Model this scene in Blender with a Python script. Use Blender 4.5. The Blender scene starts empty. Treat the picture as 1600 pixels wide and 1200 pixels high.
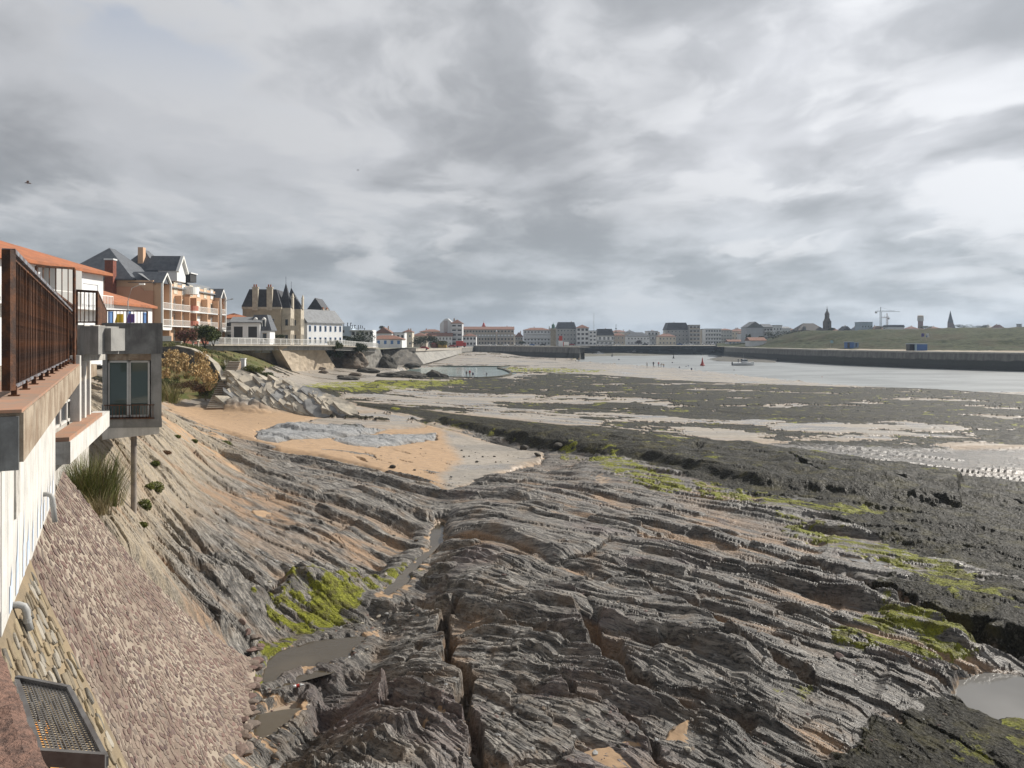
import bpy, bmesh, math, random
import numpy as np
from mathutils import Vector, Matrix
R = math.radians
rnd = random.Random(7)
sc = bpy.context.scene
col = sc.collection

# ------------------------------------------------------------------ camera, sun, sky, exposure
CZ = 10.0            # eye height above the low-tide water (z = 0)
F = 1200.0           # focal length in photo pixels (photo 1600 wide)
HY = 530.0           # horizon row of the photo
cam_d = bpy.data.cameras.new('camera'); cam = bpy.data.objects.new('camera', cam_d); col.objects.link(cam)
cam.location = (0, 0, CZ); cam.rotation_euler = (R(90), 0, 0)
cam_d.sensor_width = 36; cam_d.lens = 27.0; cam_d.shift_y = -(600 - HY) / 1600
cam_d.clip_start = .05; cam_d.clip_end = 20000
sc.camera = cam
SKYOFF = (3.7, 9.1, 0)
SUN_AZ, SUN_EL = 54.0, 36.0     # azimuth to the right of +Y
sd = Vector((math.sin(R(SUN_AZ)) * math.cos(R(SUN_EL)), math.cos(R(SUN_AZ)) * math.cos(R(SUN_EL)), math.sin(R(SUN_EL))))
sun_d = bpy.data.lights.new('sun', 'SUN'); sun = bpy.data.objects.new('sun', sun_d); col.objects.link(sun)
sun_d.energy = 5.0; sun_d.angle = R(.6); sun_d.color = (1, .94, .85)
sun.rotation_euler = sd.to_track_quat('Z', 'Y').to_euler()
sc.view_settings.view_transform = 'Standard'; sc.view_settings.look = 'None'
sc.view_settings.exposure = 0.34; sc.view_settings.gamma = 1.0; sc.view_settings.use_curve_mapping = False

class NT:
    """tiny node-tree writer"""
    def __init__(s, t): s.t = t; t.nodes.clear()
    def n(s, ty, ins=None, **kw):
        nd = s.t.nodes.new(ty)
        for k, v in kw.items(): setattr(nd, k, v)
        if ins:
            for k, v in ins.items():
                if isinstance(v, bpy.types.NodeSocket): s.t.links.new(v, nd.inputs[k])
                else: nd.inputs[k].default_value = v
        return nd
    def val(s, a):
        return a
    def m(s, op, a, b=0.0, c=0.0, clamp=False):
        nd = s.t.nodes.new('ShaderNodeMath'); nd.operation = op; nd.use_clamp = clamp
        for i, v in enumerate((a, b, c)):
            if isinstance(v, bpy.types.NodeSocket): s.t.links.new(v, nd.inputs[i])
            else: nd.inputs[i].default_value = v
        return nd.outputs[0]
    def mix(s, f, a, b, mode='MIX'):
        nd = s.t.nodes.new('ShaderNodeMix'); nd.data_type = 'RGBA'; nd.blend_type = mode
        for i, v in ((0, f), (6, a), (7, b)):
            if isinstance(v, bpy.types.NodeSocket): s.t.links.new(v, nd.inputs[i])
            else: nd.inputs[i].default_value = (tuple(v) + (1,))[:4] if i else v
        return nd.outputs[2]
    def ramp(s, f, lo, hi, a=0.0, b=1.0, smooth=True):
        nd = s.t.nodes.new('ShaderNodeMapRange'); nd.interpolation_type = 'SMOOTHSTEP' if smooth else 'LINEAR'
        for i, v in enumerate((f, lo, hi, a, b)):
            if isinstance(v, bpy.types.NodeSocket): s.t.links.new(v, nd.inputs[i])
            else: nd.inputs[i].default_value = v
        return nd.outputs[0]
    def noise(s, vec, scale, det=5, rough=.55, dist=0.0):
        return s.n('ShaderNodeTexNoise', {'Vector': vec, 'Scale': scale, 'Detail': det, 'Roughness': rough, 'Distortion': dist}).outputs[0]

world = bpy.data.worlds.new('World'); sc.world = world; world.use_nodes = True
w = NT(world.node_tree)
tc = w.n('ShaderNodeTexCoord').outputs['Generated']
sky = w.n('ShaderNodeTexSky', sky_type='NISHITA', sun_disc=False, sun_elevation=R(SUN_EL), sun_rotation=R(SUN_AZ)).outputs[0]
sp = w.n('ShaderNodeSeparateXYZ', {0: tc})
zc = w.m('MAXIMUM', sp.outputs[2], 0.0)
den = w.m('ADD', zc, .14)
cx_ = w.m('DIVIDE', sp.outputs[0], den); cy_ = w.m('DIVIDE', sp.outputs[1], den)
pl = w.n('ShaderNodeCombineXYZ', {0: cx_, 1: cy_, 2: 0.0}).outputs[0]
wq = w.n('ShaderNodeTexNoise', {'Vector': pl, 'Scale': .9, 'Detail': 4.0}).outputs['Color']
wq = w.n('ShaderNodeVectorMath', {0: wq, 1: (.5, .5, .5)}, operation='SUBTRACT').outputs[0]
wq = w.n('ShaderNodeVectorMath', {0: wq, 'Scale': .8}, operation='SCALE').outputs[0]
plw = w.n('ShaderNodeVectorMath', {0: pl, 1: wq}, operation='ADD').outputs[0]
plm = w.n('ShaderNodeMapping', {'Vector': plw, 'Location': SKYOFF, 'Rotation': (0, 0, R(28)), 'Scale': (1.0, .62, 1)}).outputs[0]
nA = w.noise(plm, .75, 3, .5)              # the broad banks of the deck
nB = w.noise(plm, 2.3, 8, .52, .0)        # their billows
lowv = w.n('ShaderNodeMapping', {'Vector': tc, 'Scale': (1, 1, 2.6), 'Location': (.3, 0, .1)}).outputs[0]
nC = w.noise(lowv, 8.0, 9, .55, .1)       # small cumulus seen edge-on above the horizon
lowf = w.ramp(zc, .03, .24, 1, 0)
hz = w.ramp(zc, .0, .10, 1, 0)
lowk = w.m('MAXIMUM', w.m('MULTIPLY', lowf, .62), hz)
up_ = w.m('ADD', w.m('MULTIPLY', nA, .62), w.m('MULTIPLY', nB, .38))
dens = w.m('ADD', w.m('MULTIPLY', up_, w.m('SUBTRACT', 1.0, lowk)), w.m('MULTIPLY', nC, lowk))
thin = w.ramp(dens, .40, .585, 1, 0)        # 1 where the deck is thin and lets the light through
rim = w.m('MULTIPLY', w.ramp(nB, .53, .40, 0, 1), w.ramp(nA, .58, .44, 0, 1))
dotn = w.n('ShaderNodeVectorMath', {0: tc, 1: tuple(sd)}, operation='DOT_PRODUCT').outputs['Value']
glow = w.m('POWER', w.m('MAXIMUM', dotn, 0.0), 3.0)
c_dark = w.mix(lowf, (3.35, 3.5, 3.75), (3.7, 4.05, 4.35))
c_lit = w.mix(lowf, (6.4, 6.55, 6.9), (5.9, 6.3, 6.7))
ccol = w.mix(thin, c_dark, c_lit)
ccol = w.mix(w.m('MULTIPLY', w.m('MULTIPLY', rim, .55), w.m('SUBTRACT', 1.0, hz)), ccol, (7.6, 7.7, 7.9))
gl = w.m('ADD', .84, w.m('MULTIPLY', glow, .75))
ccol = w.mix(1.0, ccol, w.n('ShaderNodeCombineXYZ', {0: gl, 1: gl, 2: gl}).outputs[0], 'MULTIPLY')
gap = w.m('MULTIPLY', w.ramp(dens, .36, .41, 1, 0), w.ramp(zc, .25, .5, 0, .9))
gap = w.m('MULTIPLY', gap, w.ramp(dotn, .45, .75, 1, 0))
skyc = w.mix(1.0, sky, (1.2, 1.2, 1.25), 'MULTIPLY')
fin = w.mix(gap, ccol, skyc)
bgn = w.n('ShaderNodeBackground', {'Color': fin, 'Strength': .078})
w.t.links.new(bgn.outputs[0], w.n('ShaderNodeOutputWorld').inputs[0])

# ------------------------------------------------------------------ helpers
def PZ(px, py, z):
    """point of the world plane z seen at a photo pixel"""
    d = (CZ - z) * F / (py - HY)
    return Vector(((px - 800) * d / F, d, z))
def PD(px, py, d):
    return Vector(((px - 800) * d / F, d, CZ - (py - HY) * d / F))
def tag(o, label=None, cat=None, group=None, kind=None):
    for k, v in (('label', label), ('category', cat), ('group', group), ('kind', kind)):
        if v: o[k] = v
    return o
def empty(name, loc, rz=0.0, label=None, cat=None, group=None):
    o = bpy.data.objects.new(name, None); col.objects.link(o)
    o.location = loc; o.rotation_euler = (0, 0, rz); o.empty_display_size = .3
    return tag(o, label, cat, group)
def link(name, me, parent=None, loc=None, rot=None, scale=None):
    o = bpy.data.objects.new(name, me); col.objects.link(o)
    if parent: o.parent = parent
    if loc is not None: o.location = loc
    if rot is not None: o.rotation_euler = rot
    if scale is not None: o.scale = scale
    return o
def copy_tree(o, loc, rz=0.0, label=None, scale=None):
    def rec(a, par):
        c = a.copy(); col.objects.link(c); c.parent = par
        for ch in list(kids.get(a.name, ())): rec(ch, c)
        return c
    kids = {}
    def walk(a):
        kids[a.name] = list(a.children)
        for ch in a.children: walk(ch)
    walk(o)
    c = rec(o, None); c.location = loc; c.rotation_euler = (0, 0, rz)
    if label: c['label'] = label
    if scale: c.scale = (scale,) * 3
    return c
class MB:
    """collects shapes into ONE mesh; slots are material names"""
    def __init__(s): s.v = []; s.f = []; s.mi = []; s.mats = []
    def slot(s, m):
        if m not in s.mats: s.mats.append(m)
        return s.mats.index(m)
    def add(s, vs, fs, m=None):
        b = len(s.v); s.v += [tuple(q) for q in vs]; k = s.slot(m)
        for f in fs: s.f.append(tuple(b + i for i in f)); s.mi.append(k)
        return s
    def box(s, a, b, m=None):
        (x0, y0, z0), (x1, y1, z1) = a, b
        return s.add([(x0,y0,z0),(x1,y0,z0),(x1,y1,z0),(x0,y1,z0),(x0,y0,z1),(x1,y0,z1),(x1,y1,z1),(x0,y1,z1)],
                     [(0,3,2,1),(4,5,6,7),(0,1,5,4),(1,2,6,5),(2,3,7,6),(3,0,4,7)], m)
    def hexa(s, p, m=None):      # 8 points: bottom ring then top ring
        return s.add(p, [(0,3,2,1),(4,5,6,7),(0,1,5,4),(1,2,6,5),(2,3,7,6),(3,0,4,7)], m)
    def beam(s, a, b, wd, ht=None, m=None, up=(0,0,1)):
        a = Vector(a); b = Vector(b); ht = ht or wd; d = (b - a).normalized(); u = Vector(up)
        if abs(d.dot(u)) > .98: u = Vector((1, 0, 0))
        r = d.cross(u).normalized() * wd / 2; u2 = r.cross(d).normalized() * ht / 2
        ps = [a - r - u2, a + r - u2, a + r + u2, a - r + u2, b - r - u2, b + r - u2, b + r + u2, b - r + u2]
        return s.add(ps, [(0,1,2,3),(7,6,5,4),(0,4,5,1),(1,5,6,2),(2,6,7,3),(3,7,4,0)], m)
    def prism(s, poly, z0, z1, m=None, top_scale=1.0):
        n = len(poly); cx = sum(p[0] for p in poly) / n; cy = sum(p[1] for p in poly) / n
        t = [(cx + (p[0] - cx) * top_scale, cy + (p[1] - cy) * top_scale, z1) for p in poly]
        return s.add([(p[0], p[1], z0) for p in poly] + t,
                     [tuple(range(n - 1, -1, -1)), tuple(range(n, 2 * n))] + [(i, (i + 1) % n, n + (i + 1) % n, n + i) for i in range(n)], m)
    def lathe(s, prof, n=12, m=None, c=(0, 0)):
        b = []; 
        for r, z in prof:
            for i in range(n): b.append((c[0] + r * math.cos(2 * math.pi * i / n), c[1] + r * math.sin(2 * math.pi * i / n), z))
        fs = [(k * n + i, k * n + (i + 1) % n, (k + 1) * n + (i + 1) % n, (k + 1) * n + i) for k in range(len(prof) - 1) for i in range(n)]
        fs += [tuple(range(n - 1, -1, -1)), tuple((len(prof) - 1) * n + i for i in range(n))]
        return s.add(b, fs, m)
    def tube(s, pts, r, n=8, m=None):
        pts = [Vector(p) for p in pts]; vs = []; up = Vector((0, 0, 1))
        for i, p in enumerate(pts):
            d = (pts[min(i + 1, len(pts) - 1)] - pts[max(i - 1, 0)]).normalized()
            a = d.cross(up) if abs(d.dot(up)) < .95 else d.cross(Vector((1, 0, 0)))
            a.normalize(); b = a.cross(d); rr = r[i] if isinstance(r, (list, tuple)) else r
            vs += [p + a * rr * math.cos(2 * math.pi * k / n) + b * rr * math.sin(2 * math.pi * k / n) for k in range(n)]
        fs = [(k * n + i, k * n + (i + 1) % n, (k + 1) * n + (i + 1) % n, (k + 1) * n + i) for k in range(len(pts) - 1) for i in range(n)]
        fs += [tuple(range(n - 1, -1, -1)), tuple((len(pts) - 1) * n + i for i in range(n))]
        return s.add(vs, fs, m)
    def mesh(s, name, smooth=False):
        me = bpy.data.meshes.new(name); me.from_pydata(s.v, [], s.f)
        for m in s.mats:
            if m: me.materials.append(m)
        if any(s.mi): me.polygons.foreach_set('material_index', s.mi)
        if smooth: me.polygons.foreach_set('use_smooth', [True] * len(me.polygons))
        me.validate(); me.update(); return me
    def build(s, name, parent=None, loc=None, smooth=False, **k):
        return link(name, s.mesh(name, smooth), parent, loc, **k)

# numpy gradient noise
def _h(ix, iy, seed):
    h = (ix.astype(np.int64) * 374761393 + iy.astype(np.int64) * 668265263 + seed * 974634777) & 0xFFFFFFFF
    h = ((h ^ (h >> 13)) * 1274126177) & 0xFFFFFFFF
    return ((h ^ (h >> 16)) & 0xFFFFFF) / float(0xFFFFFF)
def pn(x, y, seed=0):
    x = np.asarray(x, float); y = np.asarray(y, float)
    ix = np.floor(x); iy = np.floor(y); fx = x - ix; fy = y - iy
    def g(ax, ay, dx, dy):
        a = _h(ax, ay, seed) * 6.2831853; return np.cos(a) * dx + np.sin(a) * dy
    u = fx * fx * fx * (fx * (fx * 6 - 15) + 10); v = fy * fy * fy * (fy * (fy * 6 - 15) + 10)
    a = g(ix, iy, fx, fy); b = g(ix + 1, iy, fx - 1, fy); c = g(ix, iy + 1, fx, fy - 1); d = g(ix + 1, iy + 1, fx - 1, fy - 1)
    return 1.5 * (a + u * (b - a) + v * (c - a + u * (a - b - c + d)))
def fbm(x, y, seed=0, o=4, g=.5):
    s = 0; a = 1; t = 0
    for i in range(o): s = s + a * pn(x, y, seed + i * 17); t += a; a *= g; x = x * 2.03; y = y * 2.03
    return s / t
def ss(x, a, b):
    t = np.clip((x - a) / (b - a), 0, 1); return t * t * (3 - 2 * t)

# ------------------------------------------------------------------ material library
MATS = {}
def mat(name, colr, rough=.8, noise=.0, scale=3.0, col2=None, bump=0.0, bscale=None, metal=0.0, spec=.3, streak=0.0, island=0.0, trans=0):
    """plain procedural material: two tones mixed by noise, optional bump, optional vertical rain streaks, per-piece tint"""
    if name in MATS: return MATS[name]
    mt = bpy.data.materials.new(name); mt.use_nodes = True; t = NT(mt.node_tree)
    co = t.n('ShaderNodeTexCoord').outputs['Object']
    c2 = col2 or tuple(c * .6 for c in colr)
    nz = t.ramp(t.noise(co, scale, 6, .6), .38, .66)
    c = t.mix(t.m('MULTIPLY', nz, noise if not col2 else 1.0), colr, c2)
    if streak:
        sv = t.n('ShaderNodeMapping', {'Vector': co, 'Scale': (1, 1, .08)}).outputs[0]
        st = t.ramp(t.noise(sv, scale * 3, 5, .65), .48, .7)
        c = t.mix(t.m('MULTIPLY', st, streak), c, tuple(q * .45 for q in colr))
    if island:
        ri = t.n('ShaderNodeObjectInfo').outputs['Random']
        rg = t.n('ShaderNodeNewGeometry').outputs['Random Per Island']
        rr = t.m('FRACT', t.m('ADD', ri, rg))
        k = t.ramp(rr, 0, 1, 1 - island, 1 + island, False)
        c = t.mix(1.0, c, t.n('ShaderNodeCombineXYZ', {0: k, 1: k, 2: k}).outputs[0], 'MULTIPLY')
    b = t.n('ShaderNodeBsdfPrincipled', {'Base Color': c, 'Roughness': rough, 'Metallic': metal, 'Specular IOR Level': spec})
    if bump:
        bn = t.n('ShaderNodeBump', {'Strength': min(1, bump), 'Distance': .02 if bump <= 1 else .02 * bump, 'Height': t.noise(co, bscale or scale * 6, 6, .6)})
        t.t.links.new(bn.outputs[0], b.inputs['Normal'])
    t.t.links.new(b.outputs[0], t.n('ShaderNodeOutputMaterial').inputs[0])
    MATS[name] = mt; return mt
def glass(name='window_glass', colr=(.035, .045, .055)):
    return mat(name, colr, .12, spec=.6)
def water_mat(name, colr, rough, bump, scale, stretch=(1, 1, 1)):
    mt = bpy.data.materials.new(name); mt.use_nodes = True; t = NT(mt.node_tree)
    co = t.n('ShaderNodeTexCoord').outputs['Object']
    mp = t.n('ShaderNodeMapping', {'Vector': co, 'Scale': stretch}).outputs[0]
    h = t.noise(mp, scale, 5, .6, .4)
    bn = t.n('ShaderNodeBump', {'Strength': bump, 'Distance': .05, 'Height': h})
    c = t.mix(t.ramp(t.noise(mp, scale * .07, 4), .4, .6), colr, tuple(q * .7 for q in colr))
    b = t.n('ShaderNodeBsdfPrincipled', {'Base Color': c, 'Roughness': rough, 'IOR': 1.33, 'Specular IOR Level': .5, 'Normal': bn.outputs[0]})
    t.t.links.new(b.outputs[0], t.n('ShaderNodeOutputMaterial').inputs[0]); return mt
# ------------------------------------------------------------------ base relief from control points (photo pixel, height)
CP = [(460,1190,1.7),(600,1100,2.0),(800,1190,2.2),(1000,1100,2.2),(1300,1190,1.8),(1590,1190,1.1),(1590,1085,1.0),(1450,1000,1.6),
 (1200,950,2.0),(1000,900,2.1),(850,850,2.2),(730,860,2.2),(720,790,2.0),(900,745,1.9),(1100,800,1.9),(1300,860,1.6),(1600,960,1.8),
 (1600,850,1.6),(1400,760,1.6),(1200,720,1.6),(1000,695,1.7),(860,680,1.7),(740,655,1.8),(620,632,1.8),
 (600,710,2.0),(640,690,1.7),(720,725,1.5),(830,708,1.15),(780,695,1.2),(350,655,2.6),(300,640,3.0),(480,660,2.5),(490,645,2.2),(560,655,2.1),
 (900,640,.7),(1100,680,.7),(1500,728,.6),(700,615,.8),(1300,640,.5),(1600,690,.4),(1000,600,.35),(1400,605,.25),(1590,620,.3),(1000,578,.6),
 (1200,590,.3),(800,562,1.0),(900,565,.7),(650,562,1.6),
 (685,815,1.3),(630,900,1.1),(560,965,1.0),(450,1050,.75),(400,1120,.9),(400,1190,.9),
 (300,730,4.2),(250,640,6.2),(340,690,3.9),(400,740,3.2),(500,760,2.6),(600,780,2.1),(300,850,3.2),(250,800,4.2),(400,850,2.5),
 (500,900,1.7),(300,930,3.0),(420,960,1.5),(215,830,5.0),(285,930,3.7),(340,975,2.6),(395,985,1.5),(130,760,6.3),(205,775,4.9),(180,700,6.2),
 (250,560,7.6),(300,600,5.0),(320,638,2.85),(345,640,2.9),(380,600,4.8),(340,560,7.6),(300,542,9.0),(420,570,5.5),(430,600,3.4),(380,650,2.6),(300,625,3.6),(368,566,7.1),(350,605,4.7),(250,540,9.2),
 (520,600,2.4),(600,600,1.4),(470,590,2.6),(560,585,2.2),(60,780,7.0),(380,575,6.5),(365,538,8.9)]
_c = np.array([[PZ(a, b, c).x, PZ(a, b, c).y, c] for a, b, c in CP])
def _q(X, Y): return X / np.maximum(Y, 4.) * 3.0, np.log(np.maximum(Y, 4.)) * 1.6
_cu, _cv = _q(_c[:, 0], _c[:, 1])
def _k(r2): return np.sqrt(r2 + .02)
_K = _k((_cu[:, None] - _cu[None]) ** 2 + (_cv[:, None] - _cv[None]) ** 2)
_n = len(_c); _A = np.zeros((_n + 1, _n + 1)); _A[:_n, :_n] = _K + np.eye(_n) * -.01; _A[:_n, _n] = 1; _A[_n, :_n] = 1
_W = np.linalg.solve(_A, np.append(_c[:, 2], 0))
def base_h(X, Y):
    X = np.asarray(X, float); Y = np.asarray(Y, float)
    u, v = _q(X, Y); s = np.full(X.shape, _W[_n])
    for i in range(_n): s = s + _W[i] * _k((u - _cu[i]) ** 2 + (v - _cv[i]) ** 2)
    far = ss(Y, 180, 300)
    s = s * (1 - far) + far * (.8 + 2.0 * ss(Y, 270, 430) * ss(-X / np.maximum(Y, 4), -.03, .03))
    return np.clip(s, .15, 9.6)
def ground(px, py, z0=1.5):
    """point of the beach relief seen at a photo pixel"""
    z = z0
    for _ in range(25):
        p = PZ(px, py, z); z = .5 * z + .5 * float(base_h(p.x, p.y))
    return PZ(px, py, z)
def poly_sd(qx, qy, poly):
    """signed distance in photo pixels, positive inside"""
    poly = np.array(poly, float); n = len(poly); d = np.full(qx.shape, 1e9); ins = np.zeros(qx.shape, bool)
    for i in range(n):
        a = poly[i]; b = poly[(i + 1) % n]; e = b - a
        wx = qx - a[0]; wy = qy - a[1]; t = np.clip((wx * e[0] + wy * e[1]) / (e @ e + 1e-9), 0, 1)
        d = np.minimum(d, (wx - e[0] * t) ** 2 + (wy - e[1] * t) ** 2)
        c = ((a[1] > qy) != (b[1] > qy)) & (qx < (b[0] - a[0]) * (qy - a[1]) / (b[1] - a[1] + 1e-12) + a[0]); ins ^= c
    return np.where(ins, 1, -1) * np.sqrt(d)
def line_d(qx, qy, pts):
    d = np.full(qx.shape, 1e9); side = np.zeros(qx.shape); tt = np.zeros(qx.shape)
    for i in range(len(pts) - 1):
        a = np.array(pts[i], float); b = np.array(pts[i + 1], float); e = b - a
        wx = qx - a[0]; wy = qy - a[1]; t = np.clip((wx * e[0] + wy * e[1]) / (e @ e), 0, 1)
        dd = np.sqrt((wx - e[0] * t) ** 2 + (wy - e[1] * t) ** 2); m = dd < d
        d = np.where(m, dd, d); side = np.where(m, np.sign(e[0] * wy - e[1] * wx), side); tt = np.where(m, (i + t) / (len(pts) - 1), tt)
    return d, side, tt

SAND = [(252,628),(330,634),(420,640),(520,648),(560,640),(610,640),(650,655),(700,668),(760,684),(810,696),(850,700),(845,716),(800,730),(740,750),
        (700,768),(660,748),(620,738),(560,722),(500,708),(440,698),(380,680),(330,664),(280,645)]
SAND_GREY = [(690,664),(760,684),(850,700),(845,716),(800,730),(740,752),(700,768),(690,740),(720,715),(700,690)]
ISLE = [[(400,670),(470,656),(540,644),(600,640),(645,652),(665,664),(610,668),(560,676),(500,680),(430,686),(400,680)],
        [(520,682),(560,676),(600,676),(680,674),(684,682),(640,688),(590,694),(545,690)]]
WEED = [(540,624),(620,632),(700,643),(830,656),(960,670),(1100,690),(1190,700),(1250,706),(1350,716),(1450,733),(1620,752),(1620,905),(1500,880),(1430,868),
        (1350,830),(1290,805),(1200,775),(1120,755),(1060,735),(1000,716),(930,706),(860,700),(800,688),(700,663),(640,645),(560,632)]
SAND_FAR = [(560,604),(640,600),(720,610),(800,618),(900,626),(1000,640),(1130,640),(1300,652),(1450,660),(1620,668),(1620,750),(1450,733),(1350,716),(1250,706),
            (1100,688),(960,668),(830,654),(700,641),(620,630),(520,622)]
SANDBANK = [(380,600),(480,582),(600,548),(740,556),(905,564),(1000,570),(1100,578),(1290,598),(1620,612),(1620,618),(1450,606),(1290,603),(1100,596),(950,586),(870,572),(640,566),(600,590),(560,604),(470,606),(420,612)]
RIVER = [(900,540),(900,563),(960,567),(1060,574),(1180,587),(1290,598),(1400,604),(1500,609),(1700,614),(2600,640),(2600,500),(1700,500),(900,500)]
POOLW = [(640,573),(700,572.4),(790,572.2),(778,577),(800,583),(785,586),(740,588),(700,587),(650,580),(612,577)]
POOLS = {  # outline in photo pixels, water level above the sea
 'gully': ([(452,1012),(505,1003),(560,998),(572,1003),(548,1030),(515,1050),(470,1062),(425,1075),(402,1064),(410,1042),(418,1022)], 1.0),
 'corner': ([(400,1120),(440,1112),(480,1108),(470,1128),(455,1150),(430,1175),(405,1168),(392,1140)], 1.0),
 'brook': ([(672,812),(700,800),(697,840),(672,866),(648,890),(632,918),(606,936),(592,930),(618,905),(646,876),(668,850)], 1.25),
 'right': ([(1480,1075),(1500,1045),(1530,1030),(1600,1046),(1760,1080),(1760,1180),(1600,1136),(1560,1128),(1520,1105)], 1.05),
 'slit': ([(1303,862),(1340,863),(1395,872),(1425,884),(1400,884),(1350,878),(1310,872)], 1.5),
 'pan': ([(1208,770),(1250,769),(1292,778),(1270,784),(1230,779)], 1.65),
 'cup': ([(922,741),(945,740),(962,748),(940,754)], 1.75),
 'dish': ([(950,733),(975,736),(990,741),(965,742)], 1.75)}
ALGAE = [  # polygon, softness px, strength
 ([(392,1030),(400,1000),(440,985),(415,955),(390,925),(440,915),(480,880),(545,878),(565,893),(520,905),(530,918),(600,905),(650,872),(662,880),(622,915),(560,950),(560,975),(500,1000),(450,1012),(415,1045)], 12, 1.0),
 ([(385,1040),(415,1045),(408,1060),(420,1072),(395,1078)], 4, .9), ([(455,1040),(500,1036),(512,1044),(470,1052)], 3, 1.0),
 ([(400,1160),(440,1155),(435,1175),(405,1178)], 5, 1.0),
 ([(790,573),(880,574),(955,578),(930,582),(850,582),(790,580)], 2, .8),
 ([(470,598),(560,594),(720,592),(740,600),(620,608),(520,612),(480,606)], 4, .95),
 ([(905,712),(960,705),(1010,728),(1060,742),(1085,762),(1030,765),(960,740)], 8, 1.0),
 ([(1080,745),(1200,770),(1310,790),(1390,795),(1380,808),(1320,806),(1200,785),(1100,775)], 7, .9),
 ([(1290,790),(1350,788),(1395,800),(1340,804)], 4, 1.2),
 ([(1200,790),(1300,825),(1400,850),(1500,880),(1600,950),(1500,930),(1350,870),(1230,830)], 14, .9),
 ([(1290,980),(1370,940),(1450,955),(1540,990),(1530,1020),(1420,1035),(1320,1010)], 14, .85),
 ([(1180,1080),(1280,1060),(1260,1100),(1190,1110)], 10, .5),
 ([(870,700),(900,692),(905,712),(880,715)], 4, .7), ([(1560,1130),(1620,1130),(1620,1200),(1560,1160)], 8, .8),
 ([(1480,1150),(1540,1150),(1560,1190),(1500,1190)], 8, .5), ([(640,652),(700,660),(760,668),(700,672)],3,.45)]
WEED2 = [([(1360,1130),(1430,1100),(1500,1085),(1560,1120),(1620,1160),(1620,1260),(1180,1260),(1300,1180)], 20, 1.0),
         ([(1350,905),(1450,890),(1620,900),(1620,1010),(1540,985),(1420,935)], 14, .75)]
CRACKS = [  # polyline in photo px, half width m, depth m, scarp (+ raises the far/right side)
 ([(712,925),(690,975),(700,1015),(728,1065),(735,1130),(752,1215)], .13, .6, .2),
 ([(905,950),(950,1005),(1005,1065),(1028,1092),(1110,1112),(1180,1130)], .24, .75, .34),
 ([(1060,930),(1185,1015),(1262,1062),(1352,1118),(1420,1130)], .22, .7, .3),
 ([(1230,868),(1290,888),(1400,930),(1500,972),(1620,1012)], .5, 1.0, .35),
 ([(765,955),(840,985),(900,1008)], .16, .5, .3), ([(1020,995),(1100,1008),(1185,1018)], .14, .4, .25),
 ([(1330,980),(1400,1030),(1490,1070)], .12, .4, .2),
 ([(880,900),(1000,905),(1120,960)], .08, .25, .12), ([(760,880),(860,905),(930,940)], .07, .22, .1),
 ([(620,935),(700,945),(720,930)], .15, .3, .1), ([(1090,700),(1085,712)], .3, .4, 0),
 ([(440,893),(490,905),(540,912),(590,900)], .22, .7, .5), ([(300,880),(370,898),(440,925)], .12, .4, .3), ([(330,860),(400,905)], .1, .3, .25),
 ([(1225,715),(1262,742),(1330,755),(1440,762)], .25, .5, .25), ([(1480,765),(1600,785)], .25, .5, .2), ([(560,985),(640,1000),(660,1020)], .08, .25, .2),
 ([(600,1075),(625,1120),(660,1140)], .14, .4, .3), ([(860,1050),(960,1110),(1040,1180)], .06, .25, .15), ([(1380,1050),(1440,1075),(1500,1095)], .1, .3, .15)]

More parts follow.
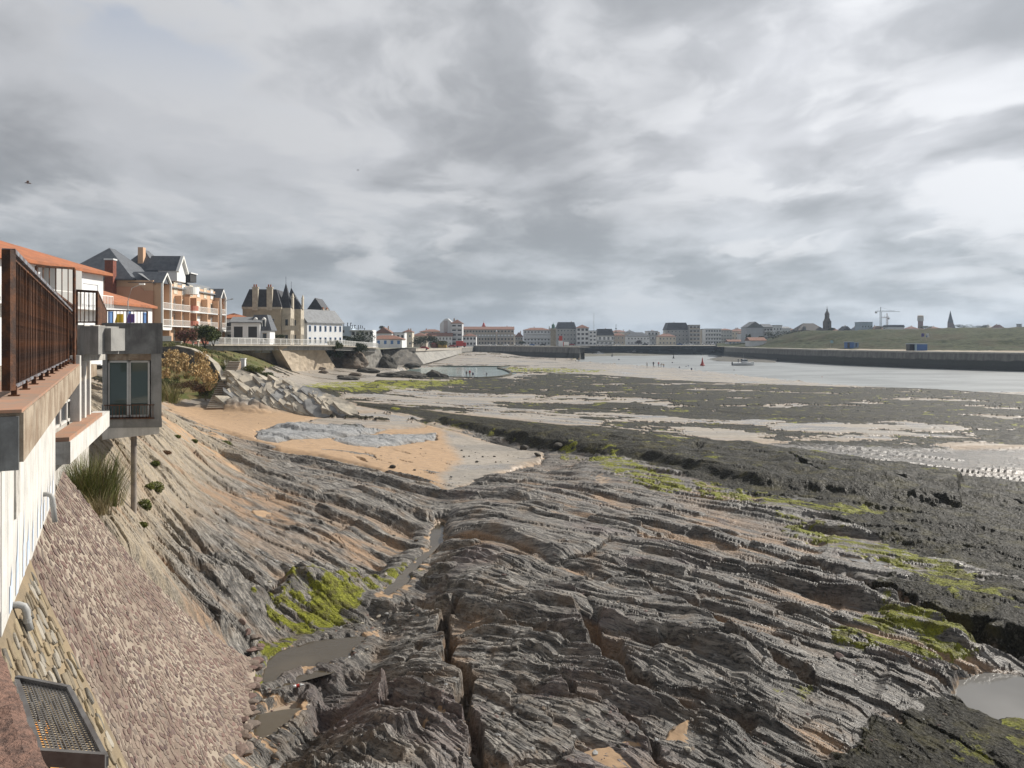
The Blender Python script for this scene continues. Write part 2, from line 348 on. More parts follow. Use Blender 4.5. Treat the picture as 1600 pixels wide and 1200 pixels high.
# stone revetment below the terrace: s runs along the terrace wall, c outward from it
RD = (-.463, .886); RN = (.886, .463)
def cs_xy(c, s): return c * RN[0] + s * RD[0], c * RN[1] + s * RD[1]
def rev_cm(s): return 2.05 + .2 * (s - 15.5)
def rev_z(c, s):
    p = np.clip((c + .88) / (rev_cm(s) + .88), 0, 1.2); return 7.25 - 5.6 * (1.15 * p - .15 * p ** 3)
def rev_s0(c): return 11.0 - 1.0 * (c + .88)
def rev_s1(c): return 18.6 + .9 * (c + .88)
def build_terrain():
    pxs = np.arange(-330, 1930, 1.78)
    pys = np.concatenate([np.arange(541, 560, .5), np.arange(560, 640, .62), np.arange(640, 900, .95), np.arange(900, 1236, 1.12), np.arange(1236, 1500, 6)])
    GX, GY = np.meshgrid(pxs, pys); D = 8.3 * F / (GY - HY); X = (GX - 800) * D / F; Y = D
    del GX, GY
    B = base_h(X, Y)
    qx = 800 + F * X / Y; qy = HY + F * (CZ - B) / Y       # where the smooth relief lands in the photo's frame
    # rough outlines so borders of patches are ragged
    wn = fbm(X / 1.7, Y / 1.7, 5, 4); wn2 = fbm(X / .5, Y / .5, 9, 3); wn3 = fbm(X * .68 / 6 - Y * .73 / 6, (X * .73 + Y * .68) / 1.6, 31, 4)
    jx = qx + (wn * 500 + wn3 * 200) / np.maximum(Y, 12); jy = qy + (wn * 90 + wn3 * 60) / np.maximum(Y, 12)
    def pm(poly, soft=4):
        return ss(poly_sd(jx, jy, poly), -soft, soft)
    # strike of the beds swings round between the left slope and the platform
    th_s = R(28) + R(13) * ss(X / np.maximum(Y, 4), -.45, .1); ct, st0 = np.cos(th_s), np.sin(th_s)
    u = (X + 5) * ct - (Y - 28) * st0; v = (X + 5) * st0 + (Y - 28) * ct
    # ---- masks
    sand = pm(SAND, 4) * (1 - .97 * np.maximum(pm(ISLE[0], 3), pm(ISLE[1], 3)))
    # streaks of rock poking through the sand and sand lying on rock
    sand = np.clip(sand - ss(wn3, .28, .42) * ss(qx, 200, 420) * pm([(560,700),(700,720),(720,770),(600,745)], 12), 0, 1)
    slope_sand = pm([(165,720),(175,640),(250,590),(300,640),(345,668),(395,715),(440,740),(340,735),(300,745),(240,760),(200,730)], 14)
    sand = np.maximum(sand, slope_sand * ss(fbm(u / 3.0, v / 1.4, 41, 4), -.25, .2))
    spots = np.zeros_like(X)
    for p in ([(412,735),(450,733),(492,742),(470,752),(425,748)], [(385,785),(420,783),(432,797),(400,803)], [(200,855),(235,850),(260,890),(255,925),(215,885)],
              [(690,560+390),(640,952),(600,960),(660,968)], [(370,1090),(400,1085),(480,1130),(440,1200),(360,1200)], [(880,1160),(1020,1150),(1100,1130),(1060,1190),(900,1195)],
              [(1530,885),(1500,880),(1560,895),(1620,905),(1620,870),(1560,850),(1500,840)], [(655,1085),(700,1100),(710,1150),(670,1140),(620,1120)], [(570,1060),(700,1052),(720,1075),(640,1072)]):
        spots = np.maximum(spots, pm(p, 5))
    sand = np.maximum(sand, spots)
    farsand = np.maximum(pm(SAND_FAR, 3), pm(SANDBANK, 1.2))
    weed = pm(WEED, 4)
    for p, s_, a in WEED2: weed = np.maximum(weed, a * ss(poly_sd(jx, jy, p) + wn2 * 25, -s_, s_))
    # far flats: patches of weed-grown rock on pale sand
    farz = ss(Y, 62, 76) * (1 - weed) * (1 - sand)
    n1 = fbm(X / 16 + .3 * Y / 16, Y / 9, 61, 5, .55); n2 = fbm(X / 5, Y / 4, 71, 5, .7)
    zone = pm([(560,596),(760,590),(960,582),(1100,594),(1320,602),(1460,606),(1620,616),(1620,668),(1480,664),(1400,655),(1250,662),(1130,640),(1000,624),(850,618),(720,612),(640,604),(520,618),(460,612),(480,598)], 4)
    streak = pm([(770,626),(900,630),(1000,634),(1130,642),(1290,640),(1300,650),(1130,656),(1000,646),(880,642),(780,634)], 2) + pm([(1140,660),(1240,668),(1420,690),(1500,700),(1480,708),(1300,696),(1180,680)], 3) * .8 + pm([(1500,660),(1620,668),(1620,690),(1540,684)], 3) * .5
    patch = ss(n1 + n2 * .7 + zone * .40 + streak * .42 - .13, -.03, .05) * farz
    patch *= 1 - pm(SANDBANK, 1.0); patch *= (1 - pm(POOLW, 2))
    weed = np.maximum(weed, patch)
    fs = farz * (1 - patch); sand_grey = np.maximum(fs, sand * pm(SAND_GREY, 10)); sand = np.maximum(sand, fs)
    green = np.zeros_like(X)
    for p, s_, a in ALGAE:
        green = np.maximum(green, a * ss(poly_sd(jx, jy, p) + wn2 * s_ * 1.1, -s_ * .5, s_ * .7))
    green = np.maximum(green, weed * .8 * ss(fbm(X / 5 + 3, Y / 3, 81, 5, .65), .10, .32) * ss(Y, 30, 60))
    green *= np.clip(.30 + .8 * ss(fbm(u / 1.3, v / .5, 91, 4), -.22, .22), 0, 1)
    # ---- relief
    dy = Y * Y / 10200.
    warp = 1.0 * fbm(u / 13, v / 10, 3, 2) + .16 * fbm(u / 2.6, v / 1.8, 13, 2)
    mass = ss(fbm(u / 5, v / 3.5, 17, 3), -.25, .25)   # massive slabs against finely split slate
    H = np.zeros_like(X); Hs = np.zeros_like(X)
    for k, (P, A, E) in enumerate(((5.2, .27, 2.2), (1.9, .20, 2.4), (.74, .16, 2.6), (.31, .095, 2.8), (.14, .05, 3.0))):
        wgt = ss(P / np.maximum(dy, .004), 2.0, 5.5)
        t = (v + warp) / P + .38 * pn(u / (P * E), v / (P * 2.2), 100 + k)
        b = np.floor(t); f = t - b
        hb = _h(b, b * 0, 200 + k)
        t2 = u / (P * E * 1.1) + hb * 7 + .35 * pn(u / P, v / P, 120 + k); b2 = np.floor(t2); f2 = t2 - b2
        hc = _h(b, b2, 210 + k); tilt = (_h(b, b2, 220 + k) - .5) * 1.1
        rs = .07 if k < 2 else .14; saw = np.where(f < rs, f / rs, (1 - f) / (1 - rs))
        end = np.minimum(f2, 1 - f2) * 14; end = np.clip(end, 0, 1)          # slabs break off at cross joints
        am = np.clip(.6 + .9 * pn(u / (P * E * 1.7), v / (P * 3), 130 + k), .12, 1.5) * ((1 - .70 * mass) if k > 1 else 1)
        q = A * wgt * am * (saw * (.55 + .9 * hc) + tilt * (f2 - .5) * .6) * (.55 + .45 * end)
        q = q + A * wgt * (hc - .5) * .55
        H += q
        if k < 3: Hs += q
    H -= .27
    lump = .22 * fbm(X / 2.2, Y / 1.6, 51, 4) * ss(2.2 / dy, 1.5, 5) + .11 * np.abs(fbm(X / .55, Y / .5, 55, 4)) * ss(.6 / dy, 1.5, 4)
    smooth_s = .02 * fbm(X / .9, Y / .9, 57, 3) * ss(1 / dy, 2, 5)
    isl = np.maximum(pm(ISLE[0], 3), pm(ISLE[1], 3))
    rock_amp = 1.0 * (1 - .62 * ss(weed, .1, .8)) * (1 - .2 * isl) * (1 - .4 * ss(green, .4, 1))
    veg = pm([(240,535),(330,528),(420,540),(455,560),(420,575),(395,572),(372,562),(350,560),(352,600),(330,632),(300,632),(245,625)], 3) * ss(B, 3.3, 4.2)
    beach = np.maximum(pm(SAND, 8), pm(SAND_FAR, 5)) * (1 - np.maximum(pm(ISLE[0], 6), pm(ISLE[1], 6)))
    Zr = B + .14 * isl * np.abs(fbm(X / 2.5, Y / 2.5, 777, 4)) * 2.2 - .34 * beach + (H * rock_amp + lump * (.35 + .9 * weed)) * (1 - .85 * veg) + patch * .16 + .12 * isl
    # loose sand lies as a level fill; rock that stands higher than it pokes through
    near = ss(Y, 75, 60)
    Zs = B + smooth_s - .12 * beach - .20 * (1 - beach) * (1 - slope_sand) - .16 * slope_sand * (1 - beach) + (sand - 1) * (.7 - .5 * slope_sand) + .06 * wn
    fillm = ss(Zs - Zr, -.015, .03)
    sand = np.where(near > .5, fillm * ss(sand, .03, .12), sand)
    Z = np.where(near > .5, np.where(sand > 0, np.maximum(Zr, np.minimum(Zs, Zr + .6)), Zr), Zr * (1 - sand) + (B + smooth_s - .12) * sand)
    sand_grey = sand_grey * np.ones_like(X)
    # scarp of the weed-grown reef above the beach
    Z += .55 * pm([(690,655),(760,660),(850,672),(960,680),(1200,700),(1500,745),(1500,790),(1200,760),(1000,712),(900,702),(840,692),(790,682),(700,662)], 3)
    # raised wedge of slate between beach and gully, promontory by the steps
    prom = pm([(352,636),(360,600),(385,586),(420,590),(450,606),(500,620),(548,640),(540,646),(470,643),(400,641)], 5)
    Z += prom * (.3 + 1.3 * np.abs(fbm(u / 7, v / 1.4, 301, 4)) + .5 * np.abs(fbm(u / 3, v / .9, 303, 3)))
    for pts, hw, dep, sc_ in CRACKS:
        xy = [PZ(a, b, float(base_h(*[np.array(c) for c in ground(a, b)[:2]]))) for a, b in pts]; pw = [(q.x, q.y) for q in xy]
        bx = (X > min(p[0] for p in pw) - 3) & (X < max(p[0] for p in pw) + 3) & (Y > min(p[1] for p in pw) - 3) & (Y < max(p[1] for p in pw) + 3)
        if not bx.any(): continue
        xx = X[bx]; yy = Y[bx]; jt = .10 * fbm(xx / .5, yy / .5, 400, 3) + .22 * pn(xx / 1.6, yy / 1.6, 402)
        d, sd_, tt = line_d(xx + jt, yy + jt, pw); fade = np.clip(np.minimum(tt, 1 - tt) * 8, 0, 1)
        hwv = 1.45 * hw * (1 + .6 * pn(xx / .8, yy / .8, 403))
        Z[bx] += fade * (-1.2 * dep * (1 - ss(d, hwv * .55, hwv * 1.15)) + sc_ * (sd_ < 0) * (d > hwv * .5) * (1 - ss(d, hwv, 2.2)))
    # channels and pools
    riv = ss(poly_sd(qx, qy, RIVER) + wn * 2.5, -.8, 1.0); Z = Z * (1 - riv) + riv * -1.2
    land = (1 - riv); Z = np.where(riv < .02, np.maximum(Z, .10), Z)
    bed = np.zeros_like(X)
    gut = pm([(350,1260),(350,1085),(395,1080),(400,1000),(450,1005),(560,985),(590,940),(640,890),(665,835),(705,795),(712,800),(700,845),(655,905),(630,940),(580,990),(560,1030),(480,1070),(480,1120),(440,1190),(430,1260)], 8)
    Z = Z * (1 - gut * .75) + gut * .75 * (B - .12 + .25 * H * .5)
    for nm, (poly, lv) in POOLS.items():
        sdp = poly_sd(qx + wn * 120 / np.maximum(Y, 12), qy + wn * 60 / np.maximum(Y, 12), poly)
        sdp = sdp + 9 * wn2; m = ss(sdp, -4, 8); rim = ss(sdp, -34, -10) * (1 - m)
        Z = Z * (1 - m) + m * (lv - .13 + .05 * H); Z = np.where(rim > .01, np.maximum(Z, Z * (1 - rim) + rim * (lv + .015 + .3 * np.clip(H + .35, 0, 1) + .06 * np.maximum(wn, 0))), Z); bed = np.maximum(bed, m)
    pm_ = ss(poly_sd(qx, qy, POOLW), -1, 1); Z = Z * (1 - pm_) + pm_ * .35
    sand = np.maximum(sand, bed * .8); sand_grey = np.maximum(sand_grey, bed * .6)
    sand = np.maximum(sand, gut * ss(-H, .05, .3) * .9)
    # hollow = how far below the neighbourhood: loose sand gathers there
    loc = Z - B
    hollow = ss(-loc + .35 * fbm(u / 2.5, v / .8, 93, 3), .10, .30) * (1 - sand) * (1 - weed) * ss(Y, 62, 40)
    hollow = np.clip(hollow * (.35 + .9 * ss(fbm(X / 5, Y / 5, 95, 3), -.15, .25)), 0, 1)
    pale = ss(B, 2.7, 4.6); pale = np.maximum(pale, isl * .55); pale = np.maximum(pale, prom * .6)
    purple = np.maximum(pm([(430,1075),(520,1045),(640,1080),(760,1100),(720,1180),(600,1150),(500,1150)], 20) * .9, .7 * ss(fbm(X / 4, Y / 3, 97, 3), .1, .4) * ss(qx, 600, 760) * ss(Y, 60, 35))
    wet = np.clip(np.maximum(ss(qx, 720, 1200) * .8, ss(B, 1.45, .9)) + .3 * weed, 0, 1); wet = np.maximum(wet, bed)
    veg = pm([(240,535),(330,528),(420,540),(455,560),(420,575),(395,572),(372,562),(350,560),(352,600),(330,632),(300,632),(245,625)], 3) * ss(B, 3.3, 4.2) * (1 - prom)
    # where slopes drop under the terrace wall the ground stays below the masonry
    c_ = X * .886 + Y * .463
    s_ = X * RD[0] + Y * RD[1]
    rz_ = rev_z(c_, s_); inr = ss(rev_s1(c_) + .35 * wn - s_, -.25, .1) * (c_ < rev_cm(s_) + .05) * (c_ > -3)
    Z = np.where(inr > 0, np.minimum(Z, (rz_ - .25) * inr + Z * (1 - inr)), Z)
    Z = np.where((s_ < rev_s0(c_)) & (c_ < 2.2), np.minimum(Z, .9), Z)
    ny, nx = X.shape
    co = np.stack([X, Y, Z], -1).reshape(-1, 3)
    idx = np.arange(nx * ny).reshape(ny, nx)
    quads = np.stack([idx[:-1, :-1], idx[1:, :-1], idx[1:, 1:], idx[:-1, 1:]], -1).reshape(-1, 4)
    keep = ~(((c_[:-1, :-1] < -1.5) & (Y[:-1, :-1] < 26)) | ((c_[:-1, :-1] < 1.2) & (s_[:-1, :-1] < 16.5))).reshape(-1)
    quads = quads[keep]
    me = bpy.data.meshes.new('rocky_shore'); n = len(co); q = len(quads)
    me.vertices.add(n); me.vertices.foreach_set('co', co.ravel())
    me.loops.add(q * 4); me.loops.foreach_set('vertex_index', quads.ravel().astype(np.int32))
    me.polygons.add(q); me.polygons.foreach_set('loop_start', np.arange(0, q * 4, 4, dtype=np.int32)); me.polygons.foreach_set('loop_total', np.full(q, 4, np.int32))
    me.update(calc_edges=True)
    for nm, ch in (('mA', (sand, green, weed, wet)), ('mB', (sand_grey, pale, hollow, purple)), ('mC', (veg, prom, patch, isl))):
        a = me.color_attributes.new(nm, 'FLOAT_COLOR', 'POINT')
        a.data.foreach_set('color', np.clip(np.stack(ch, -1), 0, 1).reshape(-1).astype(np.float32))
    me.polygons.foreach_set('use_smooth', np.zeros(q, bool))
    global _ZG
    _ZG = (pxs, pys, Z.copy())
    return me
def surf_z(x, y):
    """height of the finished relief at a world point"""
    pxs, pys, Z = _ZG
    gx = 800 + F * x / y; gy = HY + 8.3 * F / y
    i = int(np.clip(np.searchsorted(pxs, gx), 0, len(pxs) - 1)); j = int(np.clip(np.searchsorted(pys, gy), 0, len(pys) - 1))
    return float(Z[j, i])

def shore_material():
    mt = bpy.data.materials.new('slate_sand_and_weed'); mt.use_nodes = True; t = NT(mt.node_tree)
    co = t.n('ShaderNodeTexCoord').outputs['Object']
    A = t.n('ShaderNodeVertexColor', layer_name='mA'); As = t.n('ShaderNodeSeparateColor', {0: A.outputs[0]}).outputs; wet = A.outputs[1]
    Bn = t.n('ShaderNodeVertexColor', layer_name='mB'); Bs = t.n('ShaderNodeSeparateColor', {0: Bn.outputs[0]}).outputs; purple = Bn.outputs[1]
    Cn = t.n('ShaderNodeVertexColor', layer_name='mC'); Cs = t.n('ShaderNodeSeparateColor', {0: Cn.outputs[0]}).outputs
    strat = t.n('ShaderNodeMapping', {'Vector': co, 'Rotation': (0, 0, R(38)), 'Scale': (1, 1, 1)}).outputs[0]
    sA = t.n('ShaderNodeMapping', {'Vector': strat, 'Scale': (1.0, 7.0, 3.0)}).outputs[0]
    nbig = t.noise(co, .35, 4, .55); nmid = t.noise(co, 2.2, 7, .62); nf = t.noise(co, 14, 6, .65)
    nst = t.noise(sA, .8, 8, .65, .4); nst2 = t.noise(sA, 3.4, 7, .65, .3)
    # rock
    rock = t.mix(t.ramp(nst, .38, .64), (.055, .048, .041), (.32, .295, .26))
    rock = t.mix(t.ramp(nst2, .5, .6, 0, .9), rock, (.035, .035, .035))
    rock = t.mix(t.ramp(nmid, .58, .7, 0, .75), rock, (.40, .385, .36))
    rock = t.mix(t.ramp(t.noise(co, 5.0, 5, .7), .55, .7, 0, .7), rock, (.05, .046, .042))
    rock = t.mix(t.ramp(t.noise(co, .9, 5, .6), .5, .68, 0, .6), rock, (.20, .145, .095))
    rock = t.mix(t.m('MULTIPLY', purple, t.ramp(nbig, .35, .6, .3, .8)), rock, t.mix(t.ramp(nst2, .35, .65), (.20, .135, .13), (.10, .085, .085)))
    dk = t.m('MULTIPLY', wet, t.ramp(nbig, .3, .65, .8, .3))
    rock = t.mix(dk, rock, t.mix(t.ramp(nst2, .42, .6), (.12, .11, .10), (.012, .011, .010)))
    palec = t.mix(t.ramp(nst, .35, .65), (.44, .36, .25), (.27, .23, .175)); palec = t.mix(t.ramp(nst2, .5, .66, 0, .8), palec, (.13, .11, .085))
    rock = t.mix(t.m('MULTIPLY', Bs[1], .85), rock, palec)
    isl = t.mix(t.ramp(nmid, .4, .65), (.21, .225, .24), (.36, .37, .385)); rock = t.mix(t.m('MULTIPLY', Cn.outputs[1], .8), rock, isl)
    # loose sand in hollows
    sandc = t.mix(t.ramp(nmid, .35, .7), (.36, .24, .14), (.28, .19, .115)); sandc = t.mix(t.ramp(nf, .55, .72, 0, .5), sandc, (.27, .18, .12))
    greyc = t.mix(t.ramp(nmid, .35, .65), (.31, .275, .235), (.23, .205, .172))
    greyc = t.mix(t.ramp(t.noise(t.n('ShaderNodeMapping', {'Vector': co, 'Scale': (.3, 1, 1)}).outputs[0], .25, 4, .6), .45, .62, 0, .55), greyc, (.17, .16, .145))
    sandc = t.mix(Bs[0], sandc, greyc)
    c = t.mix(t.m('MULTIPLY', Bs[2], t.ramp(nst, .35, .55, .4, 1)), rock, t.mix(t.ramp(nf, .4, .6), (.36, .23, .135), (.24, .165, .105)))
    sfac = t.ramp(t.m('ADD', As[0], t.m('MULTIPLY', t.m('SUBTRACT', nst2, .5), .7)), .42, .56)
    c = t.mix(sfac, c, sandc)
    # weed: dark brown-black wrack
    vr = t.n('ShaderNodeTexVoronoi', {'Vector': co, 'Scale': 9.0, 'Randomness': 1.0}).outputs['Distance']
    wc = t.mix(t.ramp(nf, .38, .64), (.012, .0115, .008), (.05, .046, .034)); wc = t.mix(t.ramp(nmid, .56, .72, 0, .5), wc, (.10, .092, .06)); wc = t.mix(t.ramp(t.noise(co, .7, 6, .65), .5, .66, 0, .7), wc, (.085, .075, .03)); wc = t.mix(t.ramp(t.noise(co, 7.0, 4, .75), .56, .66, 0, .6), wc, (.16, .155, .135))
    wfac = t.ramp(t.m('ADD', As[2], t.m('MULTIPLY', t.m('SUBTRACT', nmid, .5), 1.1)), .36, .58)
    c = t.mix(wfac, c, wc)
    gc = t.mix(t.ramp(nf, .35, .65), (.15, .165, .015), (.32, .33, .04)); gc = t.mix(t.ramp(nmid, .46, .62, 0, .8), gc, (.09, .08, .025))
    gfac = t.ramp(t.m('ADD', As[1], t.m('MULTIPLY', t.m('SUBTRACT', t.m('ADD', t.m('MULTIPLY', nmid, .6), t.m('MULTIPLY', nf, .4)), .5), 2.3)), .36, .66)
    c = t.mix(t.m('MULTIPLY', gfac, .92), c, gc)
    vc = t.mix(t.ramp(t.noise(co, .55, 5, .6), .42, .6), (.10, .11, .035), (.19, .145, .07)); vc = t.mix(t.ramp(nf, .4, .65, 0, .6), vc, (.05, .06, .02))
    vfac = t.ramp(t.m('ADD', Cs[0], t.m('MULTIPLY', t.m('SUBTRACT', nmid, .5), .9)), .4, .6)
    c = t.mix(vfac, c, vc)
    # bump
    h1 = t.m('ADD', t.m('MULTIPLY', nst2, .9), t.m('MULTIPLY', nst, .6)); h1 = t.m('ADD', h1, t.m('MULTIPLY', nf, .35))
    bs = t.ramp(t.m('MAXIMUM', sfac, vfac), 0, 1, 1.0, .12)
    b1 = t.n('ShaderNodeBump', {'Strength': bs, 'Distance': .10, 'Height': h1})
    b2 = t.n('ShaderNodeBump', {'Strength': t.m('MULTIPLY', t.m('MAXIMUM', wfac, gfac), .9), 'Distance': .05, 'Height': t.m('ADD', vr, nf), 'Normal': b1.outputs[0]})
    rgh = t.ramp(t.m('MULTIPLY', wet, t.ramp(nmid, .3, .6, 1, .5)), 0, 1, .6, .36)
    rgh = t.mix(sfac, t.n('ShaderNodeCombineXYZ', {0: rgh, 1: rgh, 2: rgh}).outputs[0], (.85, .85, .85))
    wetsand = t.m('MULTIPLY', t.m('MULTIPLY', Bs[0], sfac), t.ramp(t.noise(t.n('ShaderNodeMapping', {'Vector': co, 'Scale': (.35, 1, 1)}).outputs[0], .3, 5, .6), .46, .58))
    rr = t.m('SUBTRACT', t.n('ShaderNodeSeparateColor', {0: rgh}).outputs[0], t.m('MULTIPLY', wetsand, .68))
    rr = t.m('ADD', rr, t.m('MULTIPLY', wfac, .08))
    p = t.n('ShaderNodeBsdfPrincipled', {'Base Color': c, 'Roughness': rr, 'Specular IOR Level': t.ramp(t.m('MAXIMUM', wfac, t.m('MAXIMUM', vfac, gfac)), 0, 1, .5, .1), 'Normal': b2.outputs[0]})
    t.t.links.new(p.outputs[0], t.n('ShaderNodeOutputMaterial').inputs[0])
    return mt
shore_me = build_terrain(); shore_me.materials.append(shore_material())
shore = link('rocky_shore', shore_me); tag(shore, kind='structure')
# river and sea as one level sheet at z = 0
sea = MB().add([(-50, 90, 0), (900, 90, 0), (900, 800, 0), (-50, 800, 0)], [(0, 1, 2, 3)], water_mat('river_water', (.26, .275, .275), .38, .8, 1.2, (.6, 1, 1))).build('river_water'); tag(sea, kind='structure')
pm_w = water_mat('pool_water', (.085, .068, .045), .05, .15, 4); pm_r = water_mat('sky_grey_pool_water', (.21, .205, .195), .05, .12, 2)  # second water: grey of the reflected sky put into the base colour
for nm, (poly, lv) in POOLS.items():
    cx = sum(p[0] for p in poly) / len(poly); cy = sum(p[1] for p in poly) / len(poly)
    pts = [PZ(cx + (a - cx) * 1.12, cy + (b - cy) * 1.12, lv) for a, b in poly]
    tag(MB().add(pts, [tuple(range(len(pts)))], pm_r if nm in ('right', 'slit', 'pan', 'cup', 'dish') else pm_w).build('tide_pool'), kind='structure')
pts = [PZ(a + (8 if a > 700 else -8) * (1), 580 + (b - 580) * 1.12, .8) for a, b in POOLW]
tag(MB().add(pts, [tuple(range(len(pts)))], water_mat('bathing_pool_water', (.20, .27, .25), .12, .15, 1.5)).build('bathing_pool_water'), kind='structure')
# ------------------------------------------------------------------ terrace building, revetment, railings (left foreground)
CONC = mat('weathered_concrete', (.30, .295, .28), .85, scale=1.3, col2=(.20, .198, .19), bump=.5, bscale=30, streak=.6)
CONC_D = mat('dark_concrete', (.13, .13, .128), .85, scale=2.2, col2=(.22, .225, .22), bump=.4, bscale=25, streak=.5)
CONC_T = mat('tan_concrete', (.38, .315, .24), .85, scale=2.5, col2=(.22, .16, .11), bump=.6, bscale=25, streak=.75)
RENDER = mat('white_render', (.62, .60, .565), .8, scale=2.0, col2=(.50, .49, .46), bump=.5, bscale=20, streak=.5)
PATCHY = mat('stained_render', (.52, .50, .46), .85, scale=4, col2=(.34, .32, .29), bump=.4, streak=.5)
RUST = mat('rusty_iron', (.055, .032, .024), .7, scale=7, col2=(.15, .062, .028), bump=.5, bscale=60, island=.35)
RUST_L = mat('worn_rail_paint', (.20, .22, .25), .6, scale=5, col2=(.085, .045, .032), bump=.3)
TERRA = mat('terrace_tiles', (.36, .20, .13), .8, scale=3, col2=(.28, .20, .15))
GLASS = glass(); ALU = mat('aluminium_frame', (.55, .55, .53), .4, scale=5, noise=.3)
PIPE = mat('grey_plastic_pipe', (.33, .33, .32), .5, scale=6, noise=.3)
def Wb(mb, name, root, smooth=False, **k):
    """mesh written in world coordinates, hung under a thing (root without rotation)"""
    if root is not None:
        L = root.location; mb.v = [(a - L[0], b - L[1], c - L[2]) for a, b, c in mb.v]
    o = mb.build(name, root, smooth=smooth)
    return tag(o, **k)
def P2(c, s): return cs_xy(c, s)
def cs_prism(mb, pts, z0, z1, m): return mb.prism([P2(c, s) for c, s in pts], z0, z1, m)

tb = empty('terrace_building', (*P2(-.88, 10), 7.25), label='concrete seaside building with white wall under its roof terrace, left foreground', cat='building')
Wb(cs_prism(MB(), [(-.63, 7.4), (-.63, 20.4), (-6, 20.4), (-6, 7.4)], 9.0, 9.4, CONC_T), 'roof_slab', tb)
Wb(cs_prism(MB(), [(-.66, 7.36), (-.66, 7.396), (-6, 7.396), (-6, 7.36)], 8.94, 9.375, CONC_D), 'slab_end_shade', tb)  # dark skin over the slab end: its shade put into the colour
Wb(cs_prism(MB(), [(-.64, 7.37), (-.64, 20.4), (-1.35, 20.4), (-1.35, 7.37)], 9.404, 9.43, TERRA), 'coping', tb)
Wb(cs_prism(MB(), [(-1.36, 7.5), (-1.36, 20.4), (-9, 20.4), (-9, 7.5)], 9.404, 9.412, mat('terrace_floor', (.40, .33, .25), .9, scale=1.5, col2=(.30, .25, .20), bump=.4)), 'terrace_floor', tb)
# white wall with a recess at the near end and a window band
Wb(cs_prism(MB(), [(-.88, 8.35), (-.88, 16.0), (-1.2, 16.0), (-1.2, 8.35)], 7.0, 9.0, RENDER), 'wall', tb)
Wb(cs_prism(MB(), [(-1.05, 2.2), (-1.05, 8.3), (-1.6, 8.3), (-1.6, 2.2)], 6.9, 8.7, RENDER), 'lower_wall', tb)
for s0, s1, z0, z1 in ((7.55, 8.1, 7.6, 8.9), (9.35, 9.75, 8.15, 8.7)):
    Wb(cs_prism(MB(), [(-.86, s0), (-.86, s1), (-1.1, s1), (-1.1, s0)], z0, z1, PATCHY), 'buttress', tb)
# paint stains: blue flame-like daubs on the white wall
BL = mat('faded_blue_paint', (.42, .50, .62), .85, scale=5, col2=(.60, .63, .68))
for i in range(15):
    s0 = 6.6 + i * .62 + rnd.uniform(-.1, .1); wz = rnd.uniform(.10, .2); h = rnd.uniform(.35, .85); cc = -.874 if s0 > 8.4 else -1.044
    if 8.15 < s0 < 8.6: continue
    pts = [(s0 - wz * .9, 7.32), (s0 + wz * .4, 7.30), (s0 + wz, 7.45), (s0 + wz * .45, 7.4 + h * .55), (s0 + .06, 7.35 + h), (s0 - wz * .2, 7.4 + h * .4), (s0 - wz * .7, 7.5 + h * .2)]
    Wb(MB().add([(*P2(cc, a), z) for a, z in pts], [tuple(range(7))], BL), 'paint_daub', tb)
# window band, turned a little outward, with the planter ledge below it
A = Vector((-9.45, 15.6, 0)); Bp = Vector((-11.6, 20.9, 0)); dl = (Bp - A).normalized(); nl = Vector((dl.y, -dl.x, 0))
def ledge_pt(t, o): q = A + dl * t + nl * o; return (q.x, q.y)
L_ = (Bp - A).length
Wb(MB().prism([ledge_pt(0, 0), ledge_pt(0, .42), ledge_pt(L_ + 1.6, .42), ledge_pt(L_ + 1.6, 0)], 7.45, 7.90, RENDER), 'ledge', tb)
Wb(MB().prism([ledge_pt(-.003, .02), ledge_pt(-.003, .40), ledge_pt(L_, .40), ledge_pt(L_, .02)], 7.903, 7.99, TERRA), 'ledge_top', tb)
Wb(MB().prism([ledge_pt(-.02, .0), ledge_pt(-.02, .422), ledge_pt(-.004, .422), ledge_pt(-.004, 0)], 7.44, 7.9, PATCHY), 'ledge_end', tb)
Wb(MB().prism([ledge_pt(-.1, -.1), ledge_pt(L_ + 1.5, -.1), ledge_pt(L_ + 1.5, -.5), ledge_pt(-.1, -.5)], 6.3, 8.02, PATCHY), 'base_wall', tb)
for i in range(5):
    t0 = .05 + i * .95
    f = MB(); 
    for a, b, c_, d_ in ((t0, t0 + .9, 8.03, 8.09), (t0, t0 + .9, 8.86, 8.93), (t0, t0 + .06, 8.03, 8.93), (t0 + .84, t0 + .9, 8.03, 8.93), (t0, t0 + .9, 8.5, 8.55)):
        f.prism([ledge_pt(a, -.1), ledge_pt(a, -.04), ledge_pt(b, -.04), ledge_pt(b, -.1)], c_, d_, RENDER)
    wn_ = Wb(f, 'window', tb)
    Wb(MB().prism([ledge_pt(t0 + .06, -.1), ledge_pt(t0 + .06, -.08), ledge_pt(t0 + .84, -.08), ledge_pt(t0 + .84, -.1)], 8.09, 8.86, GLASS), 'glass_pane', tb)
for t0, w_ in ((3.35, .28), (4.25, .3), (5.2, .25)):
    Wb(MB().prism([ledge_pt(t0, -.05), ledge_pt(t0, .16), ledge_pt(t0 + w_, .16), ledge_pt(t0 + w_, -.05)], 7.98, 9.6, RENDER), 'pillar', tb)
Wb(MB().prism([ledge_pt(-.1, -.12), ledge_pt(-.1, .1), ledge_pt(L_ + 1.5, .1), ledge_pt(L_ + 1.5, -.3), ledge_pt(-.1, -.5)], 8.94, 9.28, CONC_T), 'lintel', tb)
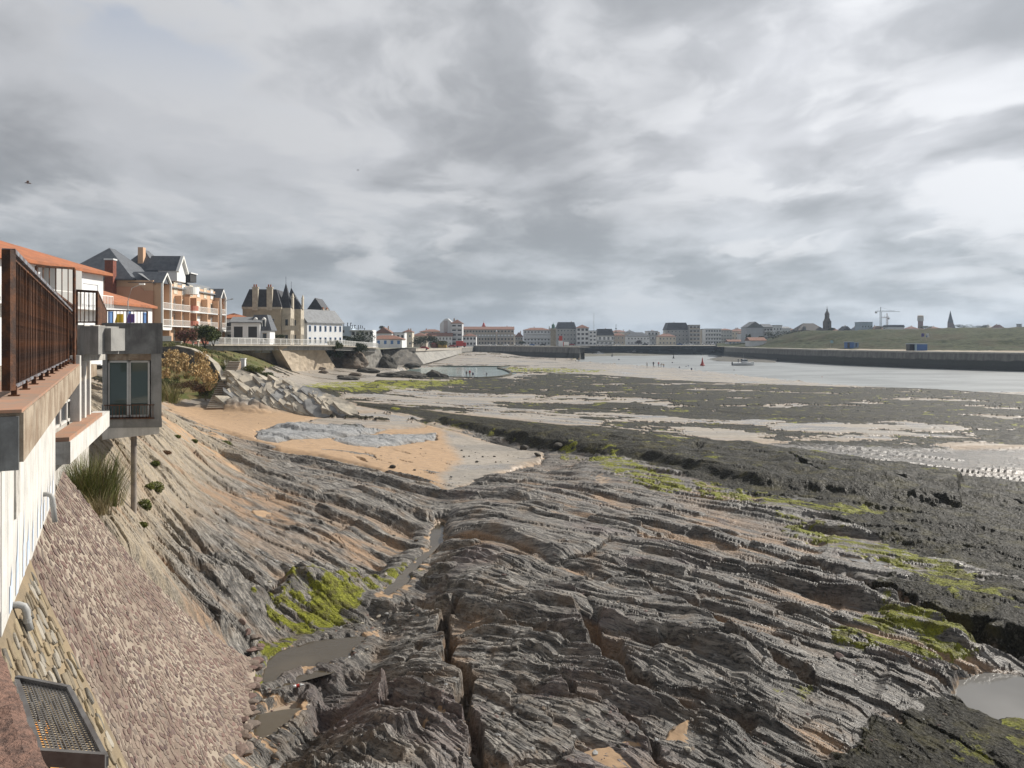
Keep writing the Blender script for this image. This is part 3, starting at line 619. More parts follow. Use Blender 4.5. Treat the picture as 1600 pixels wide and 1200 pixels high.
# grey block at the end of the terrace
gb = empty('concrete_box', (*PD(135, 555, 19.5)[:2], 9.0), label='square grey concrete box at the far end of the rusty railing', cat='concrete box')
x0 = PD(125, 0, 19.2).x; x1 = PD(160, 0, 19.2).x
Wb(MB().box((x0, 19.2, 9.62), (x1 - .1, 20.2, 10.33), CONC), 'block', gb)
Wb(MB().box((x1 - .097, 19.5, 9.7), (x1 + .06, 20.2, 10.28), CONC), 'side_block', gb)
Wb(MB().box((x0 - .18, 19.4, 9.45), (x0 - .003, 20.4, 10.36), PATCHY), 'post', gb)
# projecting bay on a single column
by = empty('projecting_bay', (*PD(205, 680, 24.0)[:2], 7.0), label='grey concrete bay with sliding window carried on one round column', cat='building')
th = math.atan2(.463, .886); ux = Vector((math.cos(.12), math.sin(.12), 0)); uy = Vector((-.475, .88, 0))
o0 = Vector(PD(160, 505, 23.5)); 
def bp(x, y): q = o0 + ux * x + uy * y; return (q.x, q.y)
Wd = 1.76
Wb(MB().prism([bp(0, 0), bp(Wd, 0), bp(Wd, 8.5), bp(0, 8.5)], 9.55, 10.5, CONC_D), 'parapet', by)
Wb(MB().prism([bp(.03, .03), bp(.14, .03), bp(.14, 6), bp(.03, 6)], 7.55, 9.55, CONC), 'side_wall', by)
Wb(MB().prism([bp(Wd - .34, .02), bp(Wd - .03, .02), bp(Wd - .03, 6), bp(Wd - .34, 6)], 7.55, 9.55, CONC), 'side_wall', by)
Wb(MB().prism([bp(0, 0), bp(Wd - .02, 0), bp(Wd - .02, 6), bp(0, 6)], 7.28, 7.55, CONC), 'floor_slab', by)
q = [bp(0, .02), bp(Wd - .1, .02), bp(Wd - .1, 6), bp(0, 6)]
Wb(MB().hexa([(*q[0], 6.92), (*q[1], 7.08), (*q[2], 7.08), (*q[3], 6.92)] + [(*p, 7.28) for p in q], RENDER), 'tapered_base', by)
Wb(MB().prism([bp(.14, .10), bp(Wd - .34, .10), bp(Wd - .34, .4), bp(.14, .4)], 9.35, 9.55, CONC_T), 'lintel', by)
Wb(MB().prism([bp(.14, .9), bp(Wd - .34, .9), bp(Wd - .34, .95), bp(.14, .95)], 7.55, 9.35, mat('curtained_room', (.10, .13, .125), .8)), 'inner_wall', by)
for k in range(2):
    xa = .16 + k * .62; f = MB()
    for a, b, c_, d_ in ((xa, xa + .61, 7.60, 7.66), (xa, xa + .61, 9.28, 9.34), (xa, xa + .055, 7.6, 9.34), (xa + .555, xa + .61, 7.6, 9.34)):
        f.prism([bp(a, .14 + .03 * k), bp(b, .14 + .03 * k), bp(b, .19 + .03 * k), bp(a, .19 + .03 * k)], c_, d_, ALU)
    wf = Wb(f, 'sliding_window', by)
    g = MB().prism([bp(xa + .055, .155 + .03 * k), bp(xa + .555, .155 + .03 * k), bp(xa + .555, .165 + .03 * k), bp(xa + .055, .165 + .03 * k)], 7.66, 9.28, mat('green_window_glass', (.05, .075, .07), .06, spec=.7))
    g.v = [(a - by.location[0], b - by.location[1], c - by.location[2]) for a, b, c in g.v]; g.build('glass_pane', wf)
rl = MB(); rl.beam((*bp(.05, -.05), 7.98), (*bp(Wd - .25, -.05), 7.98), .035, .03, RUST); rl.beam((*bp(.05, -.05), 7.57), (*bp(Wd - .25, -.05), 7.57), .05, .04, RUST)
Wb(rl, 'window_guard_rail', by)
for k in range(15):
    x = .1 + k * .098; Wb(MB().beam((*bp(x, -.05), 7.57), (*bp(x, -.05), 7.97), .014, .014, RUST), 'guard_bar', by)
cxy = PD(209, 770, 24.2)
Wb(MB().lathe([(.085, 4.4), (.085, 7.0)], 16, mat('column_concrete', (.27, .235, .20), .8, scale=4, col2=(.18, .16, .15), bump=.3), c=(cxy.x, cxy.y)), 'column', by, smooth=False)
# lamp-like white bracket between box and bay
br = empty('wall_bracket', tuple(PD(168, 535, 22)), label='white curved hoses on a small steel bracket beside the grey concrete box', cat='bracket')
WHT = mat('white_metal', (.72, .72, .70), .5, noise=.2)
for k in range(3):
    Wb(MB().tube([PD(163, 524 + k, 22 + .05 * k), PD(168 + k, 522 + k, 22), PD(173 + k, 525 + k, 22), PD(175, 529 + k * 2, 22)], .022, 6, WHT), 'hose', br, smooth=True)
Wb(MB().beam(PD(178, 522, 22), PD(178, 546, 22), .03, .03, WHT).beam(PD(163, 544, 22), PD(178, 546, 22), .03, .03, WHT).beam(PD(163, 540, 22), PD(170, 545, 22), .02, .02, WHT), 'bracket_frame', br)

# --- railings
rr_ = empty('rusty_railing', (*P2(-.88, 8.5), 9.43), label='long rusty iron railing of close flat bars on the slab edge', cat='railing')
S0, S1 = 8.9, 25.4
ZT = lambda s: 10.86 - .010 * (s - 9); ZB = 9.52
Wb(MB().beam((*P2(-.88, S0), ZT(S0)), (*P2(-.92, S1), ZT(S1)), .11, .045, RUST_L), 'top_rail', rr_)
Wb(MB().beam((*P2(-.88, S0), ZT(S0) - .045), (*P2(-.92, S1), ZT(S1) - .045), .05, .035, RUST), 'rail_web', rr_)
Wb(MB().beam((*P2(-.88, S0), ZB), (*P2(-.92, S1), ZB), .06, .03, RUST_L), 'bottom_rail', rr_)
Wb(MB().beam((*P2(-.88, S0), 9.5), (*P2(-.88, S0), 10.87), .085, .085, RUST), 'end_post', rr_)
Wb(MB().beam((*P2(-.92, S1), 9.45), (*P2(-.92, S1), ZT(S1) + .01), .06, .06, RUST), 'end_post', rr_)
nb = 148; bar_me = None
for i in range(nb):
    s = S0 + .08 + (S1 - S0 - .1) * i / nb
    if bar_me is None:
        b = MB().box((-.02, -.006, 0), (.02, .006, 1.0), RUST); bar_me = b.mesh('flat_bar')
    o = link('flat_bar', bar_me, rr_, rot=(rnd.uniform(-.012, .012), rnd.uniform(-.012, .012), R(27.6 + 0) + rnd.uniform(-.3, .3)), scale=(1, rnd.uniform(.8, 1.5), ZT(s) - ZB - .03))
    o.location = Vector((*P2(-.885 - .04 * (s - S0) / 16, s), ZB + .01)) - rr_.location
foot_me = MB().box((-.025, -.02, 0), (.025, .02, .10), RUST).prism([(-.05, -.05), (.05, -.05), (.05, .05), (-.05, .05)], -.004, .012, RUST).mesh('rail_foot')
for i in range(13):
    s = S0 + .25 + i * 1.12
    o = link('rail_foot', foot_me, rr_, rot=(0, 0, R(27.6))); o.location = Vector((*P2(-.86, s), 9.43)) - rr_.location
def bar_panel(name, a, b, z0, z1a, z1b, nbar, label, m=RUST, th=.05, mid=None):
    a = Vector(a); b = Vector(b); root = empty(name, (a.x, a.y, z0), label=label, cat='railing')
    Wb(MB().beam((a.x, a.y, z1a), (b.x, b.y, z1b), th, th, m), 'top_rail', root)
    Wb(MB().beam((a.x, a.y, z0 + .08), (b.x, b.y, z0 + .08), th * .7, th * .7, m), 'bottom_rail', root)
    for q, z in ((a, z1a), (b, z1b)): Wb(MB().beam((q.x, q.y, z0), (q.x, q.y, z), th, th, m), 'post', root)
    for i in range(1, nbar):
        t = i / nbar; q = a.lerp(b, t); Wb(MB().beam((q.x, q.y, z0 + .08), (q.x, q.y, z1a + (z1b - z1a) * t), .016, .016, m), 'bar', root)
    return root
bar_panel('iron_gate_frame', PD(57, 0, 17)[:2], PD(116, 0, 17.6)[:2], 9.42, 11.62, 11.62, 6, 'tall brown open iron frame behind the long railing')
g1 = PD(57, 0, 17.1); g2 = PD(120, 0, 24)
bar_panel('stair_railing', (g1.x, g1.y), (g2.x, g2.y), 9.42, 11.35, 10.95, 46, 'rusty railing sloping down behind the open iron frame')
p1 = PD(119, 0, 19.6); p2 = PD(152, 0, 19.8); p3 = PD(166, 0, 33); p4 = PD(230, 0, 33.5)
bar_panel('box_railing', p1[:2], p2[:2], 10.36, 11.24, 11.22, 5, 'short brown railing standing on the grey concrete box', th=.06)
bar_panel('side_railing', p2[:2], p3[:2], 10.36, 11.22, 11.24, 60, 'receding railing between the box and the bay roof', th=.05)
bar_panel('bay_roof_railing', p3[:2], p4[:2], 10.52, 11.24, 11.22, 12, 'black iron railing along the flat roof behind the bay', th=.055)
# terrace chairs with towels
for (px, cl, nm, lb) in ((179, (.75, .50, .04), 'yellow_cloth', 'garden chair with a bright yellow cloth behind the roof railing'), (197, (.16, .10, .30), 'purple_cloth', 'garden chair with a purple cushion behind the roof railing')):
    q = PD(px, 0, 36); rt = empty('garden_chair', (q.x, q.y, 10.3), label=lb, cat='chair')
    Wb(MB().box((q.x - .22, q.y, 10.72), (q.x + .22, q.y + .42, 10.76), RUST), 'seat', rt)
    Wb(MB().hexa([(q.x - .2, q.y + .38, 10.78), (q.x + .2, q.y + .38, 10.78), (q.x + .2, q.y + .42, 10.78), (q.x - .2, q.y + .42, 10.78), (q.x - .14, q.y + .5, 11.2), (q.x + .14, q.y + .5, 11.2), (q.x + .14, q.y + .54, 11.2), (q.x - .14, q.y + .54, 11.2)], mat(nm, cl, .8)), 'backrest', rt)
    for dx in (-.2, .2):
        for dy_ in (.02, .4): Wb(MB().beam((q.x + dx, q.y + dy_, 10.3), (q.x + dx, q.y + dy_, 10.72), .03, .03, RUST), 'leg', rt)
# --- drain pipes
for c, s, z, lb in ((-.86, 13.2, 7.72, 'bent grey drain pipe coming out of the white wall, the farther one'), (-.86, 9.25, 7.30, 'bent grey drain pipe low in the masonry, the nearer one')):
    pt = lambda dc, dz: Vector((*P2(c + dc, s + dc * -.15), z + dz))
    rt = empty('drain_pipe', pt(0, 0), label=lb, cat='pipe')
    Wb(MB().tube([pt(-.1, 0), pt(.03, .0), pt(.075, -.02), pt(.10, -.07), pt(.105, -.15), pt(.13, -.42 if z > 7.5 else -.27)], .036, 12, PIPE), 'pipe', rt, smooth=True)
    Wb(MB().tube([pt(.105, -.15), pt(.107, -.19)], .042, 12, PIPE), 'collar', rt, smooth=False)

# --- revetment: mortar bed with set stones
MORTAR = mat('lime_mortar', (.30, .255, .205), .95, scale=.55, col2=(.165, .125, .10), bump=.8, bscale=22)
def stonemat(i, c): return mat('stone_tone_%d' % i, c, .85, scale=9, col2=tuple(q * .72 for q in c), bump=.5, bscale=40, island=.22)
ST = [stonemat(i, c) for i, c in enumerate([(.155, .10, .085), (.18, .13, .108), (.20, .155, .125), (.125, .088, .08), (.23, .18, .145), (.165, .118, .10), (.18, .145, .122)])]
SW = [stonemat(10 + i, c) for i, c in enumerate([(.27, .225, .16), (.21, .175, .125), (.33, .30, .25), (.17, .155, .13), (.24, .19, .125), (.29, .235, .15)])]
rv = empty('stone_revetment', (*P2(-.88, 12), 7.25), label='sloping sea wall paved with purple brown stones below the terrace', cat='sea wall')
def rev_surf(p, s):
    """p down the slope, s along the wall -> world point, outward normal"""
    def P_(p, s):
        c = -.88 + (rev_cm(s) + .88) * p; z = 7.25 - 5.6 * (1.15 * p - .15 * p ** 3); return Vector((*P2(c, s), z))
    a = P_(p, s); n = (P_(p, s + .01) - P_(p, s - .01)).cross(P_(p + .01, s) - P_(p - .01, s)).normalized()
    if n.z < 0: n = -n
    return a, n
g = MB(); NI, NJ = 46, 34; vs = []
for j in range(NJ + 1):
    p = j / NJ * 1.06
    for i in range(NI + 1):
        c = -.88 + (rev_cm(15) + .88) * p; s = rev_s0(c) + (rev_s1(c) - rev_s0(c)) * i / NI + .12 * float(pn(np.array([j * .7]), np.array([i / NI * 5.]), 7)[0]) * (i == NI)
        q, n = rev_surf(p, s); q = q + n * (.003 * math.sin(i * 1.7 + j)) ; vs.append(q)
g.add(vs, [(j * (NI + 1) + i, (j + 1) * (NI + 1) + i, (j + 1) * (NI + 1) + i + 1, j * (NI + 1) + i + 1) for j in range(NJ) for i in range(NI)], MORTAR)
# edge skirts so that the bed has thickness
bd = [vs[j * (NI + 1) + NI] for j in range(NJ + 1)]; g.add(bd + [b + Vector((.1, .1, -1.2)) for b in bd], [(j, j + 1, NJ + 2 + j, NJ + 1 + j) for j in range(NJ)], MORTAR)
bd = [vs[NJ * (NI + 1) + i] for i in range(NI + 1)]; g.add(bd + [b + Vector((-.1, -.05, -1.2)) for b in bd], [(i, i + 1, NI + 2 + i, NI + 1 + i) for i in range(NI)], MORTAR)
Wb(g, 'mortar_bed', rv, smooth=False)
def stone_shape(r, a, b, h, n=7, irr=.22):
    """irregular flat stone, a x b, standing h proud"""
    base = []; 
    for k in range(n):
        t = 2 * math.pi * (k + r.uniform(-.22, .22)) / n; sq = 1 / max(abs(math.cos(t)), abs(math.sin(t))) ** .55
        base.append((a / 2 * math.cos(t) * sq * r.uniform(1 - irr, 1 + irr * .4), b / 2 * math.sin(t) * sq * r.uniform(1 - irr, 1 + irr * .4)))
    top = [(x * .92, y * .92, h * r.uniform(.75, 1.15)) for x, y in base]
    return [(x, y, -.03) for x, y in base] + [(x, y, h * .55) for x, y in base] + top, \
        [(i, (i + 1) % n, n + (i + 1) % n, n + i) for i in range(n)] + [(n + i, n + (i + 1) % n, 2 * n + (i + 1) % n, 2 * n + i) for i in range(n)] + [tuple(2 * n + i for i in range(n))]
def paving(root, sites, mats, n_parts=299, seed=3, var=10, name='stone'):
    """sites: (point, normal, along, a, b, h). The largest in the photo become parts, the rest one joined part."""
    r = random.Random(seed); vm = []
    for k in range(var):
        for mi, m_ in enumerate(mats):
            v, f = stone_shape(r, 1, 1, 1); vm.append(MB().add(v, f, m_).mesh('stone_shape'))
    def size(st): d = (st[0] - cam.location).length; return st[3] * st[4] / d ** 2 * (1 if -820 < F * st[0].x / max(st[0].y, .1) and 0 < st[0].y and (CZ - st[0].z) * F / max(st[0].y, .1) < 690 else .01)
    sites.sort(key=size, reverse=True); rest = MB()
    for i, (p, n, al, a, b, h) in enumerate(sites):
        al = (al - n * al.dot(n)).normalized(); bt = n.cross(al); ang = r.uniform(-.25, .25)
        ax = al * math.cos(ang) + bt * math.sin(ang); bx = n.cross(ax)
        M = Matrix(((ax.x * a, bx.x * b, n.x * h, p.x), (ax.y * a, bx.y * b, n.y * h, p.y), (ax.z * a, bx.z * b, n.z * h, p.z), (0, 0, 0, 1)))
        if i < n_parts:
            o = link(name, r.choice(vm), root); o.matrix_local = Matrix.Translation(-root.location) @ M
        else:
            v, f = stone_shape(r, 1, 1, 1, 6); rest.add([M @ Vector(q) for q in v], f, r.choice(mats))
    if rest.v: o = Wb(rest, name, root); o['kind'] = 'stuff'
sites = []; r9 = random.Random(5); p = .012
while p < 1.04:
    row = .10 * r9.uniform(.8, 1.25); dp = row / 6.6; c = -.88 + (rev_cm(15) + .88) * p; s = rev_s0(c) + .05
    while s < rev_s1(c) - .05:
        ln = r9.uniform(.10, .26); q, n = rev_surf(min(p, 1.03) + r9.uniform(-.3, .3) * dp, s + ln / 2); al = rev_surf(p, s + .1 + ln / 2)[0] - q
        al = al + Vector((.5, .25, -1)) * .07 * (1 if r9.random() < .8 else -1)
        if r9.random() < .93: sites.append((q, n, al, ln * .95, row * .95, r9.uniform(.004, .014)))
        s += ln
    p += dp
paving(rv, sites, ST, seed=11)
# near masonry wall with upright schist slabs
nw = empty('rubble_wall', (*P2(-.88, 6), 7.25), label='steep rubble wall of upright tan schist under the parapet', cat='wall')
def nw_surf(z, q):
    """q 0 at the near end, 1 at the crease with the revetment"""
    pz = np.clip((7.25 - z) / 5.6, 0, 1); pp = float(pz) / 1.08; c1 = -.88 + (rev_cm(15) + .88) * pp; s1 = float(rev_s0(c1)) + .02
    c0 = -.88 + .22 * (7.25 - z); s0 = 1.5
    return Vector((*P2(c0 + (c1 - c0) * q ** 1.6, s0 + (s1 - s0) * q), z))
g = MB(); NI, NJ = 40, 24; vs = [nw_surf(7.3 - 6.6 * j / NJ, i / NI * 1.01) for j in range(NJ + 1) for i in range(NI + 1)]
g.add(vs, [(j * (NI + 1) + i, (j + 1) * (NI + 1) + i, (j + 1) * (NI + 1) + i + 1, j * (NI + 1) + i + 1) for j in range(NJ) for i in range(NI)], mat('tan_mortar', (.25, .195, .125), .95, scale=1.5, col2=(.18, .145, .10), bump=1, bscale=18)); Wb(g, 'mortar_bed', nw)
sites = []; z = 7.2
while z > 2.6:
    hh = r9.uniform(.16, .34); q_ = .10
    while q_ < .992:
        wd = r9.uniform(.07, .16); a = nw_surf(z - hh / 2 + r9.uniform(-.05, .05), q_); e = nw_surf(z - hh / 2, min(q_ + .01, 1.0)); st_ = (e - nw_surf(z - hh / 2, q_)).length / max(min(q_ + .01, 1.0) - q_, 1e-4)
        al = nw_surf(z - hh / 2 - .1, q_) - nw_surf(z - hh / 2, q_); n = (e - nw_surf(z - hh / 2, q_)).cross(al).normalized()
        if n.dot(cam.location - a) < 0: n = -n
        sites.append((a, n, al + Vector((.02, 0, 0)), hh * r9.uniform(.85, 1.1), wd * .92, r9.uniform(.01, .035)))
        q_ += wd / st_
    z -= hh
paving(nw, sites, SW, seed=12)
Wb(MB().add([nw_surf(z, q) + Vector((.025, -.012, 0)) for z, q in ((6.6, .70), (6.45, .76), (5.9, .79), (5.3, .80), (4.9, .77), (5.4, .745), (5.9, .73))], [tuple(range(7))], mat('rust_stain', (.50, .20, .04), .9, scale=6, col2=(.36, .22, .08))), 'rust_stain', nw)
# loose blocks at the foot and along the edge of the revetment
bmat = [ST[0], ST[2], ST[1], ST[6]]
def block(name, p, sz, seed, mats_, label, cat, group=None, flat=.6, kind=None):
    r = random.Random(seed); bm = bmesh.new(); bmesh.ops.create_icosphere(bm, subdivisions=2, radius=.5)
    cuts = [(Vector((r.uniform(-1, 1), r.uniform(-1, 1), r.uniform(-1, 1))).normalized(), r.uniform(.30, .42)) for _ in range(9)]
    for v in bm.verts:
        for n, d in cuts:
            e = v.co.dot(n) - d
            if e > 0: v.co -= n * e
        v.co += Vector([r.uniform(-.012, .012) for _ in range(3)])
    me = bpy.data.meshes.new(name); bm.to_mesh(me); bm.free(); me.materials.append(r.choice(mats_))
    o = link(name, me, loc=p, rot=(r.uniform(-.3, .3), r.uniform(-.3, .3), r.uniform(0, 6.28)), scale=(sz * r.uniform(1, 1.5), sz * r.uniform(.7, 1.1), sz * flat))
    return tag(o, label, cat, group, kind)
for i in range(46):
    s = 13.8 + 9.2 * i / 46 + r9.uniform(-.1, .1); q, n = rev_surf(1.03 + r9.uniform(-.015, .04), s)
    block('foot_stone', q + Vector((0, 0, -.02)), r9.uniform(.24, .42), 40 + i, bmat, 'squared brown stone lying along the foot of the revetment', 'stone', 'stones along the foot of the revetment', flat=.42)
# granite parapet by the camera, with the wire mesh tray fixed to it
gp = empty('granite_parapet', (-1.6, 1.9, 8.2), label='rough red brown granite parapet in the bottom left corner', cat='parapet')
GR = mat('red_granite', (.25, .15, .115), .9, scale=30, col2=(.13, .085, .07), bump=1.0, bscale=90)
e0 = Vector((-1.62, 2.40, 0)); e1 = Vector((-.55, 1.10, 0)); dd = (e1 - e0).normalized(); nn = Vector((-dd.y, dd.x, 0)); nn = nn if nn.x < 0 else -nn
m_ = MB(); NN = 60; M2 = 24; vs = []
for i in range(NN + 1):
    for j in range(M2 + 1):
        q = e0 + (e1 - e0) * (i / NN * 1.1 - .05) + nn * (j / M2 * .75); z = 9.1 + .008 * rnd.uniform(-1, 1) - (.012 if j == 0 else 0); vs.append((q.x + rnd.uniform(-.003, .003), q.y, z))
m_.add(vs, [(i * (M2 + 1) + j, (i + 1) * (M2 + 1) + j, (i + 1) * (M2 + 1) + j + 1, i * (M2 + 1) + j + 1) for i in range(NN) for j in range(M2)], GR)
ed = [vs[i * (M2 + 1)] for i in range(NN + 1)]; m_.add(ed + [(a, b, 8.2) for a, b, _ in ed], [(i, i + 1, NN + 2 + i, NN + 1 + i) for i in range(NN)], GR)
Wb(m_, 'coping_stone', gp)
tr = empty('wire_mesh_tray', (-1.55, 2.6, 8.7), label='grey steel tray of wire mesh fixed beside the granite parapet', cat='wire mesh tray')
STL = mat('galvanised_steel', (.17, .165, .16), .5, scale=8, col2=(.11, .10, .095), metal=.3)
ca, cb, cc_, cd = PZ(26, 1062, 8.7), PZ(107, 1078, 8.7), PZ(166, 1190, 8.7), PZ(64, 1183, 8.7)
Wb(MB().beam(ca, cb, .014, .03, STL).beam(cb, cc_, .014, .03, STL).beam(cc_, cd, .014, .05, STL).beam(cd, ca, .014, .02, STL), 'frame', tr)
m_ = MB(); NW = 34
for i in range(1, NW): m_.beam(ca.lerp(cd, i / NW) + Vector((0, 0, -.004)), cb.lerp(cc_, i / NW) + Vector((0, 0, -.004)), .0028, .0028, STL)
for i in range(1, 15): m_.beam(ca.lerp(cb, i / 15), cd.lerp(cc_, i / 15), .0028, .0028, STL)
Wb(m_, 'wire_mesh', tr)
# ------------------------------------------------------------------ buildings
def wm(n, c, s=.12): return mat(n, c, .85, scale=.35, noise=s + .1, streak=s)
WHITE = wm('white_wall', (.66, .67, .68)); CREAM = wm('cream_wall', (.60, .54, .44)); GREYW = wm('grey_wall', (.38, .38, .37)); BEIGE = wm('beige_wall', (.42, .37, .31))
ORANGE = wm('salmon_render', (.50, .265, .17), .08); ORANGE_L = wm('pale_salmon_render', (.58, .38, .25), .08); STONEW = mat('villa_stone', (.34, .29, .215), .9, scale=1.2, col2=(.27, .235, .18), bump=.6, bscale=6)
STONEL = mat('pale_dressed_stone', (.44, .395, .32), .85, scale=1.5, col2=(.34, .305, .25)); BRICKR = mat('dark_red_brick', (.22, .075, .05), .9, scale=5, col2=(.15, .06, .045), bump=.4)
TILE = mat('orange_roof_tiles', (.38, .145, .07), .9, scale=1.2, col2=(.27, .115, .065), bump=1, bscale=9, streak=.25); TILE_B = mat('brown_roof_tiles', (.24, .12, .08), .9, scale=1.2, col2=(.17, .10, .08), bump=.8, bscale=8)
SLATE = mat('roof_slate', (.105, .115, .13), .6, scale=1.6, col2=(.075, .082, .095), bump=.6, bscale=10); SLATE_D = mat('dark_roof_slate', (.035, .038, .045), .65, scale=1.5, col2=(.055, .058, .066), bump=.5, bscale=9)
SLATE_L = mat('pale_roof_slate', (.19, .20, .21), .7, scale=1.2, col2=(.15, .155, .165), bump=.4, bscale=8); FLATR = mat('flat_roof_felt', (.20, .20, .20), .9, scale=1)
BLUESH = mat('blue_shutter', (.08, .17, .36), .6); BROWNW = mat('brown_wood', (.16, .085, .05), .7); REDP = mat('red_panel', (.42, .05, .035), .6); SHUT = mat('closed_white_shutter', (.70, .71, .73), .6, scale=3, noise=.1)
RAILW = mat('white_railing', (.72, .72, .70), .6); DARKIN = mat('dark_opening', (.05, .05, .052), .9)
_wc = {}
def win_mesh(frame, pane, arch=False):
    k = (frame.name, pane.name)
    if k not in _wc:
        m = MB(); t = .09
        m.box((-.5, -.06, 0), (-.5 + t, .02, 1), frame).box((.5 - t, -.06, 0), (.5, .02, 1), frame).box((-.5 + t, -.06, 1 - t * .8), (.5 - t, .02, 1), frame).box((-.5 + t, -.08, 0), (.5 - t, .02, t * .6), frame)
        f = m.mesh('window_frame'); g = MB().box((-.5 + t, -.012, t * .6), (-.02, .02, 1 - t * .8), pane).box((.02, -.012, t * .6), (.5 - t, .02, 1 - t * .8), pane).box((-.02, -.05, t * .6), (.02, .02, 1 - t * .8), frame).mesh('window_pane')
        _wc[k] = (f, g)
    return _wc[k]
def window(root, x, y, z, w_, h, frame=WHITE, pane=GLASS, rz=0.0, sub=False, name='window'):
    f, g = win_mesh(frame, pane)
    if sub:
        o = link(name, f, root, (x, y, z), (0, 0, rz), (w_, 1, h)); link('pane', g, o); return o
    k = (frame.name, pane.name, 'j')
    if k not in _wc:
        t = .09; m = MB()
        m.box((-.5, -.06, 0), (-.5 + t, .02, 1), frame).box((.5 - t, -.06, 0), (.5, .02, 1), frame).box((-.5 + t, -.06, 1 - t), (.5 - t, .02, 1), frame).box((-.5 + t, -.08, 0), (.5 - t, .02, t), frame)
        m.box((-.5 + t, -.012, t), (.5 - t, .02, 1 - t), pane); _wc[k] = m.mesh('window')
    return link(name, _wc[k], root, (x, y, z), (0, 0, rz), (w_, 1, h))
def roof_mesh(kind, w, d, h, rh, ov=.35, axis='x'):
    m = MB(); a, b, c, e = -ov, w + ov, -ov, d + ov; t = .18
    if kind == 'flat':
        m.box((a + .1, c + .1, h), (b - .1, e - .1, h + .25)); return m
    m.box((a, c, h - .02), (b, e, h + t)); h += t
    if kind == 'gable':
        if axis == 'x': v = [(a, c, h), (b, c, h), (b, e, h), (a, e, h), (a, (c + e) / 2, h + rh), (b, (c + e) / 2, h + rh)]; f = [(0, 1, 5, 4), (2, 3, 4, 5), (0, 4, 3), (1, 2, 5)]
        else: v = [(a, c, h), (b, c, h), (b, e, h), (a, e, h), ((a + b) / 2, c, h + rh), ((a + b) / 2, e, h + rh)]; f = [(0, 1, 4), (1, 2, 5, 4), (2, 3, 5), (3, 0, 4, 5)]
    elif kind == 'hip':
        k = min(w, d) / 2 * .95
        if w >= d: v = [(a, c, h), (b, c, h), (b, e, h), (a, e, h), (a + k, (c + e) / 2, h + rh), (b - k, (c + e) / 2, h + rh)]; f = [(0, 1, 5, 4), (2, 3, 4, 5), (0, 4, 3), (1, 2, 5)]
        else: v = [(a, c, h), (b, c, h), (b, e, h), (a, e, h), ((a + b) / 2, c + k, h + rh), ((a + b) / 2, e - k, h + rh)]; f = [(0, 1, 4), (1, 2, 5, 4), (2, 3, 5), (3, 0, 4, 5)]
    elif kind == 'mansard':
        i = rh * .35; v = [(a, c, h), (b, c, h), (b, e, h), (a, e, h), (a + i, c + i, h + rh), (b - i, c + i, h + rh), (b - i, e - i, h + rh), (a + i, e - i, h + rh)]
        f = [(0, 1, 5, 4), (1, 2, 6, 5), (2, 3, 7, 6), (3, 0, 4, 7), (4, 5, 6, 7)]
    m.add(v, f); return m
def setm(mb, m_):
    mb.mats = [m_]; mb.mi = [0] * len(mb.f); return mb
def balcony(root, x0, x1, z, dep=1.0, y=0.0, bars=True, solid=None, slabm=WHITE):
    m = MB().box((x0, y - dep, z - .12), (x1, y - .003, z + .05), slabm); bl = m.build('balcony', root)
    if solid: MB().box((x0, y - dep - .04, z + .055), (x1, y - dep, z + .95), solid).build('balustrade', bl); return bl
    r = MB(); r.box((x0, y - dep, z + .98), (x1, y - dep + .05, z + 1.04), RAILW)
    n = max(2, int((x1 - x0) / .22))
    for i in range(n + 1): x = x0 + (x1 - x0) * i / n; r.box((x - .02, y - dep + .01, z + .055), (x + .02, y - dep + .04, z + .977), RAILW)
    r.build('balustrade', bl); return bl
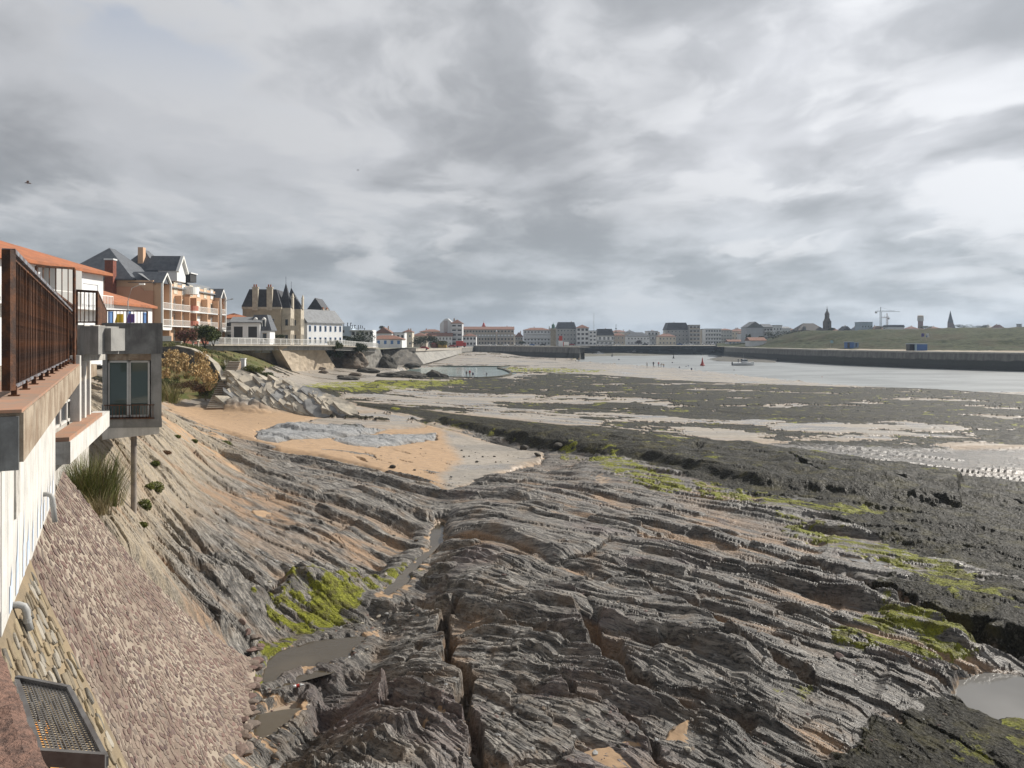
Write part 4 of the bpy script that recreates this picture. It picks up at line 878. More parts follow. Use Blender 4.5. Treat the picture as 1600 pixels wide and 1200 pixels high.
def house(name, label, x, y, z0, w, d, h, rz=0, roof='hip', rh=2.0, wall=WHITE, rmat=TILE, rows=2, cols=4, axis='x', wv=(.95, 1.35), frame=WHITE, pane=GLASS, chim=1, cat='house', group=None,
          balc=None, side=0, skip=(), ground=None, ov=.35, z1=None):
    root = empty(name, (x, y, z0), rz, label, cat, group)
    m = MB().box((0, 0, -1.5), (w, d, h), wall)
    if roof == 'gable' and axis == 'y': m.add([(0, 0, h), (w, 0, h), (w / 2, 0, h + rh * .96), (0, d, h), (w, d, h), (w / 2, d, h + rh * .96)], [(0, 1, 2), (5, 4, 3)], wall)
    if roof == 'gable' and axis == 'x': m.add([(0, 0, h), (0, d, h), (0, d / 2, h + rh * .96), (w, 0, h), (w, d, h), (w, d / 2, h + rh * .96)], [(2, 1, 0), (3, 4, 5)], wall)
    m.build('wall', root)
    rf = setm(roof_mesh(roof, w, d, h, rh, ov, axis), rmat).build('roof', root)
    fl = h / rows; n = 0
    for r in range(rows):
        for c in range(cols):
            if (r, c) in skip: continue
            cw = w / cols; xx = cw * (c + .5); ww = min(wv[0], cw * .75); hh = min(wv[1], fl * .62)
            pn_ = pane if not isinstance(pane, (list, tuple)) else pane[(r * 7 + c * 3) % len(pane)]
            if balc and r in balc and r > 0: window(root, xx, 0, fl * r + .1, min(wv[0] * 1.5, cw * .8), fl * .72, frame, pn_)
            else: window(root, xx, 0, fl * r + fl * .3, ww, hh, frame, pn_)
    for r in range(rows):
        for c in range(side):
            window(root, w, d / side * (c + .5), fl * r + fl * .3, min(wv[0], d / side * .7), min(wv[1], fl * .62), frame, pane if not isinstance(pane, (list, tuple)) else pane[0], R(90))
    if balc:
        for r in balc:
            if r > 0: balcony(root, .25, w - .25, fl * r, .9, solid=balc[r] if isinstance(balc, dict) else None)
    r_ = random.Random(int(abs(x) * 7 + w * 13))
    for i in range(chim):
        cx = w * r_.uniform(.15, .85); cy = d * r_.uniform(.4, .6); top = h + (rh if roof != 'flat' else .6) + .5
        MB().box((cx - .35, cy - .3, h), (cx + .35, cy + .3, top), BRICKR if rmat in (TILE, TILE_B) else BEIGE).box((cx - .2, cy - .15, top), (cx + .2, cy + .15, top + .4), TILE).build('chimney', rf)
    return root
TZ = 5.7
TREG = []
def town(label, px0, px1, eave, ridge, D, d=10, base=None, **k):
    """a building of the far shore between two photo columns, its eave and ridge at given photo rows"""
    TREG.append((.5 * (px0 + px1), label)); x0 = (px0 - 800) * D / F; w_ = (px1 - px0) * D / F; z0 = k.pop('z0', TZ)
    h = CZ + (HY - eave) * D / F - z0; rh = max(.3, (eave - ridge) * D / F * (D + d * .4) / D)
    if k.get('rmat', TILE) is TILE: k['rmat'] = TILE_F
    return house(k.pop('name', 'house'), label, x0, D, z0, w_, d, h, rh=rh, **k)
PV = [GLASS, DARKIN, SHUT]
TILE_F = mat('hazed_far_tiles', (.22, .115, .085), .9, scale=1.0, col2=(.17, .10, .08), bump=.6, bscale=9)  # far copy of the roof tiles, distance haze mixed into the colour
# ---- ground of the town and the quays
TG = mat('town_ground', (.20, .185, .16), .95, scale=.06, col2=(.13, .13, .11))
tag(MB().add([(-900, 520, TZ - .02), (-115, 520, TZ - .02), (-40, 470, TZ - .02), (10, 490, TZ - .02), (1500, 560, TZ - .02), (1500, 3500, TZ - .02), (-900, 3500, TZ - .02)], [tuple(range(7))], TG).build('town_ground'), kind='structure')
mtid = bpy.data.materials.new('quay_masonry'); mtid.use_nodes = True; t = NT(mtid.node_tree); co = t.n('ShaderNodeTexCoord').outputs['Object']
zz = t.n('ShaderNodeSeparateXYZ', {0: co}).outputs[2]; nz = t.noise(co, .35, 6, .6); lin = t.m('ADD', zz, t.m('MULTIPLY', t.m('SUBTRACT', nz, .5), 1.2))
br_ = t.noise(t.n('ShaderNodeMapping', {'Vector': co, 'Scale': (1, 1, .25)}).outputs[0], .9, 6, .65)
c = t.mix(t.ramp(lin, 2.9, 3.5), t.mix(br_, (.028, .03, .024), (.05, .048, .038)), t.mix(t.ramp(br_, .35, .65), (.19, .18, .16), (.11, .105, .095)))
c = t.mix(t.ramp(lin, 1.3, 1.7, .5, 0), c, (.02, .02, .017))
p_ = t.n('ShaderNodeBsdfPrincipled', {'Base Color': c, 'Roughness': .85}); bn = t.n('ShaderNodeBump', {'Strength': .6, 'Distance': .15, 'Height': t.noise(co, 1.5, 6, .6)}); t.t.links.new(bn.outputs[0], p_.inputs['Normal'])
t.t.links.new(p_.outputs[0], t.n('ShaderNodeOutputMaterial').inputs[0]); QUAY = mtid
COPE = mat('quay_coping', (.34, .32, .28), .9, scale=.8, col2=(.25, .24, .22))
def quay(label, pts, ztop, thick, zbot=-1.5, name='quay_wall', bat=.35, cope=.5, seg=12.0, parap=0):
    """harbour wall along pts (front line at the top), battered, with a proud coping and vertical joints"""
    root = empty(name, (pts[0][0], pts[0][1], 0), label=label, cat='quay wall'); P = [Vector((a, b, 0)) for a, b in pts]; n = len(P); N = []
    for i in range(n):
        d = (P[min(i + 1, n - 1)] - P[max(i - 1, 0)]).normalized(); N.append(Vector((d.y, -d.x, 0)))
    m = MB(); H = ztop - zbot
    for i in range(n - 1):
        a, b, na, nb_ = P[i], P[i + 1], N[i], N[i + 1]
        def V(p, q, o, z): q2 = p + q * o; return (q2.x, q2.y, z)
        m.hexa([V(a, na, H * bat * .3, zbot), V(b, nb_, H * bat * .3, zbot), V(b, nb_, -thick, zbot), V(a, na, -thick, zbot), V(a, na, 0, ztop - cope), V(b, nb_, 0, ztop - cope), V(b, nb_, -thick, ztop - cope), V(a, na, -thick, ztop - cope)], QUAY)
    Wb(m, 'wall', root)
    for i in range(n - 1):
        a, b = P[i], P[i + 1]; L = (b - a).length; k = max(1, int(L / seg)); d = (b - a) / k; nn_ = N[i]
        for j in range(k):
            q0 = a + d * (j + .004); q1 = a + d * (j + .996); z0 = ztop - cope + .003; up = rnd.uniform(0, .04)
            m = MB().hexa([(*(q0 + nn_ * .15)[:2], z0), (*(q1 + nn_ * .15)[:2], z0), (*(q1 - nn_ * thick)[:2], z0), (*(q0 - nn_ * thick)[:2], z0), (*(q0 + nn_ * .15)[:2], ztop + up), (*(q1 + nn_ * .15)[:2], ztop + up), (*(q1 - nn_ * thick)[:2], ztop + up), (*(q0 - nn_ * thick)[:2], ztop + up)], COPE)
            Wb(m, 'coping', root)
    return root
def X_(px, D): return (px - 800) * D / F
quay('long dark grey jetty wall ending in a rounded head left of the river mouth', [(X_(735, 452), 452), (X_(800, 425), 425), (X_(870, 392), 392), (X_(896, 378), 378), (X_(904, 377), 377), (X_(907, 382), 382), (X_(906, 392), 392)], 6.3, 7, name='jetty')
quay('grey sea wall behind the far beach below the row of parked cars', [(X_(715, 395), 395), (X_(740, 450), 450), (X_(800, 490), 490), (X_(860, 505), 505), (X_(930, 512), 512)], TZ, 4)
quay('pale quay wall above the mud bank with moored boats', [(X_(928, 512), 512), (X_(985, 530), 530), (X_(1020, 548), 548)], TZ, 4, zbot=.2)
quay('dark quay wall on the far side of the river, in the middle', [(X_(1016, 548), 548), (X_(1030, 532), 532), (X_(1083, 530), 530), (X_(1087, 560), 560)], TZ, 5)
quay('dark low quay wall far up the river beside the white shed', [(X_(1085, 575), 575), (X_(1200, 590), 590)], TZ, 5)
quay('long dark harbour wall along the right bank of the river', [(X_(1132, 432), 432), (X_(1133, 424), 424), (X_(1137, 418), 418), (X_(1200, 360), 360), (X_(1320, 296), 296), (X_(1450, 262), 262), (X_(1600, 238), 238), (X_(1800, 215), 215)], 5.8, 5, name='harbour_wall')
# foreshore bank with boats, shoal by the right wall
def bank(name, pts, z, m_, kind='structure', rough=.25):
    bm = bmesh.new(); vs = [bm.verts.new((a, b, z_)) for a, b, z_ in pts]; bm.faces.new(vs); bmesh.ops.triangulate(bm, faces=bm.faces)
    bmesh.ops.subdivide_edges(bm, edges=bm.edges, cuts=7, use_grid_fill=True)
    for v in bm.verts: v.co.z += rough * float(fbm(np.array([v.co.x / 9]), np.array([v.co.y / 9]), 77, 3)[0])
    me = bpy.data.meshes.new(name); bm.to_mesh(me); bm.free(); me.materials.append(m_); return tag(link(name, me), kind=kind)
MUD = mat('river_mud', (.13, .12, .095), .8, scale=.12, col2=(.085, .085, .06), bump=.5, bscale=1)
bank('mud_bank', [(X_(900, 420), 420, -.4), (X_(960, 440), 440, -.5), (X_(1020, 452), 452, -.5), (X_(1060, 470), 470, -.5), (X_(1058, 529), 529, .8), (X_(1020, 540), 540, 2.0), (X_(930, 515), 515, 2.4), (X_(900, 510), 510, 1.6)], 0, MUD)
bank('shoal', [(X_(1096, 360), 360, -.25), (X_(1120, 350), 350, .2), (X_(1150, 338), 338, -.1), (X_(1210, 318), 318, -.3), (X_(1215, 350), 350, .9), (X_(1135, 415), 415, 1.2), (X_(1110, 390), 390, .1)], 0, mat('weedy_rock', (.05, .045, .035), .8, scale=.4, col2=(.09, .085, .07), bump=1, bscale=2))

# ---- dunes on the right bank
def build_dunes():
    px = np.linspace(1120, 2300, 420); dd_ = np.concatenate([np.linspace(0, 60, 60), np.linspace(61, 420, 90)])
    wl = [(1120, 436), (1137, 420), (1200, 362), (1320, 298), (1450, 264), (1600, 240), (1800, 217), (2300, 180)]
    W0 = np.interp(px, [a for a, b in wl], [b for a, b in wl]) + 4.5
    PX, DD = np.meshgrid(px, dd_); Y = W0[None] + DD; X = (PX - 800) * Y / F * (1.0) 
    crest = np.interp(px, [1120, 1185, 1215, 1250, 1300, 1400, 1500, 1600, 2300], [536, 534, 524, 518, 516, 515, 512.5, 511.5, 509])[None]
    t1 = ss(DD, 16, 105); zc_ = CZ + (HY - crest) * (W0[None] + 105) / F
    Z = 5.72 + (zc_ - 5.9) * t1
    n = fbm(X / 34, Y / 22, 500, 5); n2 = fbm(X / 6, Y / 6, 510, 4)
    Z = Z + (n * 2.2 * ss(DD, 18, 50) * (1 - .75 * ss(DD, 80, 120)) + n2 * .5 * ss(DD, 10, 25)) * ss(PX, 1170, 1230); Z = np.where(DD < 4, 5.75, Z)
    grass = ss(n2 * .8 + n * .5 + ss(DD, 14, 40) * 1.5 - .5, -.12, .15) * ss(DD, 8, 16); grass = np.maximum(grass, ss(PX, 1330, 1250) * ss(DD, 12, 20))
    ny, nx = X.shape; idx = np.arange(nx * ny).reshape(ny, nx); q = np.stack([idx[:-1, :-1], idx[:-1, 1:], idx[1:, 1:], idx[1:, :-1]], -1).reshape(-1, 4)
    me = bpy.data.meshes.new('dunes'); me.from_pydata(np.stack([X, Y, Z], -1).reshape(-1, 3).tolist(), [], q.tolist())
    a = me.color_attributes.new('g', 'FLOAT_COLOR', 'POINT'); g = grass.ravel(); a.data.foreach_set('color', np.stack([g, g, g, g * 0 + 1], -1).reshape(-1).astype(np.float32))
    mt = bpy.data.materials.new('dune_grass_and_sand'); mt.use_nodes = True; t = NT(mt.node_tree); co = t.n('ShaderNodeTexCoord').outputs['Object']
    gv = t.n('ShaderNodeSeparateColor', {0: t.n('ShaderNodeVertexColor', layer_name='g').outputs[0]}).outputs[0]; nn_ = t.noise(co, .55, 7, .68); nb_ = t.noise(co, .05, 4, .6)
    gc = t.mix(t.ramp(nn_, .38, .62), (.022, .030, .013), (.06, .066, .03)); gc = t.mix(t.ramp(nb_, .45, .62, 0, .7), gc, (.06, .052, .03))
    gc = t.mix(t.ramp(t.noise(co, 1.6, 5, .6), .55, .7, 0, .7), gc, (.03, .036, .018))
    c = t.mix(t.ramp(t.m('ADD', gv, t.m('MULTIPLY', t.m('SUBTRACT', nn_, .5), 1.3)), .36, .56), t.mix(nn_, (.36, .31, .25), (.27, .24, .19)), gc)
    b = t.n('ShaderNodeBsdfPrincipled', {'Base Color': c, 'Roughness': .95, 'Specular IOR Level': .08}); bn = t.n('ShaderNodeBump', {'Strength': .9, 'Distance': .35, 'Height': nn_}); t.t.links.new(bn.outputs[0], b.inputs['Normal'])
    t.t.links.new(b.outputs[0], t.n('ShaderNodeOutputMaterial').inputs[0]); me.materials.append(mt); me.polygons.foreach_set('use_smooth', [True] * len(me.polygons)); me.update()
    return tag(link('dunes', me), kind='structure')
build_dunes()

# ---- left bank near: garden house and its annex
h1 = house('house', 'white house with low orange tiled roof and balcony at the left edge', -31, 36, 9.6, 23, 11, 5.3, rz=R(91), roof='hip', rh=2.1, rmat=TILE, wall=WHITE, rows=2, cols=6, chim=2, wv=(1.7, 1.5), pane=SHUT, balc={1: None}, skip=((1, 4),), ov=.5)
MB().box((15.2, -.9, 2.7), (18.3, -.004, 5.2), GREYW).build('loggia_wall', h1)
house('house', 'small white annex with orange tiles and blue shutters before the salmon block', -33.2, 62, 9.4, 10, 7, 3.5, rz=R(93), roof='hip', rh=1.4, rows=1, cols=3, wv=(.8, 2.0), frame=BLUESH, pane=BLUESH, chim=0, cat='house')
house('house', 'white house with brown tiled roof behind the rusty railing, far left', -40, 42, 9.6, 14, 10, 5.6, rz=R(91), roof='gable', rh=1.6, rmat=TILE_B, rows=2, cols=3, chim=1, pane=PV)
lf = empty('street_lamp', tuple(PD(200, 500, 60))[:2] + (9.4,), label='slim grey street lamp with arm in front of the salmon side wall', cat='street lamp')
q = PD(200, 0, 60); Wb(MB().tube([(q.x, 60, 9.4), (q.x, 60, 13.0)], .04, 6, GREYW), 'pole', lf); Wb(MB().tube([(q.x, 60, 13), (q.x + .3, 60, 14), (q.x + 1.0, 60, 14.3)], .025, 6, GREYW), 'arm', lf); Wb(MB().box((q.x + .9, 59.9, 14.25), (q.x + 1.3, 60.1, 14.36), RAILW), 'lamp_head', lf)

# ---- salmon apartment block
ap = empty('apartment_building', (-58.4, 125, 9.3), R(93.0), label='salmon apartment block with slate roofs and white balconies along the promenade', cat='building')
L, DP = 33.5, 15.0; EV = 10.3
MB().box((0, 0, -2), (L, DP, EV), ORANGE_L).build('wall', ap)
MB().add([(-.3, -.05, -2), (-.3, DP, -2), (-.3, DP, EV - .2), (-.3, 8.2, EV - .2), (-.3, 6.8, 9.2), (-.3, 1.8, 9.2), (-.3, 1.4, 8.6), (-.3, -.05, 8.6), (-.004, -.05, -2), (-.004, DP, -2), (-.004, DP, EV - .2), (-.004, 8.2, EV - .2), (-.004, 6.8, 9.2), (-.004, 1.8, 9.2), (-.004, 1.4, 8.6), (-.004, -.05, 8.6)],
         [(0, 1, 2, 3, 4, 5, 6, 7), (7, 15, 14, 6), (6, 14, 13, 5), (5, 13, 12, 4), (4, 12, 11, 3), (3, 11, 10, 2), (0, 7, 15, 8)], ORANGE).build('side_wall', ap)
MB().box((-1.5, 5.7, -2), (-.305, 7.0, 13.4), BRICKR).box((-1.6, 5.6, 13.4), (-.2, 7.1, 13.65), WHITE).build('brick_chimney', ap)
rf = MB(); rf.add([(-.2, -.4, EV - .7), (L + .2, -.4, EV - .7), (L + .2, 2.4, EV + 1.2), (-.2, 2.4, EV + 1.2)], [(0, 1, 2, 3)], SLATE_L)
rf.build('front_roof', ap)
setm(roof_mesh('hip', 13, 12, 0, 5.6, .3), SLATE).build('roof', ap, loc=(-.5, 3.2, EV))
setm(roof_mesh('hip', 9, 8, 0, 4.8, .2), SLATE).build('roof', ap, loc=(9, 2.6, EV + 1.4))
setm(roof_mesh('hip', 18, 10, 0, 4.2, .2), SLATE).build('roof', ap, loc=(12.5, 3.4, EV + .4))
setm(roof_mesh('hip', 4, 4, 0, 2.6, .4), SLATE_D).build('roof_turret', ap, loc=(20, 8, EV + 3.6))
for x, y, z in ((10.5, 6, EV + 5.2), (25.5, 7, EV + 3.2)): MB().box((x, y, EV), (x + 1.1, y + .9, z + 1.4), ORANGE_L).build('chimney', ap)
def gable_bay(x0, x1, dep, zt, apex, zb=2.3, arch=True, nm='gabled_loggia'):
    m = MB(); t = .22; xm = (x0 + x1) / 2
    for xa in (x0, x1 - t): m.box((xa, -dep, zb), (xa + t, -dep + .3, zt), RAILW)
    m.beam((x0 + .05, -dep + .15, zt), (xm, -dep + .15, apex), .3, .32, RAILW, up=(0, 1, 0)); m.beam((x1 - .05, -dep + .15, zt), (xm, -dep + .15, apex), .3, .32, RAILW, up=(0, 1, 0))
    g = m.build(nm, ap); s = MB()
    s.box((x0 + .02, -dep + .304, zb), (x0 + .2, -.003, zt), ORANGE_L); s.box((x1 - .2, -dep + .304, -1), (x1 - .02, -.003, zt), ORANGE_L); s.box((x0 + .02, -dep + .304, -1), (x0 + .2, -.003, zb - .003), ORANGE_L); s.build('cheek_wall', g)
    MB().add([(x0 - .2, -dep, zt), (xm, -dep, apex + .25), (x1 + .2, -dep, zt), (x0 - .2, 4, zt), (xm, 4, apex + .25), (x1 + .2, 4, zt), (x0, -dep + .31, zt - .02), (x1, -dep + .31, zt - .02), (xm, -dep + .31, apex - .1)], [(0, 3, 4, 1), (1, 4, 5, 2), (6, 7, 8)], SLATE).build('small_roof', g)
    MB().box((x0 + .2, -dep + .02, zb - .1), (x1 - .2, -dep + .2, zb + .35), RAILW).build('arch_panel', g)
gable_bay(.1, 3.9, 1.5, 9.9, 11.6); gable_bay(29.2, 32.6, 1.5, 9.0, 10.7)
fl = 2.75
for r in range(4):
    z = .2 + fl * r
    for c_ in range(9):
        x = 1.9 + c_ * 3.75
        if x > L - 1: continue
        window(ap, x, 0, z + .15, 1.7, 2.0, CREAM, (SHUT, GLASS, SHUT, CREAM)[(r * 3 + c_) % 4], sub=False)
    if r in (1, 2):
        balcony(ap, .35, 3.7, z, 1.45); balcony(ap, 4.3, 13.2, z, 1.2); balcony(ap, 16.4, 28.3, z, 1.2); balcony(ap, 29.4, 32.4, z, 1.45)
        bl = MB().prism([(13.3 + 1.55 + 1.55 * math.cos(a), -.9 + 1.1 * math.sin(a)) for a in [math.pi * (1 + k / 10) for k in range(11)]] + [(16.4, 0), (13.3, 0)], z - .25, z + .12, RAILW).build('round_balcony', ap)
        MB().prism([(13.3 + 1.55 + 1.5 * math.cos(a), -.9 + 1.05 * math.sin(a)) for a in [math.pi * (1 + k / 10) for k in range(11)]], z + .125, z + 1.05, mat('terracotta_panel', (.36, .13, .085), .7)).build('balustrade', bl)
    if r == 3:
        MB().prism([(13.3 + 1.55 + 1.55 * math.cos(a), -.9 + 1.1 * math.sin(a)) for a in [math.pi * (1 + k / 10) for k in range(11)]] + [(16.4, 0), (13.3, 0)], z + .4, z + 1.7, RAILW).build('round_balcony', ap)
    for x in (4.15, 9.2, 13.1, 16.5, 22.4, 28.6): MB().box((x - .12, -1.15, z - fl + (2 if r == 0 else .06)), (x + .12, -.01, z - .13 + (fl if r == 0 else 0)), ORANGE_L).build('fin_wall', ap)
dm = MB().box((9.6, -.2, EV + .6), (13.6, 5, EV + 2.4), WHITE).add([(9.6, -.2, EV + 2.4), (13.6, -.2, EV + 2.4), (11.6, -.2, EV + 4.9)], [(0, 1, 2)], WHITE).build('dormer', ap)
MB().beam((9.3, -.4, EV + 2.2), (11.6, -.4, EV + 5.1), .35, .5, RAILW, up=(0, 1, 0)).beam((13.9, -.4, EV + 2.2), (11.6, -.4, EV + 5.1), .35, .5, RAILW, up=(0, 1, 0)).build('bargeboard', dm)
MB().add([(9.3, -.4, EV + 2.4), (11.6, -.4, EV + 5.2), (13.9, -.4, EV + 2.4), (9.3, 5, EV + 2.4), (11.6, 5, EV + 5.2), (13.9, 5, EV + 2.4)], [(0, 3, 4, 1), (1, 4, 5, 2)], SLATE).build('dormer_roof', dm)
MB().box((17.6, .4, EV + 1.1), (20.8, 4, EV + 2.6), DARKIN).box((17.4, .2, EV + 2.6), (21, 4.2, EV + 2.8), WHITE).build('dormer', ap)
MB().box((4, -3.0, -.6), (25, -2.8, .35), BRICKR).build('garden_wall', ap)
# ---- row between the block and the villa
house('house', 'white low house with balcony right beside the salmon block', X_(347, 158), 158, 9.0, 5.6, 8, 5.2, rz=R(30), roof='hip', rh=1.1, rmat=TILE, rows=2, cols=2, chim=0, balc={1: None}, pane=PV)
house('garage', 'white single storey building with open dark carport left of the villa', X_(361, 150), 150, 8.8, 5.4, 8, 4.4, rz=R(10), roof='gable', rh=1.1, rmat=SLATE_L, rows=1, cols=2, wv=(2.3, 2.6), pane=DARKIN, chim=0, cat='house')
mh = house('house', 'small white house with slate mansard roof and two arched dormers', X_(390, 152), 152, 8.8, 3.9, 5, 2.9, rz=R(6), roof='mansard', rh=3.0, rmat=SLATE, rows=1, cols=2, wv=(.8, 1.6), frame=BEIGE, chim=0)
for x in (1.15, 2.75): MB().box((x - .38, -.12, 3.3), (x + .38, 1.2, 5.2), RAILW).lathe([(.38, 5.2), (.3, 5.4), (.02, 5.55)], 10, RAILW, c=(x, .2)).box((x - .2, -.15, 3.5), (x + .2, -.12, 5.0), GLASS).build('dormer', mh)
# ---- villa
vl = empty('villa', (X_(379, 165), 165, 8.6), R(6), label='old stone villa with steep dark slate roof, tall chimneys and pointed turrets', cat='villa')
W_ = 8.0; V_ = 13
MB().box((0, 0, -1), (W_, V_, 8.2), STONEW).build('wall', vl)
MB().box((-.15, -.15, 7.9), (W_ + .15, V_ + .1, 8.35), STONEL).build('cornice', vl)
setm(roof_mesh('mansard', W_, V_, 0, 3.7, .15), SLATE_D).build('roof', vl, loc=(0, 0, 8.35))
for x in (2.1, 5.1): MB().box((x, -.35, 7.6), (x + 1.15, .7, 12.6), STONEL).box((x - .08, -.43, 12.4), (x + 1.23, .78, 12.65), STONEL).box((x + .2, -.1, 12.65), (x + .45, .2, 13.2), TILE).box((x + .65, -.1, 12.65), (x + .9, .2, 13.2), TILE).build('chimney', vl)
window(vl, 6.1, 0, 3.9, 1.1, 2.1, STONEL, GLASS, sub=True); window(vl, 2.4, 0, .8, 1.0, 1.8, STONEL, GLASS, sub=True)
for k in range(2):   # two projecting bays of dressed stone on the seaward side
    y0 = 1.0 + k * 6.5; bx = W_ + (1.9 if k == 0 else 3.0); b = MB().box((W_ + .003, y0, -1), (bx, y0 + 4.4, 8.2), STONEL).build('stone_bay', vl)
    for r in range(3): 
        window(vl, bx, y0 + 1.3, .6 + r * 3.5 + (0 if r < 2 else .9), .8, 2.0, STONEL, GLASS, R(90)); window(vl, bx, y0 + 3.1, .6 + r * 3.5 + (0 if r < 2 else .9), .8, 2.0, STONEL, GLASS, R(90))
        window(vl, W_ + (bx - W_) * .55, y0, .6 + r * 3.4, .7, 1.9, STONEL, GLASS) if r < 2 else None
    MB().add([(W_ - .6, y0, 8.2), (bx, y0, 8.2), (bx, y0 + 4.4, 8.2), (W_ - .6, y0 + 4.4, 8.2), (W_ + .5, y0 + 2.2, 13.8 - k * .6)], [(0, 1, 4), (1, 2, 4), (2, 3, 4), (3, 0, 4)], SLATE_D).build('turret_roof', vl)
    MB().box((W_ + .47, y0 + 2.17, 13.2 - k * .6), (W_ + .53, y0 + 2.23, 15.2 - k * .6), SLATE_D).build('finial', vl)
    MB().box((bx - .1, y0 + 1.4, 8.2), (bx + .2, y0 + 3.0, 10.6), STONEL).prism([(bx - .1, y0 + 1.2), (bx + .25, y0 + 1.2), (bx + .25, y0 + 3.2), (bx - .1, y0 + 3.2)], 10.6, 11.5, STONEL, .3).build('dormer', vl)
balcony(vl, W_ + .2, W_ + 3.6, 3.4, .5, y=1.0, solid=STONEL, slabm=STONEL)
# ---- white house with slate roof and the dark triangular block behind
wh = house('house', 'long white two storey house with pale slate roof and blue shutters below', X_(480, 185), 185, 8.2, 14.0, 5.5, 5.7, rz=R(66), roof='gable', rh=3.3, rmat=SLATE_L, rows=2, cols=7, wv=(.7, 1.4), frame=BLUESH, chim=2, pane=GLASS)
dk = empty('gabled_building', (X_(462, 228), 228, 8), label='dark slate building with big triangular gables behind the white house', cat='building')
w2 = 11.5
MB().box((0, 0, -1), (w2, 9, 5.5), GREYW).build('wall', dk)
MB().add([(-.6, 0, 5.2), (w2 + .6, 0, 5.2), (w2 / 2, 0, 14.3), (-.6, 9, 5.2), (w2 + .6, 9, 5.2), (w2 / 2, 9, 14.3)], [(0, 1, 2), (5, 4, 3), (0, 2, 5, 3), (1, 4, 5, 2)], SLATE_D).build('roof', dk)
MB().add([(1.6, -.15, 6.9), (w2 - 1.6, -.15, 6.9), (w2 - 3.2, -.15, 9.6), (3.2, -.15, 9.6)], [(0, 1, 2, 3)], SLATE_L).build('pale_panel', dk)
MB().box((w2 * .8, -.3, 4), (w2 * 1.05, 3, 6.2), BROWNW).box((w2 * .9, -.6, 1), (w2 * 1.1, 2, 3.2), BROWNW).build('side_balcony', dk)
# ---- hotel with rooftop letters
ho = empty('hotel', (X_(524, 290), 290, 7.6), label='pale blue grey flat roofed hotel with dark letters standing on its roof', cat='hotel')
s_ = 290 / F
MB().box((0, 0, -1), (24 * s_, 9, 7.3), wm('pale_blue_wall', (.40, .47, .55))).build('tower_block', ho); MB().box((24 * s_, 1, -1), (58 * s_, 8, 5.9), WHITE).build('wing', ho)
MB().box((22 * s_, -.8, 5.6), (58 * s_, .99, 5.85), WHITE).build('roof_slab', ho)
for i in range(5): window(ho, (26 + i * 7) * s_ + .3, .99, 3.4, 1.1, 1.9, GREYW, DARKIN); balcony(ho, (24 + i * 7) * s_, (29.5 + i * 7) * s_, 2.9, .9, y=.99, solid=RAILW)
window(ho, 11 * s_, 0, 4.8, 1.6, 1.1, GREYW, DARKIN); window(ho, 5 * s_, 0, 1.4, 1.2, 1.2, GREYW, GLASS); window(ho, 18 * s_, 0, 1.4, 1.2, 1.2, GREYW, GLASS)
sg = MB(); 
for x, dx, hh in ((28, 0, 1.5), (31, .15, 1.3), (34, .3, 1.3), (36.5, -.1, 1.4), (42.5, -.2, 1.3), (47.5, .3, 1.3), (50.5, 0, 1.2), (54, .3, 1.2), (60, .1, 1.1), (63.5, .1, 1.1), (66.5, 0, .9)):
    x = (x - 28) * s_ * .98 + .9; z = 7.35 if x < 24 * s_ else 6.6; sg = MB(); sg.box((x - .12, 1, z), (x + .12, 1.12, z + hh), SLATE_D)
    if dx: sg.box((x + .12, 1, z + hh - .3), (x + .12 + abs(dx), 1.12, z + hh), SLATE_D).box((x + .12, 1, z), (x + .12 + abs(dx) * .7, 1.12, z + .25), SLATE_D)
    sg.build('letter', ho)
for x in (24, 34, 44): MB().box((x * s_, 1.5, 5.9), (x * s_ + .2, 1.7, 6.65), SLATE_D).build('sign_post', ho)
MB().box((24 * s_, 1.0, 6.5), (46 * s_, 1.12, 6.62), SLATE_D).build('sign_rail', ho)

# ---- far shore, left to right
G_ = 'houses of the far shore'
town('low white villa with blue shutters and a wide brown roof right of the bridge', 576, 628, 530.5, 524.5, 300, 9, name='villa', z0=7.1, roof='hip', rmat=TILE_B, rows=1, cols=5, wv=(1.3, 2.0), frame=WHITE, pane=BLUESH, chim=0, cat='villa')
town('white house with a round gable window behind the dark trees', 586, 612, 521, 512, 400, 9, roof='gable', axis='y', rmat=TILE, rows=2, cols=2, chim=1, group=G_)
town('white flat roofed house with a terrace beside the round window gable', 612, 632, 520, 519, 405, 9, roof='flat', rmat=FLATR, rows=2, cols=3, chim=0, pane=PV, balc={1: None}, group=G_)
town('cream house with two brick chimneys left of the low orange roofs', 630, 644, 519, 515.5, 430, 9, roof='hip', wall=CREAM, rows=2, cols=2, chim=2, group=G_)
town('low building with bright orange roof beside the dark tree mass', 643, 666, 525, 520, 440, 10, roof='hip', rows=1, cols=3, wall=BEIGE, chim=0, group=G_)
town('wide brown roofed building behind the low white row', 656, 690, 518.5, 514.8, 540, 12, roof='hip', rmat=TILE_B, wall=BEIGE, rows=2, cols=5, group=G_)
town('long low white row with slim dark windows and tiled roof', 664, 706, 525.5, 520.5, 455, 10, roof='gable', rmat=TILE_B, rows=2, cols=8, wv=(.8, 1.5), pane=PV, chim=2, group=G_)
twt = town('tall white apartment tower with five storeys and an orange roof', 705, 722.5, 505.5, 499.5, 460, 9, name='apartment_building', roof='hip', rows=5, cols=2, wv=(2.6, 1.6), chim=2, pane=[DARKIN, GLASS], balc={1: WHITE, 2: WHITE, 3: WHITE, 4: WHITE}, cat='building')
